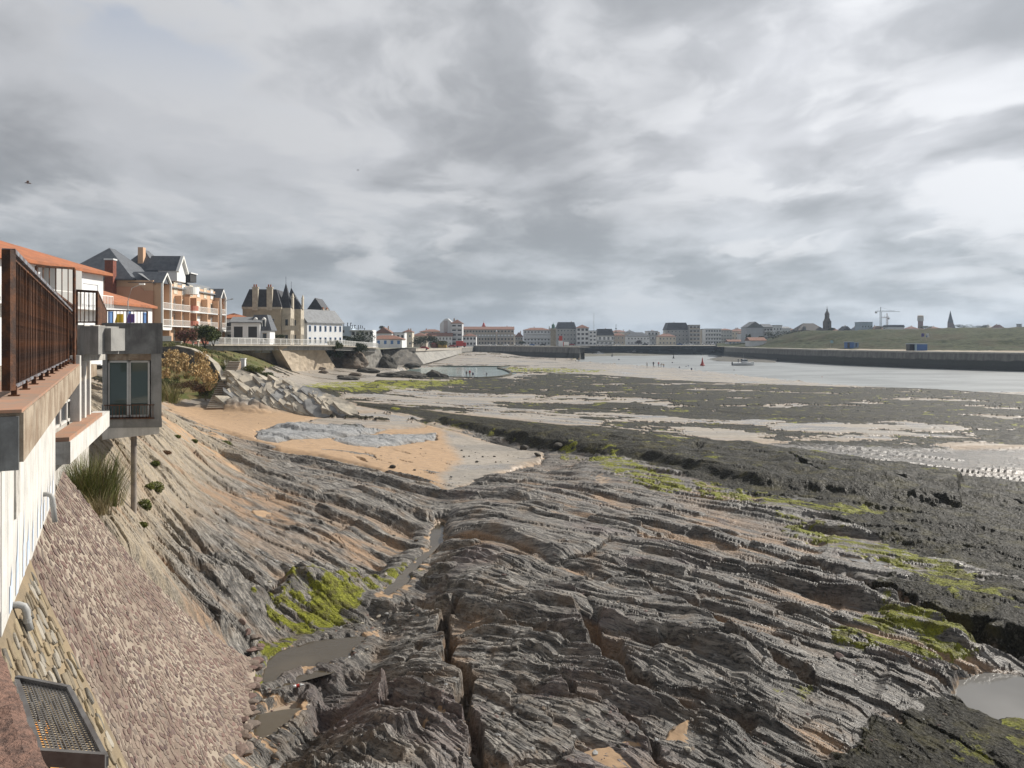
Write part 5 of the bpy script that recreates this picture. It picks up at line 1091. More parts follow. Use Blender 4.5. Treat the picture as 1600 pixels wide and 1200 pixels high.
m_ = MB(); s4 = 470 / F; m_.add([(0, 0, 0), (18.5 * s4, 0, 0), (18.5 * s4, 0, 14.5), (12 * s4, 0, 16.8), (8 * s4, 0, 16.6), (0, 0, 13.6), (0, 9, 0), (18.5 * s4, 9, 0), (18.5 * s4, 9, 14.5), (12 * s4, 9, 16.8), (8 * s4, 9, 16.6), (0, 9, 13.6)],
   [(0, 1, 2, 3, 4, 5), (6, 11, 10, 9, 8, 7), (5, 4, 10, 11), (4, 3, 9, 10), (3, 2, 8, 9), (0, 5, 11, 6), (1, 7, 8, 2)], WHITE)
m_.box((6 * s4, -.3, 0), (12 * s4, -.003, 15.5), wm('pinkish_wall', (.46, .42, .42)))
gw = m_.build('gable_block', twt, loc=(-18.4 * 460 / F, 3, 0))
town('small white house with orange roof and dark veranda below the long residence', 723, 744, 525.5, 521, 450, 8, rows=2, cols=4, roof='hip', pane=[DARKIN, GLASS], wv=(1.5, 1.6), chim=1, group=G_)
for a, b, lb in ((723.5, 775, 'long grey residence with orange roof and many balconies, its left part'), (776.5, 803, 'grey residence with brown columns and a tiled roof, its right part')):
    town(lb, a, b, 515, 510.5, 560, 14, name='apartment_building', roof='gable', wall=BEIGE, rows=4, cols=int((b - a) / 4.6), wv=(1.3, 1.4), pane=[DARKIN, GLASS, SHUT], frame=GREYW, chim=1, cat='building', balc={2: GREYW})
town('low house with orange roof in the gap after the residence', 805, 817, 526, 519, 545, 9, wall=BEIGE, rows=2, cols=3, group=G_)
town('white apartment house with an orange hipped roof and long balconies', 818, 860, 516, 512.3, 535, 12, name='apartment_building', rows=4, cols=8, pane=[GLASS, DARKIN, SHUT], balc={1: WHITE, 2: WHITE, 3: WHITE}, cat='building')
town('slate roofed house just behind the stone light tower', 852, 880, 518, 511.5, 560, 12, wall=GREYW, rmat=SLATE, rows=3, cols=5, group=G_)
town('large grey house with steep slate mansard and dormers', 870, 900, 513.5, 503.7, 525, 13, roof='mansard', wall=GREYW, rmat=SLATE, rows=4, cols=6, pane=[GLASS, DARKIN], chim=1, cat='building', name='apartment_building')
town('white arcaded building with red roof and tall framed windows', 901, 920, 512.5, 507.5, 520, 11, roof='hip', rows=4, cols=3, wv=(2.2, 1.9), pane=DARKIN, chim=0, name='apartment_building', cat='building')
town('narrow pale building with a grid of square windows', 920.5, 932, 517, 514, 520, 11, roof='flat', rmat=FLATR, rows=4, cols=2, wv=(1.7, 1.3), chim=0, wall=WHITE, pane=GLASS, group=G_)
town('dark mansard roofed hotel with small dormers and white balconies', 932.5, 959, 524, 514.3, 530, 12, roof='mansard', rmat=SLATE_D, wall=GREYW, rows=2, cols=8, pane=[GLASS, SHUT], balc={1: None}, chim=1, name='apartment_building', cat='building')
town('low brown roofed house right of the dark mansard hotel', 957, 976, 524.5, 520, 600, 10, rmat=TILE_B, wall=BEIGE, rows=2, cols=3, group=G_)
town('white low house with grey roof and an arched entrance', 980, 1015, 525.5, 519.5, 560, 10, rmat=SLATE, rows=2, cols=7, wv=(1.0, 1.2), chim=0, group=G_)
town('white flat fronted building with grey balconies right of the arched house', 1012, 1028, 517.5, 516.5, 590, 12, roof='flat', rmat=FLATR, rows=3, cols=3, pane=[DARKIN, GLASS], chim=0, balc={1: GREYW, 2: GREYW}, group=G_)
town('low house with red brown roof beside the tall grey block', 1029, 1056, 526, 521.5, 565, 10, rmat=TILE, rows=2, cols=5, wall=CREAM, pane=PV, group=G_)
town('tall grey block with a broad dark mansard roof', 1042, 1076, 515.5, 504.5, 580, 15, roof='mansard', rmat=SLATE_D, wall=GREYW, rows=4, cols=6, pane=[GLASS, DARKIN], chim=1, name='apartment_building', cat='building')
town('grey flat roofed block with full width balconies right of the mansard block', 1077, 1094, 508, 507, 575, 13, roof='flat', rmat=FLATR, wall=GREYW, rows=5, cols=3, wv=(2.4, 1.5), pane=DARKIN, chim=0, balc={1: BEIGE, 2: BEIGE, 3: BEIGE, 4: BEIGE}, name='apartment_building', cat='building')
town('plain cream block between the two balcony blocks', 1095, 1103, 515, 514, 600, 10, roof='flat', rmat=FLATR, wall=CREAM, rows=3, cols=1, chim=0, group=G_)
town('white balconied apartment block with recessed top floor', 1102, 1127, 514, 513, 590, 13, roof='flat', rmat=FLATR, rows=4, cols=6, wv=(1.9, 1.6), pane=[DARKIN, GLASS], chim=0, balc={1: WHITE, 2: WHITE, 3: WHITE}, name='apartment_building', cat='building')
town('grey block with dark balconies behind the moored cars', 1126, 1144, 516, 513.5, 610, 12, roof='hip', rmat=TILE, wall=GREYW, rows=4, cols=4, pane=DARKIN, balc={1: GREYW, 2: GREYW}, chim=0, name='apartment_building', cat='building')
town('row of cream houses with orange roofs left of the big pale gable', 1143, 1168, 518, 513.5, 620, 12, wall=CREAM, rows=3, cols=5, chim=2, group=G_)
town('small white two storey house in front of the cream row', 1157, 1170, 521, 519, 540, 8, roof='hip', rmat=TILE_B, rows=2, cols=3, pane=BLUESH, chim=0, group=G_)
bg = town('big pale blue grey gable wall with slate roof', 1167, 1193, 512, 503, 480, 12, name='apartment_building', roof='gable', axis='y', wall=wm('pale_grey_wall', (.46, .48, .52)), rmat=SLATE_L, rows=1, cols=0, chim=0, cat='building')
town('slate roofed wing with balconies joined to the big pale gable', 1193.5, 1207, 511.5, 506.5, 485, 12, roof='gable', rmat=SLATE, wall=GREYW, rows=4, cols=3, pane=DARKIN, balc={2: WHITE, 3: WHITE}, chim=0, name='apartment_building', cat='building')
town('white stepped villa with flat terraces above the dunes', 1208, 1222, 508.5, 507, 560, 12, roof='flat', rmat=FLATR, rows=3, cols=3, pane=[DARKIN, GLASS], chim=0, group=G_)
town('white villa with sloping roof right of the stepped one', 1222, 1235, 513.5, 510.5, 560, 12, roof='gable', rmat=SLATE_L, rows=3, cols=3, balc={1: None}, pane=[GLASS, DARKIN], chim=0, group=G_)
town('orange roofed cottage left of the church', 1234, 1248, 517, 514, 580, 10, rows=2, cols=3, wall=CREAM, group=G_)
town('long white shed with orange roof and a blue door at the waterside', 1138, 1167, 534, 531, 500, 8, roof='gable', rows=1, cols=5, pane=BLUESH, wv=(1.2, 1.6), chim=0, cat='shed', name='shed')
town('small white boathouse with brown roof at the end of the harbour wall', 1172, 1197, 532.5, 527.5, 425, 9, z0=5.75, roof='gable', rmat=TILE_B, rows=1, cols=1, pane=WHITE, chim=0, cat='boathouse', name='boathouse')
for a, b, e_, r_, D, lb in ((1300, 1316, 518, 514, 620, 'red roofed house right of the church tower'), (1336, 1346, 516, 511, 640, 'red roofed house left of the blue grey block'), (1364, 1386, 514.5, 509.5, 660, 'reddish roofed houses below the tower crane'),
        (1420, 1436, 514, 510, 680, 'orange roofed house left of the water tower'), (1436, 1452, 516.5, 513.5, 600, 'bright orange roof below the water tower'), (1454, 1472, 514, 510.5, 700, 'low red roof right of the water tower'),
        (1541, 1553, 512, 508, 720, 'grey roofed house on the dune skyline'), (1560, 1568, 512, 507.5, 700, 'small red roofed house on the dune skyline')):
    town(lb, a, b, e_, r_, D, 10, wall=CREAM if a % 4 else WHITE, rmat=TILE if 'grey' not in lb else SLATE, rows=2, cols=3, group=G_)
town('house with black gable and white side left of the blue grey block', 1316, 1332, 518, 510, 560, 9, roof='gable', axis='y', wall=WHITE, rmat=SLATE_D, rows=2, cols=2, chim=1)
town('plain blue grey flat roofed block on the skyline', 1346, 1363.5, 503.5, 502.5, 620, 12, roof='flat', rmat=SLATE, wall=wm('blue_grey_cladding', (.30, .38, .45)), rows=3, cols=4, pane=GLASS, frame=GREYW, chim=0, name='apartment_building', cat='building')
town('modern dark glazed building with a white frame on the skyline', 1391, 1413, 511, 508, 620, 12, roof='mansard', rmat=SLATE_D, rows=2, cols=5, wv=(2, 1.5), pane=DARKIN, chim=0, name='apartment_building', cat='building')
town('small square block alone on the dune ridge at right', 1592, 1596.5, 506.5, 506, 620, 3, roof='flat', rmat=FLATR, wall=GREYW, rows=2, cols=1, chim=0, cat='block', name='lookout_block')
# plain roofs deep in the town
used_ = {}; n_front = len(TREG)
for i in range(34):
    px = 625 + i * 27.5 + rnd.uniform(-6, 6); D = rnd.uniform(700, 860); wd = rnd.uniform(14, 26); e_ = rnd.uniform(519, 523) - (2 if px > 1250 else 0)
    rm = rnd.choice([TILE, TILE, TILE_B, SLATE]); wl_ = rnd.choice([WHITE, CREAM, BEIGE])
    near = min(TREG[:n_front], key=lambda e: abs(e[0] - px - wd / 2))[1].split(' '); lab = '%s back row house, %s roof, behind the %s' % ({WHITE: 'white', CREAM: 'cream', BEIGE: 'beige'}[wl_], {TILE: 'orange', TILE_B: 'brown', SLATE: 'slate'}[rm], ' '.join(near[:5]).rstrip(','))
    if lab in used_: lab = lab.replace('back row house', 'back row house farther right')
    used_[lab] = 1
    town(lab, px, px + wd, e_, e_ - rnd.uniform(2.5, 4.5), D, 14, wall=wl_, rmat=rm, rows=2, cols=3, group='background houses of the town')
# ---- landmarks
def landmark(name, label, px, D, cat, z0=TZ): return empty(name, (X_(px, D), D, z0), label=label, cat=cat)
lh = landmark('lighthouse', 'white lighthouse with a red lantern rising behind the long residence', 755.8, 600, 'lighthouse'); k = .5
MB().lathe([(1.45, 0), (1.15, 13.2), (1.5, 13.3), (1.5, 13.8)], 14, WHITE).build('tower', lh); MB().lathe([(1.6, 13.8), (1.6, 14.9), (1.52, 14.9), (1.5, 13.8)], 14, REDP).build('gallery', lh); MB().lathe([(.95, 13.8), (.95, 15.6), (1.05, 15.7), (.5, 16.9), (.1, 17.4), (.05, 18.8)], 12, REDP).build('lantern', lh)
for z in (4, 7.5, 11): window(lh, 0, -1.28 + z * .012, z, .5, .9)
lt = landmark('light_tower', 'square stone light tower with a green domed lantern on the quay', 864.5, 480, 'lighthouse')
MB().box((-1.6, -1.6, 0), (1.6, 1.6, 10.4), mat('light_tower_stone', (.30, .27, .21), .9, scale=.8, col2=(.22, .20, .16))).box((-1.9, -1.9, 10.4), (1.9, 1.9, 10.9), STONEL).build('tower', lt); MB().lathe([(.9, 10.9), (.9, 12.4), (1.15, 12.5), (.8, 13.4), (.15, 14.0), (.05, 14.8)], 10, mat('verdigris', (.05, .13, .10), .6)).build('lantern', lt)
rb = landmark('harbour_beacon', 'small beacon hut, red above and white below, on the jetty', 876, 396, 'beacon', 6.3)
MB().box((-1.1, -1.0, 0), (1.1, 1.0, 2.9), WHITE).build('base', rb); MB().box((-.85, -.9, 2.9), (.85, .9, 5.4), REDP).build('red_top', rb)
sg_ = empty('harbour_sign', (X_(885, 396), 396, 6.3), label='small white panel with red edge beside the red and white beacon', cat='sign'); Wb(MB().box((X_(880, 396), 396, 6.9), (X_(889, 396), 396.1, 8.6), RAILW), 'panel', sg_); Wb(MB().box((X_(880, 396), 395.95, 6.3), (X_(881, 396), 396.0, 8.6), REDP), 'post', sg_)
ms = landmark('radio_mast', 'very thin tall mast above the arcaded building', 928, 700, 'mast'); MB().lathe([(.28, 0), (.10, 28)], 6, GREYW).build('pole', ms)
ms = landmark('radio_mast', 'short mast with small platforms right of the dark mansard hotel', 962.5, 650, 'mast'); MB().lathe([(.3, 0), (.15, 17)], 6, SLATE_D).build('pole', ms); MB().box((-1, -.3, 10), (1, .3, 10.6), SLATE_D).box((-.7, -.3, 13), (.7, .3, 13.6), SLATE_D).build('aerial', ms)
ch = landmark('church', 'dark slate roofed church with a tall domed bell tower on the dune', 1247, 490, 'church', 9); s5 = 490 / F; CH = mat('church_stone', (.14, .12, .105), .9, scale=.6, col2=(.10, .09, .08))
MB().box((0, 0, 0), (43 * s5, 12, 6.5), CH).build('nave_wall', ch); setm(roof_mesh('hip', 43 * s5, 12, 6.5, 4.6, .3), mat('church_roof', (.085, .075, .07), .7, scale=.8, col2=(.065, .06, .06))).build('nave_roof', ch)
MB().add([(9 * s5, -.2, 7), (13 * s5, -.2, 7), (11 * s5, -.2, 9.2), (11 * s5, 4, 9.2)], [(0, 1, 2), (0, 2, 3), (2, 1, 3)], SLATE_L).build('dormer', ch)
tw = MB().box((43.5 * s5, 1, 0), (53 * s5, 1 + 9.5 * s5, 12.6), CH); tw.prism([(44.2 * s5, 1.3), (52.4 * s5, 1.3), (52.4 * s5, 4.6), (44.2 * s5, 4.6)], 12.6, 14.2, CH, .75); tc_ = 48.3 * s5
tw.build('bell_tower', ch); MB().lathe([(1.5, 14.0), (1.4, 16.4), (1.55, 16.6), (1.35, 17.6), (.7, 18.8), (.45, 19.2), (.45, 20), (.12, 20.8), (.06, 22.4)], 10, CH, c=(tc_, 3)).build('belfry', ch)
for z in (8.2, 10.4): window(ch, tc_, 1, z, .9, 1.5, CH, DARKIN)
window(ch, tc_, 1.62, 14.4, .6, 1.7, STONEL, DARKIN)
wt = landmark('water_tower', 'brick water tower with a wider pale ribbed top', 1438.3, 760, 'water tower')
MB().lathe([(2.6, 0), (2.3, 22)], 16, mat('tower_brick', (.16, .09, .07), .9)).build('shaft', wt); MB().lathe([(2.3, 22), (2.9, 22.5), (2.9, 25.4), (2.6, 25.5)], 16, GREYW).lathe([(2.75, 25.5), (2.75, 27.6), (1, 28)], 16, BEIGE).build('tank', wt)
st = landmark('steeple', 'slender dark church spire with small pinnacles on the skyline', 1485, 760, 'church')
MB().box((-1.9, -1.9, 0), (1.9, 1.9, 20.5), mat('spire_brick', (.12, .085, .075), .9)).build('tower', st); MB().prism([(-1.9, -1.9), (1.9, -1.9), (1.9, 1.9), (-1.9, 1.9)], 20.5, 32.5, SLATE_D, .03).build('spire', st); MB().box((2.0, -1, 0), (4.4, 1, 16), SLATE_D).prism([(2, -1), (4.4, -1), (4.4, 1), (2, 1)], 16, 20, SLATE_D, .05).build('side_chapel', st)
for a, b in ((-1.6, -1.6), (1.6, -1.6)): MB().prism([(a - .3, b - .3), (a + .3, b - .3), (a + .3, b + .3), (a - .3, b + .3)], 20.5, 23.5, SLATE_D, .1).build('pinnacle', st)
CRN = mat('crane_grey', (.16, .17, .17), .6); CRO = mat('crane_rust', (.24, .13, .08), .6)
for px, D, top, lft, rgt, lb, cm in ((1376, 700, 487, 1367.5, 1406, 'taller tower crane with a long jib pointing right', CRN), (1386, 720, 496.5, 1377.5, 1389.5, 'shorter tower crane with its jib pointing left', CRO)):
    cr = landmark('tower_crane', lb, px, D, 'crane'); Ht = CZ + (HY - top) * D / F - TZ; m = MB()
    for a in (-.6, .6):
        for b in (-.6, .6): m.beam((a, b, 0), (a, b, Ht), .16, .16, cm)
    for i in range(int(Ht / 1.6)):
        m.beam((-.6, -.6, i * 1.6), (.6, -.6, i * 1.6 + 1.6), .1, .1, cm); m.beam((.6, -.6, i * 1.6), (.6, .6, i * 1.6 + 1.6), .1, .1, cm)
    m.build('mast', cr); a, b = (lft - px) * D / F, (rgt - px) * D / F; m = MB()
    m.beam((a, 0, Ht), (b, 0, Ht), .3, .3, cm).beam((a * .6, 0, Ht + .9), (b * .75, 0, Ht + .9), .2, .2, cm)
    for i in range(14): x = a + (b - a) * i / 14; x2 = a + (b - a) * (i + .5) / 14; m.beam((x, 0, Ht), (x2, 0, Ht + .9 if i < 11 else Ht + .3), .1, .1, cm)
    m.build('jib', cr); MB().beam((0, 0, Ht), (0, 0, Ht + 4.2), .4, .4, cm).beam((0, 0, Ht + 4), (b * .6, 0, Ht + .9), .08, .08, cm).beam((0, 0, Ht + 4), (a * .8, 0, Ht + .9), .08, .08, cm).build('tower_head', cr)
    MB().box((min(a, b) if abs(a) < abs(b) else max(a, b) - 1.5, -.6, Ht - 1.5), ((min(a, b) if abs(a) < abs(b) else max(a, b) - 1.5) + 1.5, .6, Ht - .1), GREYW).build('counterweight', cr)
# ------------------------------------------------------------------ promenade, sea walls, steps
PROM = [(330, 128, 9.2), (430, 148, 9.0), (530, 172, 8.7), (592, 205, 7.8)]
pv = [Vector((X_(a, d), d, z)) for a, d, z in PROM]
PALEC = mat('promenade_concrete', (.40, .365, .31), .85, scale=.8, col2=(.30, .275, .24), streak=.3)
pr = empty('promenade_bridge', tuple(pv[0]), label='concrete promenade on beams carried over the beach walls, with white railing', cat='promenade')
dk_ = MB(); bm_ = MB()
for a, b in zip(pv, pv[1:]):
    d = (b - a).normalized(); n = Vector((-d.y, d.x, 0)).normalized()
    dk_.hexa([a + Vector((0, 0, -.28)), b + Vector((0, 0, -.28)), b + n * 9 + Vector((0, 0, -.28)), a + n * 9 + Vector((0, 0, -.28)), a, b, b + n * 9, a + n * 9], PALEC)
    a2 = a + n * .8; b2 = b + n * .8
    bm_.hexa([a2 + Vector((0, 0, -1.15)), b2 + Vector((0, 0, -1.15)), b2 + n * .4 + Vector((0, 0, -1.15)), a2 + n * .4 + Vector((0, 0, -1.15)), a2 + Vector((0, 0, -.283)), b2 + Vector((0, 0, -.283)), b2 + n * .4 + Vector((0, 0, -.283)), a2 + n * .4 + Vector((0, 0, -.283))], CONC)
Wb(dk_, 'deck', pr); Wb(bm_, 'edge_beam', pr)
npan = 0
for a, b in zip(pv, pv[1:]):
    L = (b - a).length; k = int(L / 2.0); d = (b - a) / k; n = Vector((-(b - a).y, (b - a).x, 0)).normalized() * .15
    for i in range(k):
        p0 = a + d * i + n; p1 = a + d * (i + 1) + n; m = MB(); up = Vector((0, 0, 1))
        m.beam(p0 + up * 1.08, p1 + up * 1.08, .06, .06, RAILW).beam(p0 + up * .15, p1 + up * .15, .05, .05, RAILW)
        for j in range(9): q = p0.lerp(p1, (j + .5) / 9); m.beam(q + up * .15, q + up * 1.08, .04, .04, RAILW)
        Wb(m, 'railing_panel', pr); Wb(MB().beam(p0, p0 + up * 1.16, .10, .10, RAILW), 'railing_post', pr)
WALLT = mat('sea_wall_masonry', (.40, .335, .255), .9, scale=.5, col2=(.31, .26, .20), bump=1, bscale=4, streak=.3); WALLG = mat('grey_sea_wall', (.28, .27, .245), .9, scale=.4, col2=(.21, .20, .185), bump=.8, bscale=4, streak=.3)
def W3(px, py, d): return PD(px, py, d)
sw = empty('sea_wall', (X_(446, 157), 157, 2.2), label='tall sloping masonry sea wall with a shadowed wedge end below the promenade', cat='sea wall')
def sheet(m, q, n1, n2, mt_, bump=.06, seed=1, depth=1.0):
    """subdivided quad a-b-c-d with small relief and a back, so that it has thickness"""
    a, b, c, d = q; nm = (b - a).cross(d - a).normalized(); vs = []
    for j in range(n2 + 1):
        for i in range(n1 + 1):
            p = a.lerp(b, i / n1).lerp(d.lerp(c, i / n1), j / n2); k = float(fbm(np.array([p.x * .8 + p.y * .3]), np.array([p.z * 1.1 + p.y * .2]), seed, 3)[0])
            vs.append(p + nm * k * bump * (0 < i < n1 and 0 < j < n2))
    m.add(vs, [(j * (n1 + 1) + i, j * (n1 + 1) + i + 1, (j + 1) * (n1 + 1) + i + 1, (j + 1) * (n1 + 1) + i) for j in range(n2) for i in range(n1)], mt_)
m = MB(); sheet(m, (W3(464, 592, 157), W3(530, 583, 186), W3(503, 540.5, 168), W3(433, 539.5, 149.6)), 24, 16, WALLT, .25); Wb(m, 'battered_face', sw)
m = MB(); sheet(m, (W3(444, 592, 157.5), W3(464, 592, 157), W3(433, 539.5, 149.6), W3(423, 545, 151.5)), 6, 14, WALLT, .1); Wb(m, 'end_face', sw)
m = MB(); sheet(m, (W3(376, 590, 151), W3(448, 592, 160), W3(440, 546, 156), W3(370, 545, 147)), 20, 14, WALLT, .35, 3); Wb(m, 'recessed_wall', sw)
Wb(MB().hexa([W3(427, 547, 149), W3(432.5, 547, 149), W3(432.5, 547, 151), W3(427, 547, 151), W3(427, 537, 149), W3(432.5, 537, 149), W3(432.5, 537, 151), W3(427, 537, 151)], PALEC), 'pier', sw)
m = MB(); sheet(m, (W3(566, 580, 200), W3(604, 578, 216), W3(594, 546, 208), W3(566, 543, 197)), 14, 10, WALLG, .3, 4); Wb(m, 'grey_wall', sw)
m = MB(); sheet(m, (W3(500, 585, 188), W3(570, 582, 206), W3(570, 541, 202), W3(500, 539, 172)), 14, 10, WALLG, .3, 9); Wb(m, 'wall_behind_shrubs', sw)
fw = empty('sea_wall', (X_(680, 330), 330, 2), label='pale sloping concrete slipway wall beyond the bathing pool', cat='sea wall')
m = MB(); sheet(m, (W3(662, 569, 275), W3(722, 552, 400), W3(722, 544.5, 400), W3(645, 546, 282)), 16, 8, WALLG, .4, 5); Wb(m, 'sloping_face', fw)
Wb(MB().hexa([W3(618, 549, 276), W3(650, 549, 280), W3(722, 546, 400), W3(660, 546, 400), W3(618, 544.6, 276), W3(650, 544.6, 280), W3(722, 543.6, 400), W3(660, 543.6, 400)], PALEC), 'top_path', fw)
m = MB(); sheet(m, (W3(598, 572, 260), W3(662, 569, 275), W3(645, 546, 282), W3(598, 546, 262)), 12, 8, mat('dark_cliff', (.12, .11, .095), .9, scale=.4, col2=(.06, .056, .05), bump=1, bscale=1.5), .9, 6); Wb(m, 'rock_bank', fw)
land = bank('headland', [(X_(250, 95), 95, 8.9), (X_(330, 128), 128, 8.9), (X_(430, 150), 150, 8.3), (X_(530, 176), 176, 8.0), (X_(592, 208), 208, 7.2), (X_(630, 275), 275, 6.9), (X_(715, 400), 400, 5.6), (X_(720, 530), 530, 5.4), (-900, 560, 5.6), (-900, 60, 9.3), (X_(120, 70), 70, 9.3)], 0, mat('headland_ground', (.20, .19, .16), .95, scale=.1, col2=(.12, .13, .07)), rough=.12)
# steps to the beach
STEP = mat('step_stone', (.30, .22, .155), .9, scale=2, col2=(.22, .165, .12), bump=.5)
sb = PD(336, 639, 78.5); st_ = PD(367, 565, 90); stp = empty('beach_steps', tuple(sb), label='long flight of brown stone steps from the grass down to the beach', cat='steps')
NS = 26; dxy = Vector((st_.x - sb.x, st_.y - sb.y, 0)); nx_ = Vector((dxy.y, -dxy.x, 0)).normalized()
for i in range(NS):
    t0 = i / NS; p = sb.lerp(st_, t0); w2_ = (.84 - .2 * t0); dd2 = dxy / NS * 1.6; z1 = p.z + (st_.z - sb.z) / NS; side = .15 if i == 13 else 0
    a = Vector((p.x, p.y, 0)); q = [a - nx_ * (w2_ + side), a + nx_ * (w2_ + side), a + nx_ * w2_ + dd2, a - nx_ * w2_ + dd2]
    Wb(MB().hexa([(*v[:2], p.z - .6) for v in q] + [(*v[:2], z1 - .05) for v in q], STEP), 'step', stp)
    q2 = [q[0] - dxy.normalized() * .05, q[1] - dxy.normalized() * .05, q[2], q[3]]
    Wb(MB().hexa([(*v[:2], z1 - .048) for v in q2] + [(*v[:2], z1 + .012) for v in q2], PALEC), 'tread', stp)
q = PD(379, 573, 92); wp = empty('white_pillar', tuple(q), label='square white pillar at the top of the beach steps', cat='pillar')
Wb(MB().box((q.x - .25, q.y, q.z - .8), (q.x + .25, q.y + .5, q.z + .9), WHITE).box((q.x - .3, q.y - .05, q.z + .9), (q.x + .3, q.y + .55, q.z + 1.0), WHITE), 'pillar', wp)
rw = empty('retaining_wall', tuple(PD(250, 560, 90)), label='curving dark stone retaining wall behind the pampas grass', cat='wall')
path = [(246, 542, 93), (275, 541, 93), (300, 546, 92), (320, 556, 91), (335, 568, 90), (345, 584, 87), (350, 596, 84)]
m = MB()
for (a, ya, da), (b, yb, db) in zip(path, path[1:]):
    p, q = PD(a, ya, da), PD(b, yb, db); o = Vector((0, .5, 0)); dn = Vector((0, 0, -4.2)); m.hexa([p + dn, q + dn, q + dn + o, p + dn + o, p, q, q + o, p + o], mat('dark_rubble', (.16, .15, .14), .95, scale=.9, col2=(.09, .085, .08), bump=1, bscale=5))
Wb(m, 'wall', rw); m = MB()
for (a, ya, da), (b, yb, db) in zip(path[1:], path[2:]): m.beam(PD(a, ya, da) + Vector((0, .25, .04)), PD(b, yb, db) + Vector((0, .25, .04)), .6, .12, STONEL)
Wb(m, 'coping', rw)
for px, y, d, lb in ((277, 539, 104, 'small concrete bench beside the pink flowering bush'), (304.5, 538, 106, 'small concrete bench in front of the green bush')):
    q = PD(px, y, d); bn_ = empty('bench', tuple(q), label=lb, cat='bench'); Wb(MB().box((q.x - .55, q.y, q.z + .38), (q.x + .55, q.y + .5, q.z + .5), PALEC), 'seat', bn_)
    for dx in (-.36, .36): Wb(MB().box((q.x + dx - .08, q.y + .1, q.z - .3), (q.x + dx + .08, q.y + .4, q.z + .38), PALEC), 'leg', bn_)
gwl = empty('garden_wall', tuple(PD(250, 538, 116)), label='low white garden fence wall before the salmon apartment block', cat='wall')
Wb(MB().hexa([PD(238, 538, 116), PD(268, 538, 117), PD(268, 538, 117.3), PD(238, 538, 116.3), PD(238, 525, 116), PD(268, 525, 117), PD(268, 525, 117.3), PD(238, 525, 116.3)], WHITE).hexa([PD(326, 538, 122), PD(342, 538, 123), PD(342, 538, 123.3), PD(326, 538, 122.3), PD(326, 528, 122), PD(342, 527, 123), PD(342, 527, 123.3), PD(326, 528, 122.3)], WHITE), 'wall', gwl)
lp = empty('street_lamp', tuple(PD(347, 528, 134)), label='tall promenade lamp with a long curved arm at the end of the salmon block', cat='street lamp')
Wb(MB().tube([PD(346, 530, 134), PD(346.5, 482, 134), PD(349, 473, 134), PD(355, 469, 134), PD(362, 467.5, 134)], [.09, .07, .055, .05, .05], 8, GREYW), 'pole', lp, smooth=True); Wb(MB().hexa([PD(360, 468.6, 133.8), PD(364.5, 467.8, 133.8), PD(364.5, 467.8, 134.2), PD(360, 468.6, 134.2), PD(360.5, 466.6, 133.8), PD(364, 466.3, 133.8), PD(364, 466.3, 134.2), PD(360.5, 466.6, 134.2)], GREYW), 'lamp_head', lp)

# ------------------------------------------------------------------ rocks
def crag(name, c, size, seed, m_, label, cat='rock', flat_bottom=True, sub=4, rough=.35, group=None, kind=None, rz=0):
    bm = bmesh.new(); bmesh.ops.create_icosphere(bm, subdivisions=sub, radius=1); co = np.array([v.co for v in bm.verts])
    n = .6 * fbm(co[:, 0] * 1.3 + seed, co[:, 1] * 1.3 + co[:, 2], seed, 4) + .5 * np.abs(fbm(co[:, 0] * 2.5 + co[:, 2] * 2, co[:, 1] * 2.5 - co[:, 2], seed + 5, 4)) + .3 * np.floor(3 * fbm(co[:, 2] * 2.4 + co[:, 0] * .8, co[:, 1] * .6, seed + 9, 2)) / 3
    co = co * (1 + rough * n[:, None] * 1.4); 
    if flat_bottom: co[:, 2] = np.maximum(co[:, 2], -.35)
    for v, q in zip(bm.verts, co): v.co = Vector(q)
    me = bpy.data.meshes.new(name); bm.to_mesh(me); bm.free(); me.materials.append(m_)
    return tag(link(name, me, loc=c, rot=(0, 0, rz), scale=size), label, cat if kind is None else None, group, kind)
RKD = mat('dark_sea_rock', (.07, .063, .052), .85, scale=1.1, col2=(.035, .033, .028), bump=1.5, bscale=3.5); RKB = mat('brown_sea_rock', (.16, .125, .095), .85, scale=1.1, col2=(.08, .068, .055), bump=1.5, bscale=4)
RKG = mat('grey_slate_rock', (.27, .27, .265), .8, scale=.9, col2=(.15, .15, .15), bump=1.5, bscale=4); RKP = mat('pale_slate_rock', (.47, .42, .34), .8, scale=.8, col2=(.22, .205, .18), bump=1.5, bscale=4)
def at_(px, py, h, **k):
    g = ground(px, py); return g
q = PD(602, 578, 212); crag('boulder', (q.x, q.y, 2.4), (3.1, 3.0, 3.4), 3, RKD, 'huge dark rounded boulder standing at the edge of the bathing pool', rough=.22)
q = PD(541, 570, 190); crag('rock_bluff', (q.x, q.y, 4.1), (5.2, 4.5, 3.6), 8, RKB, 'brown rocky bluff topped with shrubs under the promenade')
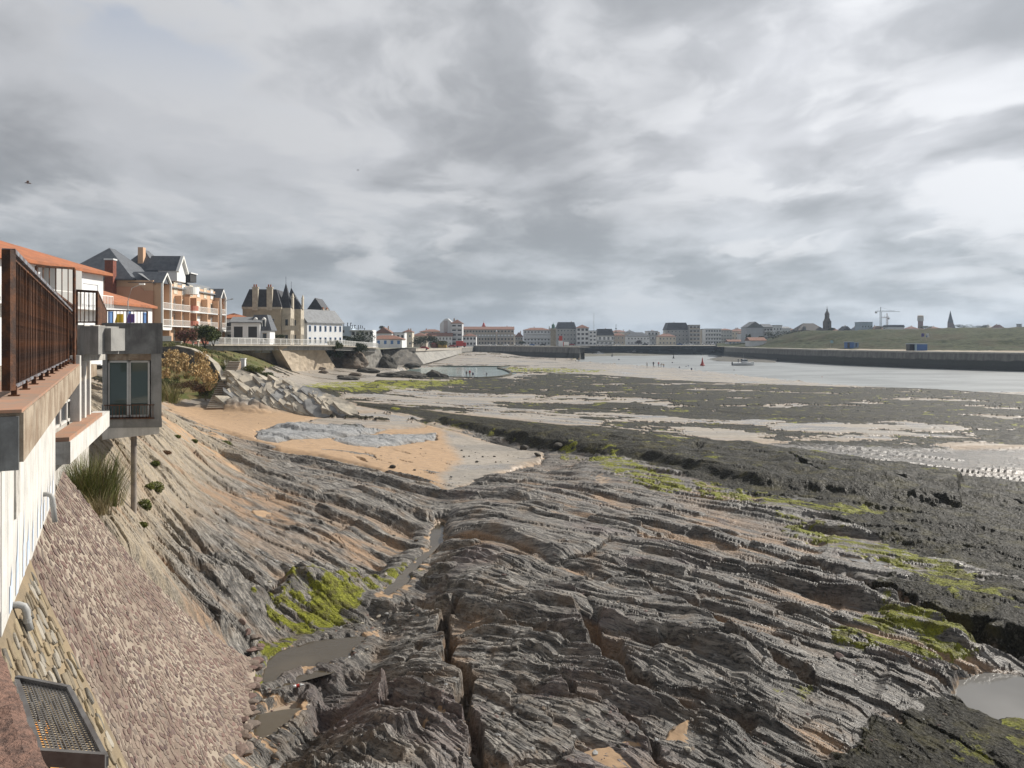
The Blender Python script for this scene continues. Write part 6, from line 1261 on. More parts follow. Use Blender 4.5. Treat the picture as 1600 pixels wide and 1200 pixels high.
for i, (px, py, sx, sz, m_, lb) in enumerate(((526, 572, 2.2, 1.1, RKD, 'dark low rock on the sand left of the big boulder'), (553, 574, 2.6, 1.3, RKD, 'rounded dark rock just left of the big boulder'), (575, 581, 2.6, .9, RKD, 'jagged dark rock in front of the grey wall'), (608, 588, 3.0, .8, RKD, 'long dark reef rock below the big boulder'),
        (634, 588, 3.6, 1.1, RKD, 'dark ridge of rock running out beside the bathing pool'), (650, 590, 2.4, .7, RKD, 'tip of the dark rock ridge at the pool edge'), (678, 589, 2.0, 1.4, RKD, 'dark rock at the near rim of the bathing pool'), (690, 589.5, 1.6, .8, RKD, 'smaller dark rock beside the one at the pool rim'),
        (644, 573, 2.6, 1.2, RKD, 'dark rock beyond the far rim of the bathing pool'), (505, 582, 1.0, .45, RKB, 'flat brown rock on the sand before the sea wall'), (502, 577, .9, .5, RKB, 'upper of two flat brown rocks at the sea wall foot'), (555, 586, 1.4, .5, RKB, 'low brown rock in the middle of the far sand'), (545, 592, 2.2, .5, RKD, 'scattered dark reef rock on the far sand'), (532, 589, .8, .35, RKD, 'small dark rock left of the scattered reef rock'))):
    g = at_(px, py, 0); crag('rock', (g.x, g.y, g.z + .1 * sz), (sx, sx * .7, sz), 20 + i, m_, lb, sub=3, rz=rnd.uniform(-.3, .3))
# slabs of the promontory by the steps: tilted slate plates running down to the sand
r5 = random.Random(21); m = MB(); 
for i in range(190):
    t = r5.random(); px = 374 + 168 * t; lo = 641 - 4 * abs(t - .5); hi = 588 + 4 * t + 44 * t ** 1.7; py = lo - (lo - hi) * r5.random() ** .8
    base = ground(px, max(py, 584), 4); D_ = 79 + (641 - py) * .10; p = PD(px, py, D_); ln = r5.uniform(.7, 3.2) * (1.15 - .5 * t); wd = r5.uniform(.4, 1.2); th_ = r5.uniform(.25, .6)
    ax = Vector((.80, -.25, -.38 + r5.uniform(-.12, .1))).normalized(); sd2 = Vector((.45, .75, .30 + r5.uniform(-.15, .2))).normalized(); up = ax.cross(sd2).normalized(); up = up if up.z > 0 else -up
    n_ = 7; top = []
    for k in range(n_):
        a = 2 * math.pi * (k + r5.uniform(-.3, .3)) / n_; top.append(p + ax * ln * math.cos(a) * r5.uniform(.75, 1.05) + sd2 * wd * math.sin(a) * r5.uniform(.7, 1.05) + up * r5.uniform(-.05, .05))
    bot = [v - up * th_ - Vector((0, 0, .9)) for v in top]; m.add(top + bot, [tuple(range(n_))] + [(k, k + n_, (k + 1) % n_ + n_, (k + 1) % n_) for k in range(n_)], r5.choice([RKP, RKP, RKG, RKP, RKP]))
tag(Wb(m, 'slate_outcrop', None), kind='structure')
# boulders and stones lying about the beach and the rock platform
k_ = 0
for px, py, sz, m_, lb in ((614, 731, .42, RKD, 'dark boulder alone on the orange sand'), (721, 704, .22, RKD, 'small dark stone at the edge of the wet sand, leftmost'), (725, 714, .24, RKD, 'small dark stone just below the leftmost on the wet sand'), (733, 713, .18, RKD, 'little dark stone beside its twin on the wet sand'),
        (754, 714, .22, RKD, 'dark stone in the middle of the wet sand'), (773, 714, .2, RKD, 'dark stone on wet sand near the reef scarp'), (775, 722, .2, RKB, 'brown stone nearest the rock platform on wet sand'), (745, 722, .26, RKD, 'flat dark stone low on the wet sand'), (840, 716, .6, RKD, 'dark block under the weed covered scarp'),
        (818, 702, .8, RKD, 'large dark block against the scarp'), (873, 697, .9, RKD, 'weed covered block at the corner of the scarp'), (648, 735, .2, RKB, 'small pale brown stone at the foot of the sand'), (705, 746, .22, RKG, 'grey stone where sand meets slate'), (592, 966, .13, RKP, 'upright pale stone by the brook'), (604, 966, .16, RKG, 'tallest pale stone standing by the brook'),
        (581, 972, .14, RKP, 'flat whitish stone left of the upright ones by the brook'), (566, 976, .12, RKP, 'whitish cobble in the brook bed'), (543, 974, .12, RKB, 'orange brown cobble in the brook bed'), (573, 1012, .08, RKP, 'small white stone at the end of the gully pool'), (603, 898, .18, RKP, 'flat stone in the upper brook'), (650, 846, .16, RKB, 'reddish stone standing in the narrow brook'),
        (1310, 1080, .34, ST[3], 'purple red boulder lying across the dark crack'), (1490, 1050, .16, RKB, 'rounded brown stone at the edge of the right pool'), (1500, 1056, .12, RKB, 'small brown stone beside the rounded one at the right pool'), (1075, 1172, .15, RKP, 'pale stone on the sandy patch at bottom centre'), (425, 1150, .2, RKD, 'dark stone under water in the corner pool'),
        (378, 974, .3, ST[1], 'squared stone fallen from the revetment edge, uppermost'), (387, 1000, .26, ST[0], 'squared stone fallen beside the mossy gully'), (385, 1062, .34, ST[2], 'large brown block lying by the gully pool'), (365, 1072, .3, ST[3], 'dark brown block next to the large brown one')):
    g = ground(px, py); z = surf_z(g.x, g.y); g = PZ(px, py, z); z = surf_z(g.x, g.y); k_ += 1
    block('stone', Vector((g.x, g.y, z + sz * .18)), sz, 300 + k_, [m_], lb, 'stone', flat=.65)
# pebbles and rubble nobody would count
def scatter(name, poly, n, s0, s1, mats_, seed, lift=.0):
    r = random.Random(seed); xs = [p[0] for p in poly]; ys = [p[1] for p in poly]; m = MB(); k = 0
    sh = [];
    for q in range(6):
        bm = bmesh.new(); bmesh.ops.create_icosphere(bm, subdivisions=1, radius=.5); sh.append(([v.co * r.uniform(.75, 1.1) for v in bm.verts], [tuple(v.index for v in f.verts) for f in bm.faces])); bm.free()
    while k < n:
        px, py = r.uniform(min(xs), max(xs)), r.uniform(min(ys), max(ys))
        if poly_sd(np.array([px]), np.array([py]), poly)[0] < 0: n -= .3; continue
        k += 1; g = ground(px, py); z = surf_z(g.x, g.y); s = s0 * (s1 / s0) ** (r.random() ** 2.2); v, f = r.choice(sh); a = r.uniform(0, 6.3)
        sx, sy, sz = s * r.uniform(.9, 1.6), s * r.uniform(.7, 1.1), s * r.uniform(.3, .7)
        m.add([(g.x + (c.x * math.cos(a) * sx - c.y * math.sin(a) * sy), g.y + (c.x * math.sin(a) * sx + c.y * math.cos(a) * sy), z + lift + c.z * sz) for c in v], f, r.choice(mats_))
    o = Wb(m, name, None); o['kind'] = 'stuff'; return o
scatter('pebbles', [(560,712),(640,700),(760,690),(845,705),(800,730),(720,765),(640,745)], 520, .03, .17, [RKD, RKD, RKB, RKG, RKP], 1)
scatter('pebbles', [(480,1010),(560,955),(620,930),(700,940),(690,965),(600,985),(560,1040),(520,1060)], 420, .025, .15, [RKP, RKB, RKG, ST[0], RKD], 2)
scatter('pebbles', [(370,1080),(480,1080),(500,1200),(360,1200)], 260, .02, .12, [RKB, ST[0], ST[3], RKP], 3)
scatter('pebbles', [(300,640),(560,655),(620,700),(440,690)], 120, .03, .14, [RKB, RKG], 4)
scatter('rock_fragments', [(700,860),(1100,830),(1480,930),(1480,1180),(560,1190),(560,1060)], 900, .03, .16, [RKG, RKD, RKB, ST[3]], 5)
scatter('rock_fragments', [(200,800),(420,760),(640,800),(620,860),(420,940),(250,900)], 500, .03, .18, [RKG, RKP, RKD, RKB], 6)
# rim of the bathing pool
pw_ = empty('pool_wall', tuple(PZ(740, 590, .6)), label='low dark curved wall holding back the bathing pool', cat='pool wall')
pts = [PZ(a, b, .95) for a, b in ((655, 590.5), (700, 590.8), (745, 590.5), (783, 588), (797, 585), (799, 582), (790, 578), (778, 575), (786, 572.4), (796, 571))]
for a, b in zip(pts, pts[1:]): Wb(MB().beam(a + Vector((0, 0, -.5)), b + Vector((0, 0, -.5)), .7, 1.3, mat('weedy_wall', (.07, .065, .05), .85, scale=.7, col2=(.04, .042, .03), bump=1, bscale=3)), 'wall_section', pw_)
Wb(MB().beam(PZ(640, 571.6, .95) + Vector((0, 0, -.4)), PZ(786, 572.3, .95) + Vector((0, 0, -.4)), .7, 1.0, MATS['weedy_wall']), 'wall_section', pw_)

# ------------------------------------------------------------------ vegetation
def leafmat(n, a, b): return mat(n, a, .7, scale=3, col2=b, island=.45, spec=.2)
LFD = leafmat('dark_leaves', (.028, .040, .018), (.05, .065, .025)); LFG = leafmat('olive_leaves', (.085, .10, .03), (.05, .065, .022)); LFP = leafmat('pink_blossom', (.24, .10, .09), (.09, .085, .035))
LFY = leafmat('yellow_green_leaves', (.14, .15, .035), (.09, .11, .03)); STRAW = leafmat('straw_plumes', (.52, .38, .19), (.36, .25, .12)); HEATH = leafmat('brown_heather', (.17, .095, .055), (.11, .075, .04)); REED = leafmat('reed_leaves', (.10, .125, .035), (.17, .175, .06)); REEDD = leafmat('dry_reed', (.27, .22, .12), (.18, .15, .08)); WOOD = mat('bark', (.09, .07, .05), .9)
def leaf_cloud(name, lobes, n, s, m_, parent, seed):
    """small folded leaf faces thrown through a set of lobes"""
    r = random.Random(seed); v = []; f = []; tot = sum(l[1][0] * l[1][1] * l[1][2] for l in lobes) ** 1
    for c, rad in lobes:
        k = int(n * rad[0] * rad[1] * rad[2] / tot)
        for _ in range(k):
            d = Vector((r.gauss(0, 1), r.gauss(0, 1), r.gauss(0, 1))).normalized(); t = r.uniform(.25, 1) ** .45 * r.uniform(.85, 1.12)
            p = Vector((c[0] + d.x * rad[0] * t, c[1] + d.y * rad[1] * t, c[2] + d.z * rad[2] * t)); a = Vector((r.gauss(0, 1), r.gauss(0, 1), r.gauss(0, .7))).normalized() * s * r.uniform(.6, 1.4); b = Vector((r.gauss(0, 1), r.gauss(0, 1), r.gauss(0, 1))).cross(a).normalized() * s * .45
            i = len(v); v += [p - a * .5, p + b, p + a * .6, p - b]; f.append((i, i + 1, i + 2, i + 3))
    me = bpy.data.meshes.new(name); me.from_pydata([tuple(q) for q in v], [], f); me.materials.append(m_); o = link(name, me, parent)
    if parent: o.location = -parent.location
    return o
def bush(name, label, px, py, d, w_, h, m_, cat='bush', n=1400, s=.16, seed=1, lob=7, trunk=True, z=None, group=None, dep=None):
    q = PD(px, py, d); root = empty(name, tuple(q), label=label, cat=cat, group=group); r = random.Random(seed); L = []; dep = dep or w_ * .7
    for i in range(lob): L.append(((q.x + r.uniform(-.33, .33) * w_, q.y + dep / 2 + r.uniform(-.25, .25) * dep, q.z + h * r.uniform(.35, .72)), (w_ * r.uniform(.16, .27), dep * r.uniform(.2, .3), h * r.uniform(.2, .33))))
    leaf_cloud('crown', L, n, s, m_, root, seed)
    m = MB()
    for i, (c, _) in enumerate(L[:5]): m.tube([(q.x + (i - 2) * .05, q.y + dep / 2, q.z - .3), ((q.x + c[0]) / 2, (q.y + dep / 2 + c[1]) / 2, q.z + h * .25), c], [.05 * h / 2, .035 * h / 2, .012 * h], 5, WOOD)
    Wb(m, 'trunk', root); return root
bush('bush', 'pink flowering bush in front of the salmon block', 283, 538, 110, 3.4, 2.4, LFP, n=3000, s=.16, seed=2)
bush('bush', 'broad olive green bush beside the pink flowering one', 313, 538, 113, 4.8, 3.1, LFG, n=5000, s=.17, seed=3, lob=10)
bush('bush', 'green bush at the right end of the garden by the white wall', 330, 537, 116, 2.4, 2.1, LFG, n=1600, s=.17, seed=4)
bush('shrub', 'olive shrub overhanging the sea wall below the promenade rail', 521, 548, 170, 3.2, 2.4, LFG, n=2500, s=.2, seed=5)
bush('shrub', 'wide dark shrub covering the brown bluff', 548, 553, 184, 8.5, 2.8, LFD, n=5000, s=.22, seed=6, lob=12)
bush('shrub', 'dark shrub at the left side of the bluff', 520, 562, 178, 5.5, 3.4, LFD, n=3200, s=.22, seed=7, lob=9)
bush('hedge', 'low dark hedge at the foot of the villa', 424, 529.5, 158, 5, 1.1, LFD, n=1500, s=.15, seed=8, dep=1.5)
bush('hedge', 'dark hedge right of the white slate roofed house', 527, 532, 215, 8, 1.6, LFD, n=1500, s=.2, seed=9, dep=2)
for i, (px, py, d, w_, h, m_, lb) in enumerate(((565, 541, 250, 9, 5.2, LFD, 'dark trees left of the low white villa'), (548, 540, 250, 5, 2.8, LFD, 'small dark tree below the hotel wing'), (600, 540, 320, 6, 3, LFD, 'dark bush behind the low white villa'), (655, 541, 330, 9, 4.5, LFD, 'left tree of the dark mass before the white row'), (672, 541, 330, 8, 5.2, LFD, 'highest tree of the dark mass before the white row'),
        (690, 541, 340, 8, 2.6, LFG, 'low green shrubs at the right end of the dark mass'), (597, 514.5, 480, 4, 2.2, LFD, 'dark round tree behind the white villa gables'), (815, 538, 500, 5, 2.2, LFD, 'dark shrubs before the orange roofed gap'), (998, 538, 540, 5, 3.4, mat('purple_leaves', (.05, .025, .035), .8), 'purple leaved tree before the arched white house'), (1192, 537, 430, 6, 5, LFD, 'dark tree left of the boathouse'),
        (1214, 531, 440, 12, 5.4, LFD, 'dark evergreen clump at the left end of the dune'), (1240, 526, 450, 12, 4.0, LFD, 'spreading dark scrub on the dune left of the church'), (1170, 536, 440, 3.5, 6, LFD, 'slim dark cypress left of the boathouse'), (1378, 517, 560, 14, 4.5, LFD, 'dark trees below the cranes'), (1452, 514, 600, 16, 3, LFG, 'line of scrub right of the water tower'), (1515, 513.5, 640, 20, 4.2, LFD, 'row of dark trees right of the spire'), (1538, 514, 640, 14, 3.5, LFD, 'dark trees on the skyline left of the small red roof'), (1302, 518, 480, 6, 2.5, LFD, 'dark shrubs at the foot of the church tower'))):
    bush('tree', lb, px, py, d, w_, h, m_, cat='tree', n=900, s=.38, seed=30 + i, lob=8)
q = PD(370, 520, 175); pt_ = empty('palm_tree', tuple(q), label='small dark palm left of the villa', cat='palm tree'); Wb(MB().tube([q, q + Vector((0, 0, 2.2))], .16, 6, WOOD), 'trunk', pt_); m = MB()
for i in range(22):
    a = i * 2.4; e = rnd.uniform(.1, .9); o = q + Vector((0, 0, 2.2)); d_ = Vector((math.cos(a), math.sin(a), 0)); pr_ = o
    for k in range(4):
        nx2 = pr_ + d_ * .42 + Vector((0, 0, .28 * e - .2 * k)); s2 = Vector((-d_.y, d_.x, 0)) * (.16 - .035 * k); m.add([pr_ - s2, pr_ + s2, nx2 + s2 * .7, nx2 - s2 * .7], [(0, 1, 2, 3)], LFD); pr_ = nx2
Wb(m, 'frond', pt_)
def blades(m, c, n, h, spread, wd, r, mats_, bend=.6, base_r=.1):
    """arching grass blades, tapering"""
    for _ in range(n):
        a = r.uniform(0, 6.283); d = Vector((math.cos(a), math.sin(a), 0)); p = Vector(c) + d * base_r * r.random() ** .5; L = h * r.uniform(.5, 1.1); s = Vector((-d.y, d.x, 0)) * wd / 2; sp_ = spread * r.uniform(.3, 1); mt = r.choice(mats_); pts_ = []
        for k in range(4): t = k / 3; pts_.append(p + d * sp_ * L * t ** 1.6 + Vector((0, 0, L * (t - bend * sp_ * t * t * .55))))
        v = []; 
        for k, q in enumerate(pts_[:-1]): w2 = 1 - k * .28; v += [q - s * w2, q + s * w2]
        v.append(pts_[-1]); m.add(v, [(0, 1, 3, 2), (2, 3, 5, 4), (4, 5, 6)], mt)
def clump(name, label, px, py, d, n, h, spread, wd, mats_, cat, base=.1, seed=1, group=None, tufts=1, area=.4, zoff=0.):
    q = PD(px, py, d) + Vector((0, 0, zoff)); root = empty(name, tuple(q), label=label, cat=cat, group=group); r = random.Random(seed); m = MB()
    for i in range(tufts): blades(m, (q.x + r.uniform(-area, area), q.y + r.uniform(-area, area), q.z + r.uniform(-.1, .1) * (tufts > 1)), n // tufts, h, spread, wd, r, mats_, base_r=base)
    Wb(m, 'blades', root); return root
clump('reed_clump', 'tall green reeds growing between the white ledge and the slate', 140, 790, 18.3, 1500, 1.45, .75, .014, [REED, REED, REED, REEDD], 'reeds', base=.25, seed=3, tufts=14, area=.42)
clump('dry_grass', 'brown dry grass hanging below the green reeds', 152, 800, 17.6, 360, .6, .9, .010, [REEDD], 'grass', base=.2, seed=4, tufts=8, area=.35)
clump('grass_clump', 'grey green grass clump right behind the concrete bay', 258, 628, 40, 500, 1.35, .8, .02, [REED, REEDD], 'grass', base=.3, seed=5, tufts=9, area=.7)
pr5 = random.Random(9)
for i, (px, py, d) in enumerate(((262, 588, 84), (276, 596, 83), (292, 592, 84), (306, 600, 82), (318, 590, 84), (322, 602, 81), (256, 604, 80), (312, 577, 86), (285, 578, 87), (326, 610, 80), (268, 573, 87))):
    q = PD(px, py, d); root = empty('pampas_grass', tuple(q), label='pampas grass with golden plumes before the dark retaining wall', cat='pampas grass', group='pampas grasses before the retaining wall'); m = MB(); blades(m, q, 130, 1.0, .9, .05, pr5, [REED, STRAW], base_r=.3); Wb(m, 'leaves', root); m = MB()
    for k in range(14):
        a = pr5.uniform(0, 6.28); d_ = Vector((math.cos(a), math.sin(a), 0)) * pr5.uniform(.1, .65); tp = q + d_ + Vector((0, 0, pr5.uniform(1.1, 1.7))); m.tube([q, q.lerp(tp, .6), tp], .012, 3, STRAW)
        for _ in range(26): o = tp + d_ * pr5.uniform(-.3, .5) + Vector((pr5.gauss(0, .09), pr5.gauss(0, .09), pr5.uniform(-.4, .35))); b = Vector((pr5.gauss(0, .05), pr5.gauss(0, .05), .13)); c2 = Vector((pr5.gauss(0, .05), pr5.gauss(0, .05), 0)); m.add([o - b, o + c2, o + b, o - c2], [(0, 1, 2, 3)], STRAW)
    Wb(m, 'plumes', root)
for i, (px, py, d, w_, h, m_, lb) in enumerate(((278, 612, 79, 3.2, 1.2, HEATH, 'brown heathery shrub below the pampas, left'), (305, 616, 79, 3.4, 1.2, HEATH, 'brown heathery shrub below the pampas, middle'), (318, 622, 80, 1.7, 1.3, LFG, 'green shrub left of the beach steps'), (258, 612, 79, 2.0, 1.4, LFG, 'green shrub behind the concrete bay'), (346, 582, 91, 1.0, .8, LFG, 'green shrub at the turn of the retaining wall'), (390, 584, 90, 3, 1.1, LFY, 'yellow green shrub right of the white pillar'), (412, 592, 92, 2.6, .8, LFG, 'low green plants on top of the slate outcrop'), (378, 596, 88, 1.2, .8, LFG, 'green tuft beside the upper steps'))):
    bush('shrub', lb, px, py, d, w_, h, m_, n=2200, s=.10, seed=60 + i, lob=9)
for i, (px, py, d, w_, h) in enumerate(((243, 748, 27.5, .55, .42), (226, 772, 25.0, .42, .38), (234, 752, 27, .3, .2), (351, 680, 46, .75, .35), (303, 698, 40, .4, .2), (242, 722, 30, .35, .2), (258, 690, 34, .5, .18), (276, 664, 38, .4, .16), (222, 788, 23.5, .3, .15))):
    q = PD(px, py, d); z = surf_z(q.x, q.y); root = empty('green_plant', (q.x, q.y, z), label=['small bright green plant below the grass on the slate slope', 'round green plant at the foot of the concrete column', 'tiny plant beside the bright green one on the slope', 'green tuft on the rock edge above the beach', 'tiny green tuft in the orange sand slope', 'little plant above the round one by the column', 'brownish low plant in the sand slope', 'lowest small tuft near the beach end of the sand slope', 'tiny green tuft under the concrete column'][i], cat='plant')
    leaf_cloud('leaves', [((q.x, q.y, z + h * .35), (w_ * .5, w_ * .5, h * .5)), ((q.x + w_ * .3, q.y - .05, z + h * .2), (w_ * .3, w_ * .3, h * .35))], 900, .045, LFY if i != 6 else HEATH, root, 80 + i)
# grass on the slope above the steps and loose tufts along the headland: uncountable
m = MB(); rg = random.Random(77)
for i in range(2600):
    px = rg.uniform(250, 440); py = rg.uniform(536, 582)
    d = 104 - (py - 536) * .33 + max(0, (px - 340)) * .10; lim = 540 + max(0, px - 340) * .22
    if py < lim - 4 or (px < 345 and py > 556) : continue
    q = PD(px, py, d); z = surf_z(q.x, q.y)
    if abs(z - q.z) > 1.2: q.z = max(q.z - .5, z)
    blades(m, (q.x, q.y, z), 6, .45, .9, .05, rg, [LFY, LFG, REEDD, LFG], base_r=.35)
tag(Wb(m, 'slope_grass', None), kind='stuff')

# ------------------------------------------------------------------ people, boats, cars and small things
SKIN = mat('skin', (.45, .28, .20), .6); HAIR = mat('dark_hair', (.03, .022, .018), .7)
def cloth(n, c): return mat('cloth_' + n, c, .85)
CL = {'red': cloth('red', (.40, .05, .05)), 'navy': cloth('navy', (.03, .04, .09)), 'white': cloth('white', (.62, .62, .60)), 'grey': cloth('grey', (.16, .16, .17)), 'black': cloth('black', (.025, .025, .03)), 'blue': cloth('blue', (.07, .14, .30)), 'tan': cloth('tan', (.32, .24, .16)), 'pink': cloth('pink', (.42, .20, .22))}
def person_mesh(pose, top, low):
    J = {'stand': dict(pel=(0, 0, .95), ch=(0, .01, 1.32), nk=(0, .02, 1.50), hd=(0, .0, 1.66), kl=(-.1, -.01, .5), kr=(.11, .02, .5), fl=(-.11, .0, .06), fr=(.13, .03, .06), el=(-.25, .02, 1.13), er=(.25, .0, 1.13), hl=(-.27, -.08, .88), hr=(.28, -.06, .88)),
         'walk': dict(pel=(0, 0, .94), ch=(0, -.03, 1.32), nk=(0, -.04, 1.50), hd=(0, -.07, 1.65), kl=(-.1, -.2, .52), kr=(.1, .08, .5), fl=(-.1, -.3, .07), fr=(.1, .38, .12), el=(-.25, .14, 1.14), er=(.25, -.12, 1.14), hl=(-.26, .02, .92), hr=(.26, -.3, 1.0)),
         'bend': dict(pel=(0, .1, .9), ch=(0, -.22, 1.08), nk=(0, -.38, 1.10), hd=(0, -.52, 1.03), kl=(-.11, -.02, .48), kr=(.11, .02, .48), fl=(-.12, .05, .06), fr=(.12, .08, .06), el=(-.2, -.42, .85), er=(.2, -.42, .85), hl=(-.15, -.5, .58), hr=(.15, -.52, .56)),
         'sit': dict(pel=(0, 0, .12), ch=(0, .04, .50), nk=(0, .0, .68), hd=(0, -.05, .84), kl=(-.12, -.42, .42), kr=(.14, -.40, .40), fl=(-.12, -.62, .06), fr=(.16, -.60, .06), el=(-.25, -.1, .36), er=(.25, -.12, .36), hl=(-.12, -.36, .42), hr=(.14, -.36, .40))}[pose]
    names = ['pel', 'ch', 'nk', 'hd', 'kl', 'fl', 'kr', 'fr', 'el', 'hl', 'er', 'hr']; P = [Vector(J[n]) for n in names]; sl = P[1] + Vector((-.17, 0, .10)); sr = P[1] + Vector((.17, 0, .10)); hl_ = P[0] + Vector((-.09, 0, -.03)); hr_ = P[0] + Vector((.09, 0, -.03)); P += [sl, sr, hl_, hr_]
    tl = P[5] + Vector((0, -.16, -.02)); tr_ = P[7] + Vector((0, -.16, -.02)); P += [tl, tr_]
    E = [(0, 1), (1, 2), (2, 3), (0, 14), (14, 4), (4, 5), (5, 16), (0, 15), (15, 6), (6, 7), (7, 17), (1, 12), (12, 8), (8, 9), (1, 13), (13, 10), (10, 11)]
    rad = [.135, .15, .06, .105, .065, .045, .065, .045, .045, .035, .045, .035, .07, .07, .09, .09, .035, .035]
    me = bpy.data.meshes.new('figure_skeleton'); me.from_pydata([tuple(p) for p in P], E, []); o = bpy.data.objects.new('tmp', me); col.objects.link(o)
    s = o.modifiers.new('s', 'SKIN'); o.modifiers.new('u', 'SUBSURF').levels = 1
    for i, v in enumerate(me.skin_vertices[0].data): v.radius = (rad[i], rad[i]); v.use_root = i == 0
    dg = bpy.context.evaluated_depsgraph_get(); dg.update(); ev = bpy.data.meshes.new_from_object(o.evaluated_get(dg)); bpy.data.objects.remove(o); ev.name = 'person'
    ev.materials.clear(); [ev.materials.append(x) for x in (top, low, SKIN, HAIR)]
    hd = P[3]; mi = []
    for f in ev.polygons:
        c = f.center; d = [(c - P[i]).length for i in range(len(P))]
        if (c - hd).length < .17: k = 3 if (c.z > hd.z + .02 or c.y > hd.y + .03) else 2
        elif min(d[9], d[11]) < .14: k = 2
        elif pose in ('stand', 'walk', 'bend') and c.z < .9 and min(d[8], d[10]) > .2: k = 1 if c.z > .12 else 3
        elif pose == 'sit' and (c.y < -.1 or c.z < .2) and min(d[8], d[10]) > .15: k = 1 if c.z > .1 else 2
        else: k = 0
        mi.append(k)
    ev.polygons.foreach_set('material_index', mi); ev.polygons.foreach_set('use_smooth', [True] * len(mi)); return ev
_pm = {}
def person(px, py, pose, top, low, label, rz=0.0, sc_=1.0, zmin=None, group=None):
    k = (pose, top, low)
    if k not in _pm: _pm[k] = person_mesh(pose, CL[top], CL[low])
    g = ground(px, py, .8); z = max(surf_z(g.x, g.y), zmin or -9); g = PZ(px, py, z); z = max(surf_z(g.x, g.y), zmin or -9)
    return tag(link('person', _pm[k], loc=(g.x, g.y, z), rot=(0, 0, rz), scale=(sc_,) * 3), label, 'person', group)
person(492, 645, 'sit', 'pink', 'white', 'person in pink top and white trousers sitting against the slate on the beach', rz=.6)
for px, py, pose, t_, l_, lb, s_, rz in ((729, 588, 'stand', 'grey', 'grey', 'person in grey standing on the pool wall, leftmost', 1.0, .3), (734, 590.5, 'stand', 'red', 'tan', 'person in a red top standing by the bathing pool', 1.0, 0), (739, 592, 'stand', 'navy', 'white', 'person in navy top and white trousers by the bathing pool', .95, .8), (760, 588.5, 'bend', 'grey', 'navy', 'person bending over at the right end of the pool wall', .8, .5),
        (867.5, 563.5, 'walk', 'black', 'black', 'person walking on the sandbank nearest the jetty', 1.0, 1.2), (904.5, 565, 'stand', 'tan', 'black', 'person standing below the head of the jetty', 1.0, 0), (967, 566.5, 'walk', 'navy', 'navy', 'tall person at the water edge right of the jetty', 1.15, .4), (1011, 573.5, 'stand', 'white', 'grey', 'person in white, leftmost of the anglers', 1.0, 0), (1021, 573.5, 'stand', 'black', 'black', 'dark clad angler second from the left', 1.1, .2),
        (1029, 573, 'stand', 'red', 'navy', 'angler in red third from the left', 1.0, .1), (1033, 573.5, 'bend', 'tan', 'grey', 'angler in tan bending beside the red one', 1.0, .8), (1037, 573, 'stand', 'tan', 'blue', 'angler in tan top and blue trousers', .95, 0), (1047, 573, 'bend', 'grey', 'black', 'angler crouching in the middle of the row', 1.0, 1.4), (1050.5, 571.8, 'stand', 'grey', 'navy', 'tall grey angler in the middle of the row', 1.1, 0), (1053.5, 574, 'stand', 'navy', 'tan', 'short angler right of the tall grey one', .85, 0),
        (1061.5, 574.5, 'walk', 'navy', 'black', 'dark walker in the right half of the row of anglers', 1.05, .9), (1068, 575.5, 'bend', 'black', 'grey', 'dark figure bending down near the water', 1.0, 1), (1072, 575.5, 'stand', 'grey', 'tan', 'grey topped angler with tan trousers', .95, 0), (1075.5, 575.5, 'stand', 'blue', 'navy', 'blue clad angler third from the right end', .95, 0), (1080.5, 577, 'stand', 'navy', 'grey', 'navy and grey angler second from the right end', .95, 0), (1086, 577, 'walk', 'grey', 'black', 'rightmost angler of the row walking', .9, 1.7),
        (1147, 582.5, 'stand', 'black', 'navy', 'lone dark figure at the water edge below the motor boat', .9, .5), (1283, 596, 'bend', 'red', 'black', 'person in red bending at the water edge on the right', 1.05, 1.3)):
    person(px, py, pose, t_, l_, lb, rz, s_)
# dog beside the sitting person
g = ground(519, 645); z = surf_z(g.x, g.y); dg_ = empty('dog', (g.x, g.y, z), label='brown dog standing on the sand beside the sitting person', cat='dog'); FUR = mat('brown_fur', (.26, .12, .05), .9)
Wb(MB().tube([(g.x - .42, g.y, z + .52), (g.x - .2, g.y, z + .5), (g.x + .2, g.y, z + .5), (g.x + .38, g.y, z + .6), (g.x + .5, g.y, z + .74), (g.x + .62, g.y, z + .70), (g.x + .74, g.y, z + .66)], [.1, .15, .17, .13, .11, .08, .04], 10, FUR), 'body', dg_, smooth=True)
for dx, dy_ in ((-.32, -.08), (-.32, .08), (.25, -.08), (.25, .08)): Wb(MB().tube([(g.x + dx, g.y + dy_, z + .48), (g.x + dx + (.06 if dx < 0 else -.02), g.y + dy_, z + .24), (g.x + dx, g.y + dy_, z)], [.07, .04, .03], 6, FUR), 'leg', dg_, smooth=True)
Wb(MB().tube([(g.x - .42, g.y, z + .55), (g.x - .6, g.y, z + .62), (g.x - .7, g.y, z + .75)], [.04, .03, .015], 6, FUR), 'tail', dg_); Wb(MB().prism([(g.x + .46, g.y - .07), (g.x + .53, g.y - .07), (g.x + .5, g.y + .07)], z + .78, z + .9, FUR, .2), 'ear', dg_)
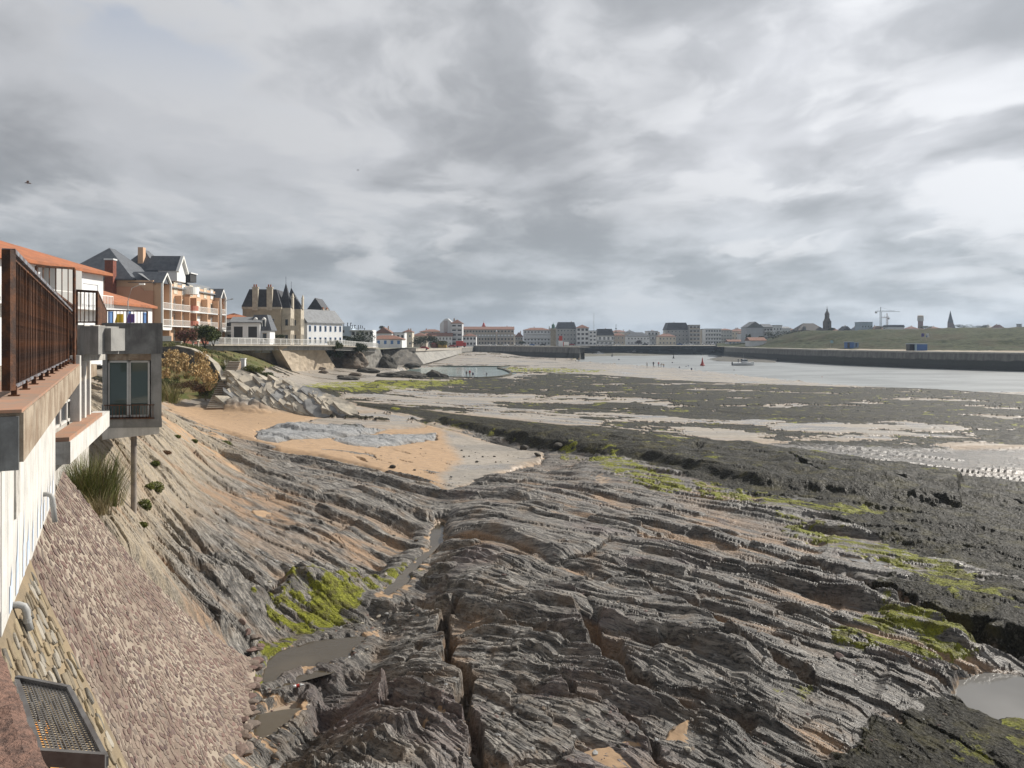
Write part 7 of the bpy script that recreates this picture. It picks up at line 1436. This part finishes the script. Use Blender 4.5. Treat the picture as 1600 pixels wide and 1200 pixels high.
# boats
HULL = {'white': mat('white_hull', (.62, .63, .64), .4, noise=.15), 'blue': mat('blue_hull', (.05, .12, .28), .4), 'red': mat('red_hull', (.36, .05, .04), .5), 'dark': mat('dark_hull', (.04, .045, .05), .5)}
def boat(px, py, L, hull, label, cabin=True, rz=0.0, z=.0, stripe=None, crew=0):
    q = PZ(px, py, z); root = empty('boat', tuple(q), rz, label, 'boat'); m = MB(); secs = []; n = 9
    for i in range(n):
        t = i / (n - 1); x = (t - .5) * L; b = L * .17 * (1 - max(0, (t - .45) / .55) ** 2.2) * (.86 + .14 * min(1, t * 4)) + .01; hh = L * .11 + L * .06 * t ** 2
        secs += [(x, -b, hh), (x, -b * .8, hh * .3), (x, 0, -.15), (x, b * .8, hh * .3), (x, b, hh)]
    fs = [(i * 5 + j, (i + 1) * 5 + j, (i + 1) * 5 + j + 1, i * 5 + j + 1) for i in range(n - 1) for j in range(4)] + [(0, 1, 2, 3, 4)]; m.add(secs, fs, HULL[hull]); m.add([secs[i * 5] for i in range(n)] + [secs[i * 5 + 4] for i in range(n - 1, -1, -1)], [tuple(range(2 * n))], HULL['white']); m.build('hull', root)
    if cabin:
        h0 = L * .13; MB().hexa([(-L * .05, -L * .1, h0), (L * .22, -L * .08, h0), (L * .22, L * .08, h0), (-L * .05, L * .1, h0), (-L * .03, -L * .09, h0 + L * .15), (L * .12, -L * .07, h0 + L * .15), (L * .12, L * .07, h0 + L * .15), (-L * .03, L * .09, h0 + L * .15)], HULL['white']).box((-L * .05, -L * .105, h0 + L * .075), (L * .16, L * .105, h0 + L * .125), GLASS).build('cabin', root)
        MB().beam((0, 0, h0 + L * .15), (0, 0, h0 + L * .36), .05, .05, GREYW).build('mast', root)
    MB().box((-L * .54, -.14, .05), (-L * .5, .14, L * .16), HULL['dark']).build('outboard_motor', root)
    return root
for px, py, L, hu, lb, cab, rz in ((914.5, 553, 6.5, 'dark', 'dark hulled boat moored nearest the jetty head', True, 2.2), (934.5, 554.5, 7.5, 'blue', 'white cabin boat with blue hull right of the jetty head', True, .3), (943, 552.5, 5.5, 'blue', 'small boat with a yellow top behind the blue hulled one', True, .8), (950.5, 548, 7, 'red', 'red and white boat lying on the mud bank', True, .1), (955, 554, 5, 'dark', 'small dark boat left of the first buoy', False, .9),
        (992.5, 553.5, 10, 'white', 'largest white motor cruiser in mid river', True, 2.8), (1016, 552.5, 8, 'white', 'pale boat beside the dark quay wall', True, .2), (1026, 552, 6, 'white', 'small open boat right of the pale one', False, .4), (988, 541, 6, 'white', 'white open boat drawn up on the slope by the quay', False, .3), (1122, 549, 8, 'white', 'white houseboat by the far quay wall', True, .1)):
    b_ = boat(px, py, L, hu, lb, cab, rz, z=.05 if py > 549 else 1.2)
mb_ = boat(1161.5, 571, 8.5, 'white', 'white motor boat with people on board under way in the river', True, .1, z=.0)
for dx, t_ in ((-.8, 'navy'), (.6, 'black'), (-2.0, 'grey')):
    o = tag(link('person', _pm.setdefault(('stand', t_, 'navy'), person_mesh('stand', CL[t_], CL['navy'])), loc=(mb_.location.x + dx, mb_.location.y - .2, .95)), {'navy': 'person in navy standing at the cabin of the motor boat', 'black': 'person in black on the foredeck of the motor boat', 'grey': 'person in grey at the stern of the motor boat'}[t_], 'person')
for px, py, c_, lb in ((956.5, 557, 'dark', 'small dark buoy in front of the moored boats'), (1052.5, 560, 'dark', 'dark conical buoy in mid river'), (1096, 555, 'dark', 'tiny dark buoy near the far quay'), (1097.5, 571.5, 'red', 'red conical buoy right of the row of anglers')):
    q = PZ(px, py, 0); s = 1.5 if c_ == 'red' else 1.0; bu = empty('buoy', tuple(q), label=lb, cat='buoy'); Wb(MB().lathe([(.55 * s, -.2), (.6 * s, .25 * s), (.5 * s, .4 * s)], 10, HULL[c_], c=q[:2]), 'float', bu); Wb(MB().lathe([(.38 * s, .4 * s), (.12 * s, 1.5 * s), (.16 * s, 1.55 * s), (.04, 2.1 * s)], 8, HULL[c_], c=q[:2]), 'cone', bu)
# parked cars along the far quay
def car(px, py_d, colr, label, rz=0.0, z=TZ):
    x, d = X_(px, py_d), py_d; root = empty('parked_car', (x, d, z), rz, label, 'car', 'cars parked along the quay'); L = 4.1
    prof = [(-2.05, .35), (-2.0, .8), (-1.2, .95), (-.6, 1.42), (.8, 1.42), (1.5, .95), (2.05, .85), (2.05, .35)]
    m = MB(); n = len(prof); m.add([(a, -.8, b) for a, b in prof] + [(a, .8, b) for a, b in prof], [tuple(range(n)), tuple(range(2 * n - 1, n - 1, -1))] + [(i, (i + 1) % n, n + (i + 1) % n, n + i) for i in range(n)], colr); m.build('body', root)
    MB().add([(-1.0, -.81, .97), (-.55, -.81, 1.34), (.75, -.81, 1.34), (1.25, -.81, .97)], [(0, 3, 2, 1)], GLASS).build('side_window', root)
    for wx in (-1.25, 1.25):
        MB().lathe([(.32, -.83), (.32, -.6)], 10, HULL['dark']).build('wheel', root, (wx, 0, .32), rot=(R(90), 0, 0)) if False else MB().tube([(wx, -.84, .32), (wx, -.6, .32)], .32, 10, HULL['dark']).build('wheel', root)
    return root
CC = {'white': WHITE, 'silver': mat('silver_paint', (.45, .46, .48), .35), 'black': mat('black_paint', (.02, .02, .025), .3), 'red': mat('red_paint', (.35, .03, .025), .35), 'blue': mat('blue_paint', (.05, .12, .30), .35)}
for px, d, c_, lb in ((727, 452, 'black', 'black car before the small white house with a veranda'), (733, 452, 'silver', 'silver car right beside the black one at the veranda house'), (751, 462, 'white', 'white car below the lighthouse'), (762, 470, 'white', 'white car right of the lighthouse axis'), (771, 475, 'silver', 'silver car before the right end of the long residence'), (790, 488, 'white', 'white car below the brown columned residence'), (808, 494, 'silver', 'silver car before the orange roofed gap'),
        (822, 500, 'white', 'white car before the white apartment house, left'), (831, 502, 'blue', 'blue car before the white apartment house'), (848, 505, 'black', 'black car before the white apartment house, right'), (893, 515, 'red', 'red car below the grey mansard house'), (938, 518, 'white', 'white car before the dark mansard hotel, left'), (944, 519, 'white', 'second white car before the dark mansard hotel'), (952, 520, 'silver', 'silver car at the right end of the dark mansard hotel'), (966, 528, 'white', 'white car on the slope road'),
        (1008, 541, 'black', 'black car at the corner of the quay'), (1020, 545, 'silver', 'silver car by the dark quay corner'), (1062, 550, 'blue', 'blue van shaped car at the tall mansard block'), (1072, 550, 'white', 'white car at the tall mansard block'), (1080, 552, 'white', 'white car between the two tall blocks'), (1088, 578, 'silver', 'silver car before the balcony block'), (1100, 580, 'white', 'white car before the cream block'), (1107, 580, 'silver', 'silver car before the recessed apartment block'), (1116, 582, 'white', 'white car before the recessed apartment block, right')):
    car(px, d, CC[c_], lb, rnd.uniform(-.1, .1))
c0 = PD(458, 527, 160); car(458 * 0 + 398, 152, CC['silver'], 'grey car parked beside the small mansard house', .1, z=9.0)
for px, d, c_, lb in ((662, 300, 'red', 'dark red van by the trees'), (706, 395, 'red', 'small red van left of the big red truck')): car(px, d, CC[c_], lb, z=5.8)
tk = empty('truck', (X_(719, 400), 400, 5.7), label='red truck parked in front of the tall white apartment tower', cat='truck'); MB().box((-2.2, 0, .7), (1.6, 2.2, 3.4), REDP).build('box_body', tk); MB().box((1.7, .1, .6), (3.0, 2.1, 2.6), CC['red']).build('cab', tk)
for x in (-1.4, 2.2): MB().tube([(x, -.05, .45), (x, .25, .45)], .45, 10, HULL['dark']).build('wheel', tk)
mq = empty('stall_tent', (X_(690, 380), 380, 5.7), label='yellow sided stall with a dark red awning beside the tree mass', cat='stall'); MB().box((-2.4, 0, 0), (2.4, 2.5, 2.4), mat('yellow_canvas', (.42, .26, .04), .8)).build('side_panel', mq); MB().prism([(-2.9, -.8), (2.9, -.8), (2.9, 2.8), (-2.9, 2.8)], 2.4, 3.5, mat('dark_red_canvas', (.22, .03, .025), .8), .5).build('awning', mq)
m2 = empty('stall_tent', (X_(680, 380), 380, 5.7), label='dark red canvas stall left of the yellow one', cat='stall'); MB().box((-2, 0, 0), (1.5, 2.5, 2.0), BRICKR).build('side_panel', m2); MB().prism([(-2.3, -.5), (1.8, -.5), (1.8, 2.8), (-2.3, 2.8)], 2.0, 2.8, MATS['dark_red_canvas'], .5).build('awning', m2)
# beach huts, sign and flags on the right bank
BLUC = mat('blue_cabin', (.045, .12, .32), .6, scale=2, noise=.2)
def hut(px0, px1, y0, y1, d, m_, label, cat='beach hut', open_=False):
    a, b = PD(px0, y1, d), PD(px1, y0, d); root = empty('beach_hut', (a.x, d, a.z), label=label, cat=cat); w_ = b.x - a.x; h = b.z - a.z
    MB().box((0 if not open_ else w_ * .42, 0, -.6), (w_, 2.4, h * .93), m_).build('wall', root); MB().box((-.15, -.2, h * .93), (w_ + .15, 2.6, h), mat('pale_hut_roof', (.33, .40, .48), .6)).build('roof', root)
    if open_: MB().box((0, 0, -.6), (.12, 2.4, h * .93), HULL['dark']).box((.12, 2.3, -.6), (w_ * .42, 2.4, h * .93), HULL['dark']).box((w_ * .3, 0, -.3), (w_ * .415, .1, h * .9), mat('pale_door', (.30, .42, .48), .6)).build('open_bay', root)
    else: MB().box((w_ * .1, -.04, 0), (w_ * .42, -.003, h * .85), HULL['dark']).build('door', root)
hut(1323, 1334, 534, 543.5, 325, BLUC, 'small bright blue beach hut on the harbour wall path'); hut(1336.5, 1341.5, 535, 542, 328, mat('pale_blue_board', (.16, .24, .36), .6), 'pale blue board beside the small blue hut', 'board'); hut(1421, 1449, 537, 548, 285, BLUC, 'wide blue cabin with an open dark bay on the harbour wall path', open_=True)
for px, y0, y1, d, m_, lb in ((1297.5, 532, 536, 350, mat('pale_blue_sign', (.30, .46, .52), .6), 'pale blue sign board on the dune path'), (1439.5, 521, 526, 330, mat('purple_flag', (.10, .08, .28), .7), 'dark purple flag on the dune'), (1447, 521, 527, 330, WHITE, 'white flag with a blue patch on the dune')):
    q = PD(px, y1, d); g0 = empty('flag' if 'flag' in lb else 'sign', (q.x, d, q.z - 2), label=lb, cat='flag' if 'flag' in lb else 'sign'); h = (y1 - y0) * d / F; w_ = 1.0
    MB().box((-.04, 0, 0), (.04, .08, 2 + h), GREYW).build('pole', g0); MB().box((.05, 0, 2), (w_ + .3, .05, 2 + h), m_).build('panel', g0)
    if 'white' in lb: MB().box((.05, -.02, 2), (.55, -.003, 2 + h * .5), BLUESH).build('patch', g0)
# plastic bottle in the gully, gulls
g = ground(465, 1108); z = surf_z(g.x, g.y) + .07; bt = empty('plastic_bottle', (g.x, g.y, z), R(20), 'clear plastic bottle with a red label lying on the rocks in the gully', 'bottle')
CLR = mat('clear_plastic', (.55, .57, .57), .2); MB().tube([(-.13, 0, 0), (-.12, 0, 0), (-.03, 0, 0)], [.02, .038, .04], 12, CLR).tube([(.045, 0, .01), (.09, 0, .01), (.13, 0, .012), (.15, 0, .012)], [.04, .036, .014, .014], 12, CLR).build('bottle', bt, smooth=True); MB().tube([(-.03, 0, .0), (.045, 0, .008)], [.042, .042], 12, REDP).build('label_band', bt); MB().tube([(.15, 0, .012), (.165, 0, .012)], [.016, .016], 10, RAILW).build('cap', bt)
for px, py, d, s, lb in ((43, 286, 60, 1.0, 'gull gliding against the clouds at the upper left'), (559, 266, 170, 1.0, 'tiny distant gull in the middle of the sky')):
    q = PD(px, py, d); gu = empty('gull', tuple(q), .5, lb, 'gull'); GW = mat('gull_grey', (.20, .20, .21), .8); MB().tube([(-.2, 0, 0), (0, 0, .02), (.2, 0, 0), (.28, 0, -.01)], [.02, .06, .05, .01], 8, GW).build('body', gu, smooth=True)
    for sg2 in (-1, 1): MB().add([(-.08, 0, .03), (.08, 0, .03), (.12, .32 * sg2, .14), (-.02, .32 * sg2, .14), (-.02, .66 * sg2, .04), (-.05, .64 * sg2, .05), (-.08, 0, .045), (-.02, .32 * sg2, .155)], [(0, 1, 2, 3), (3, 2, 4, 5), (6, 7, 2, 1)], GW).build('wing', gu)

# ------------------------------------------------------------------ sea haze
hm = bpy.data.materials.new('sea_haze'); hm.use_nodes = True; t = NT(hm.node_tree)
vol = t.n('ShaderNodeVolumePrincipled', {'Color': (.62, .76, .95, 1), 'Density': .00018, 'Anisotropy': .2}); t.t.links.new(vol.outputs[0], t.n('ShaderNodeOutputMaterial').inputs['Volume'])
tag(MB().box((-1000, -40, -3.5), (1600, 3600, 70), hm).build('haze'), kind='stuff')
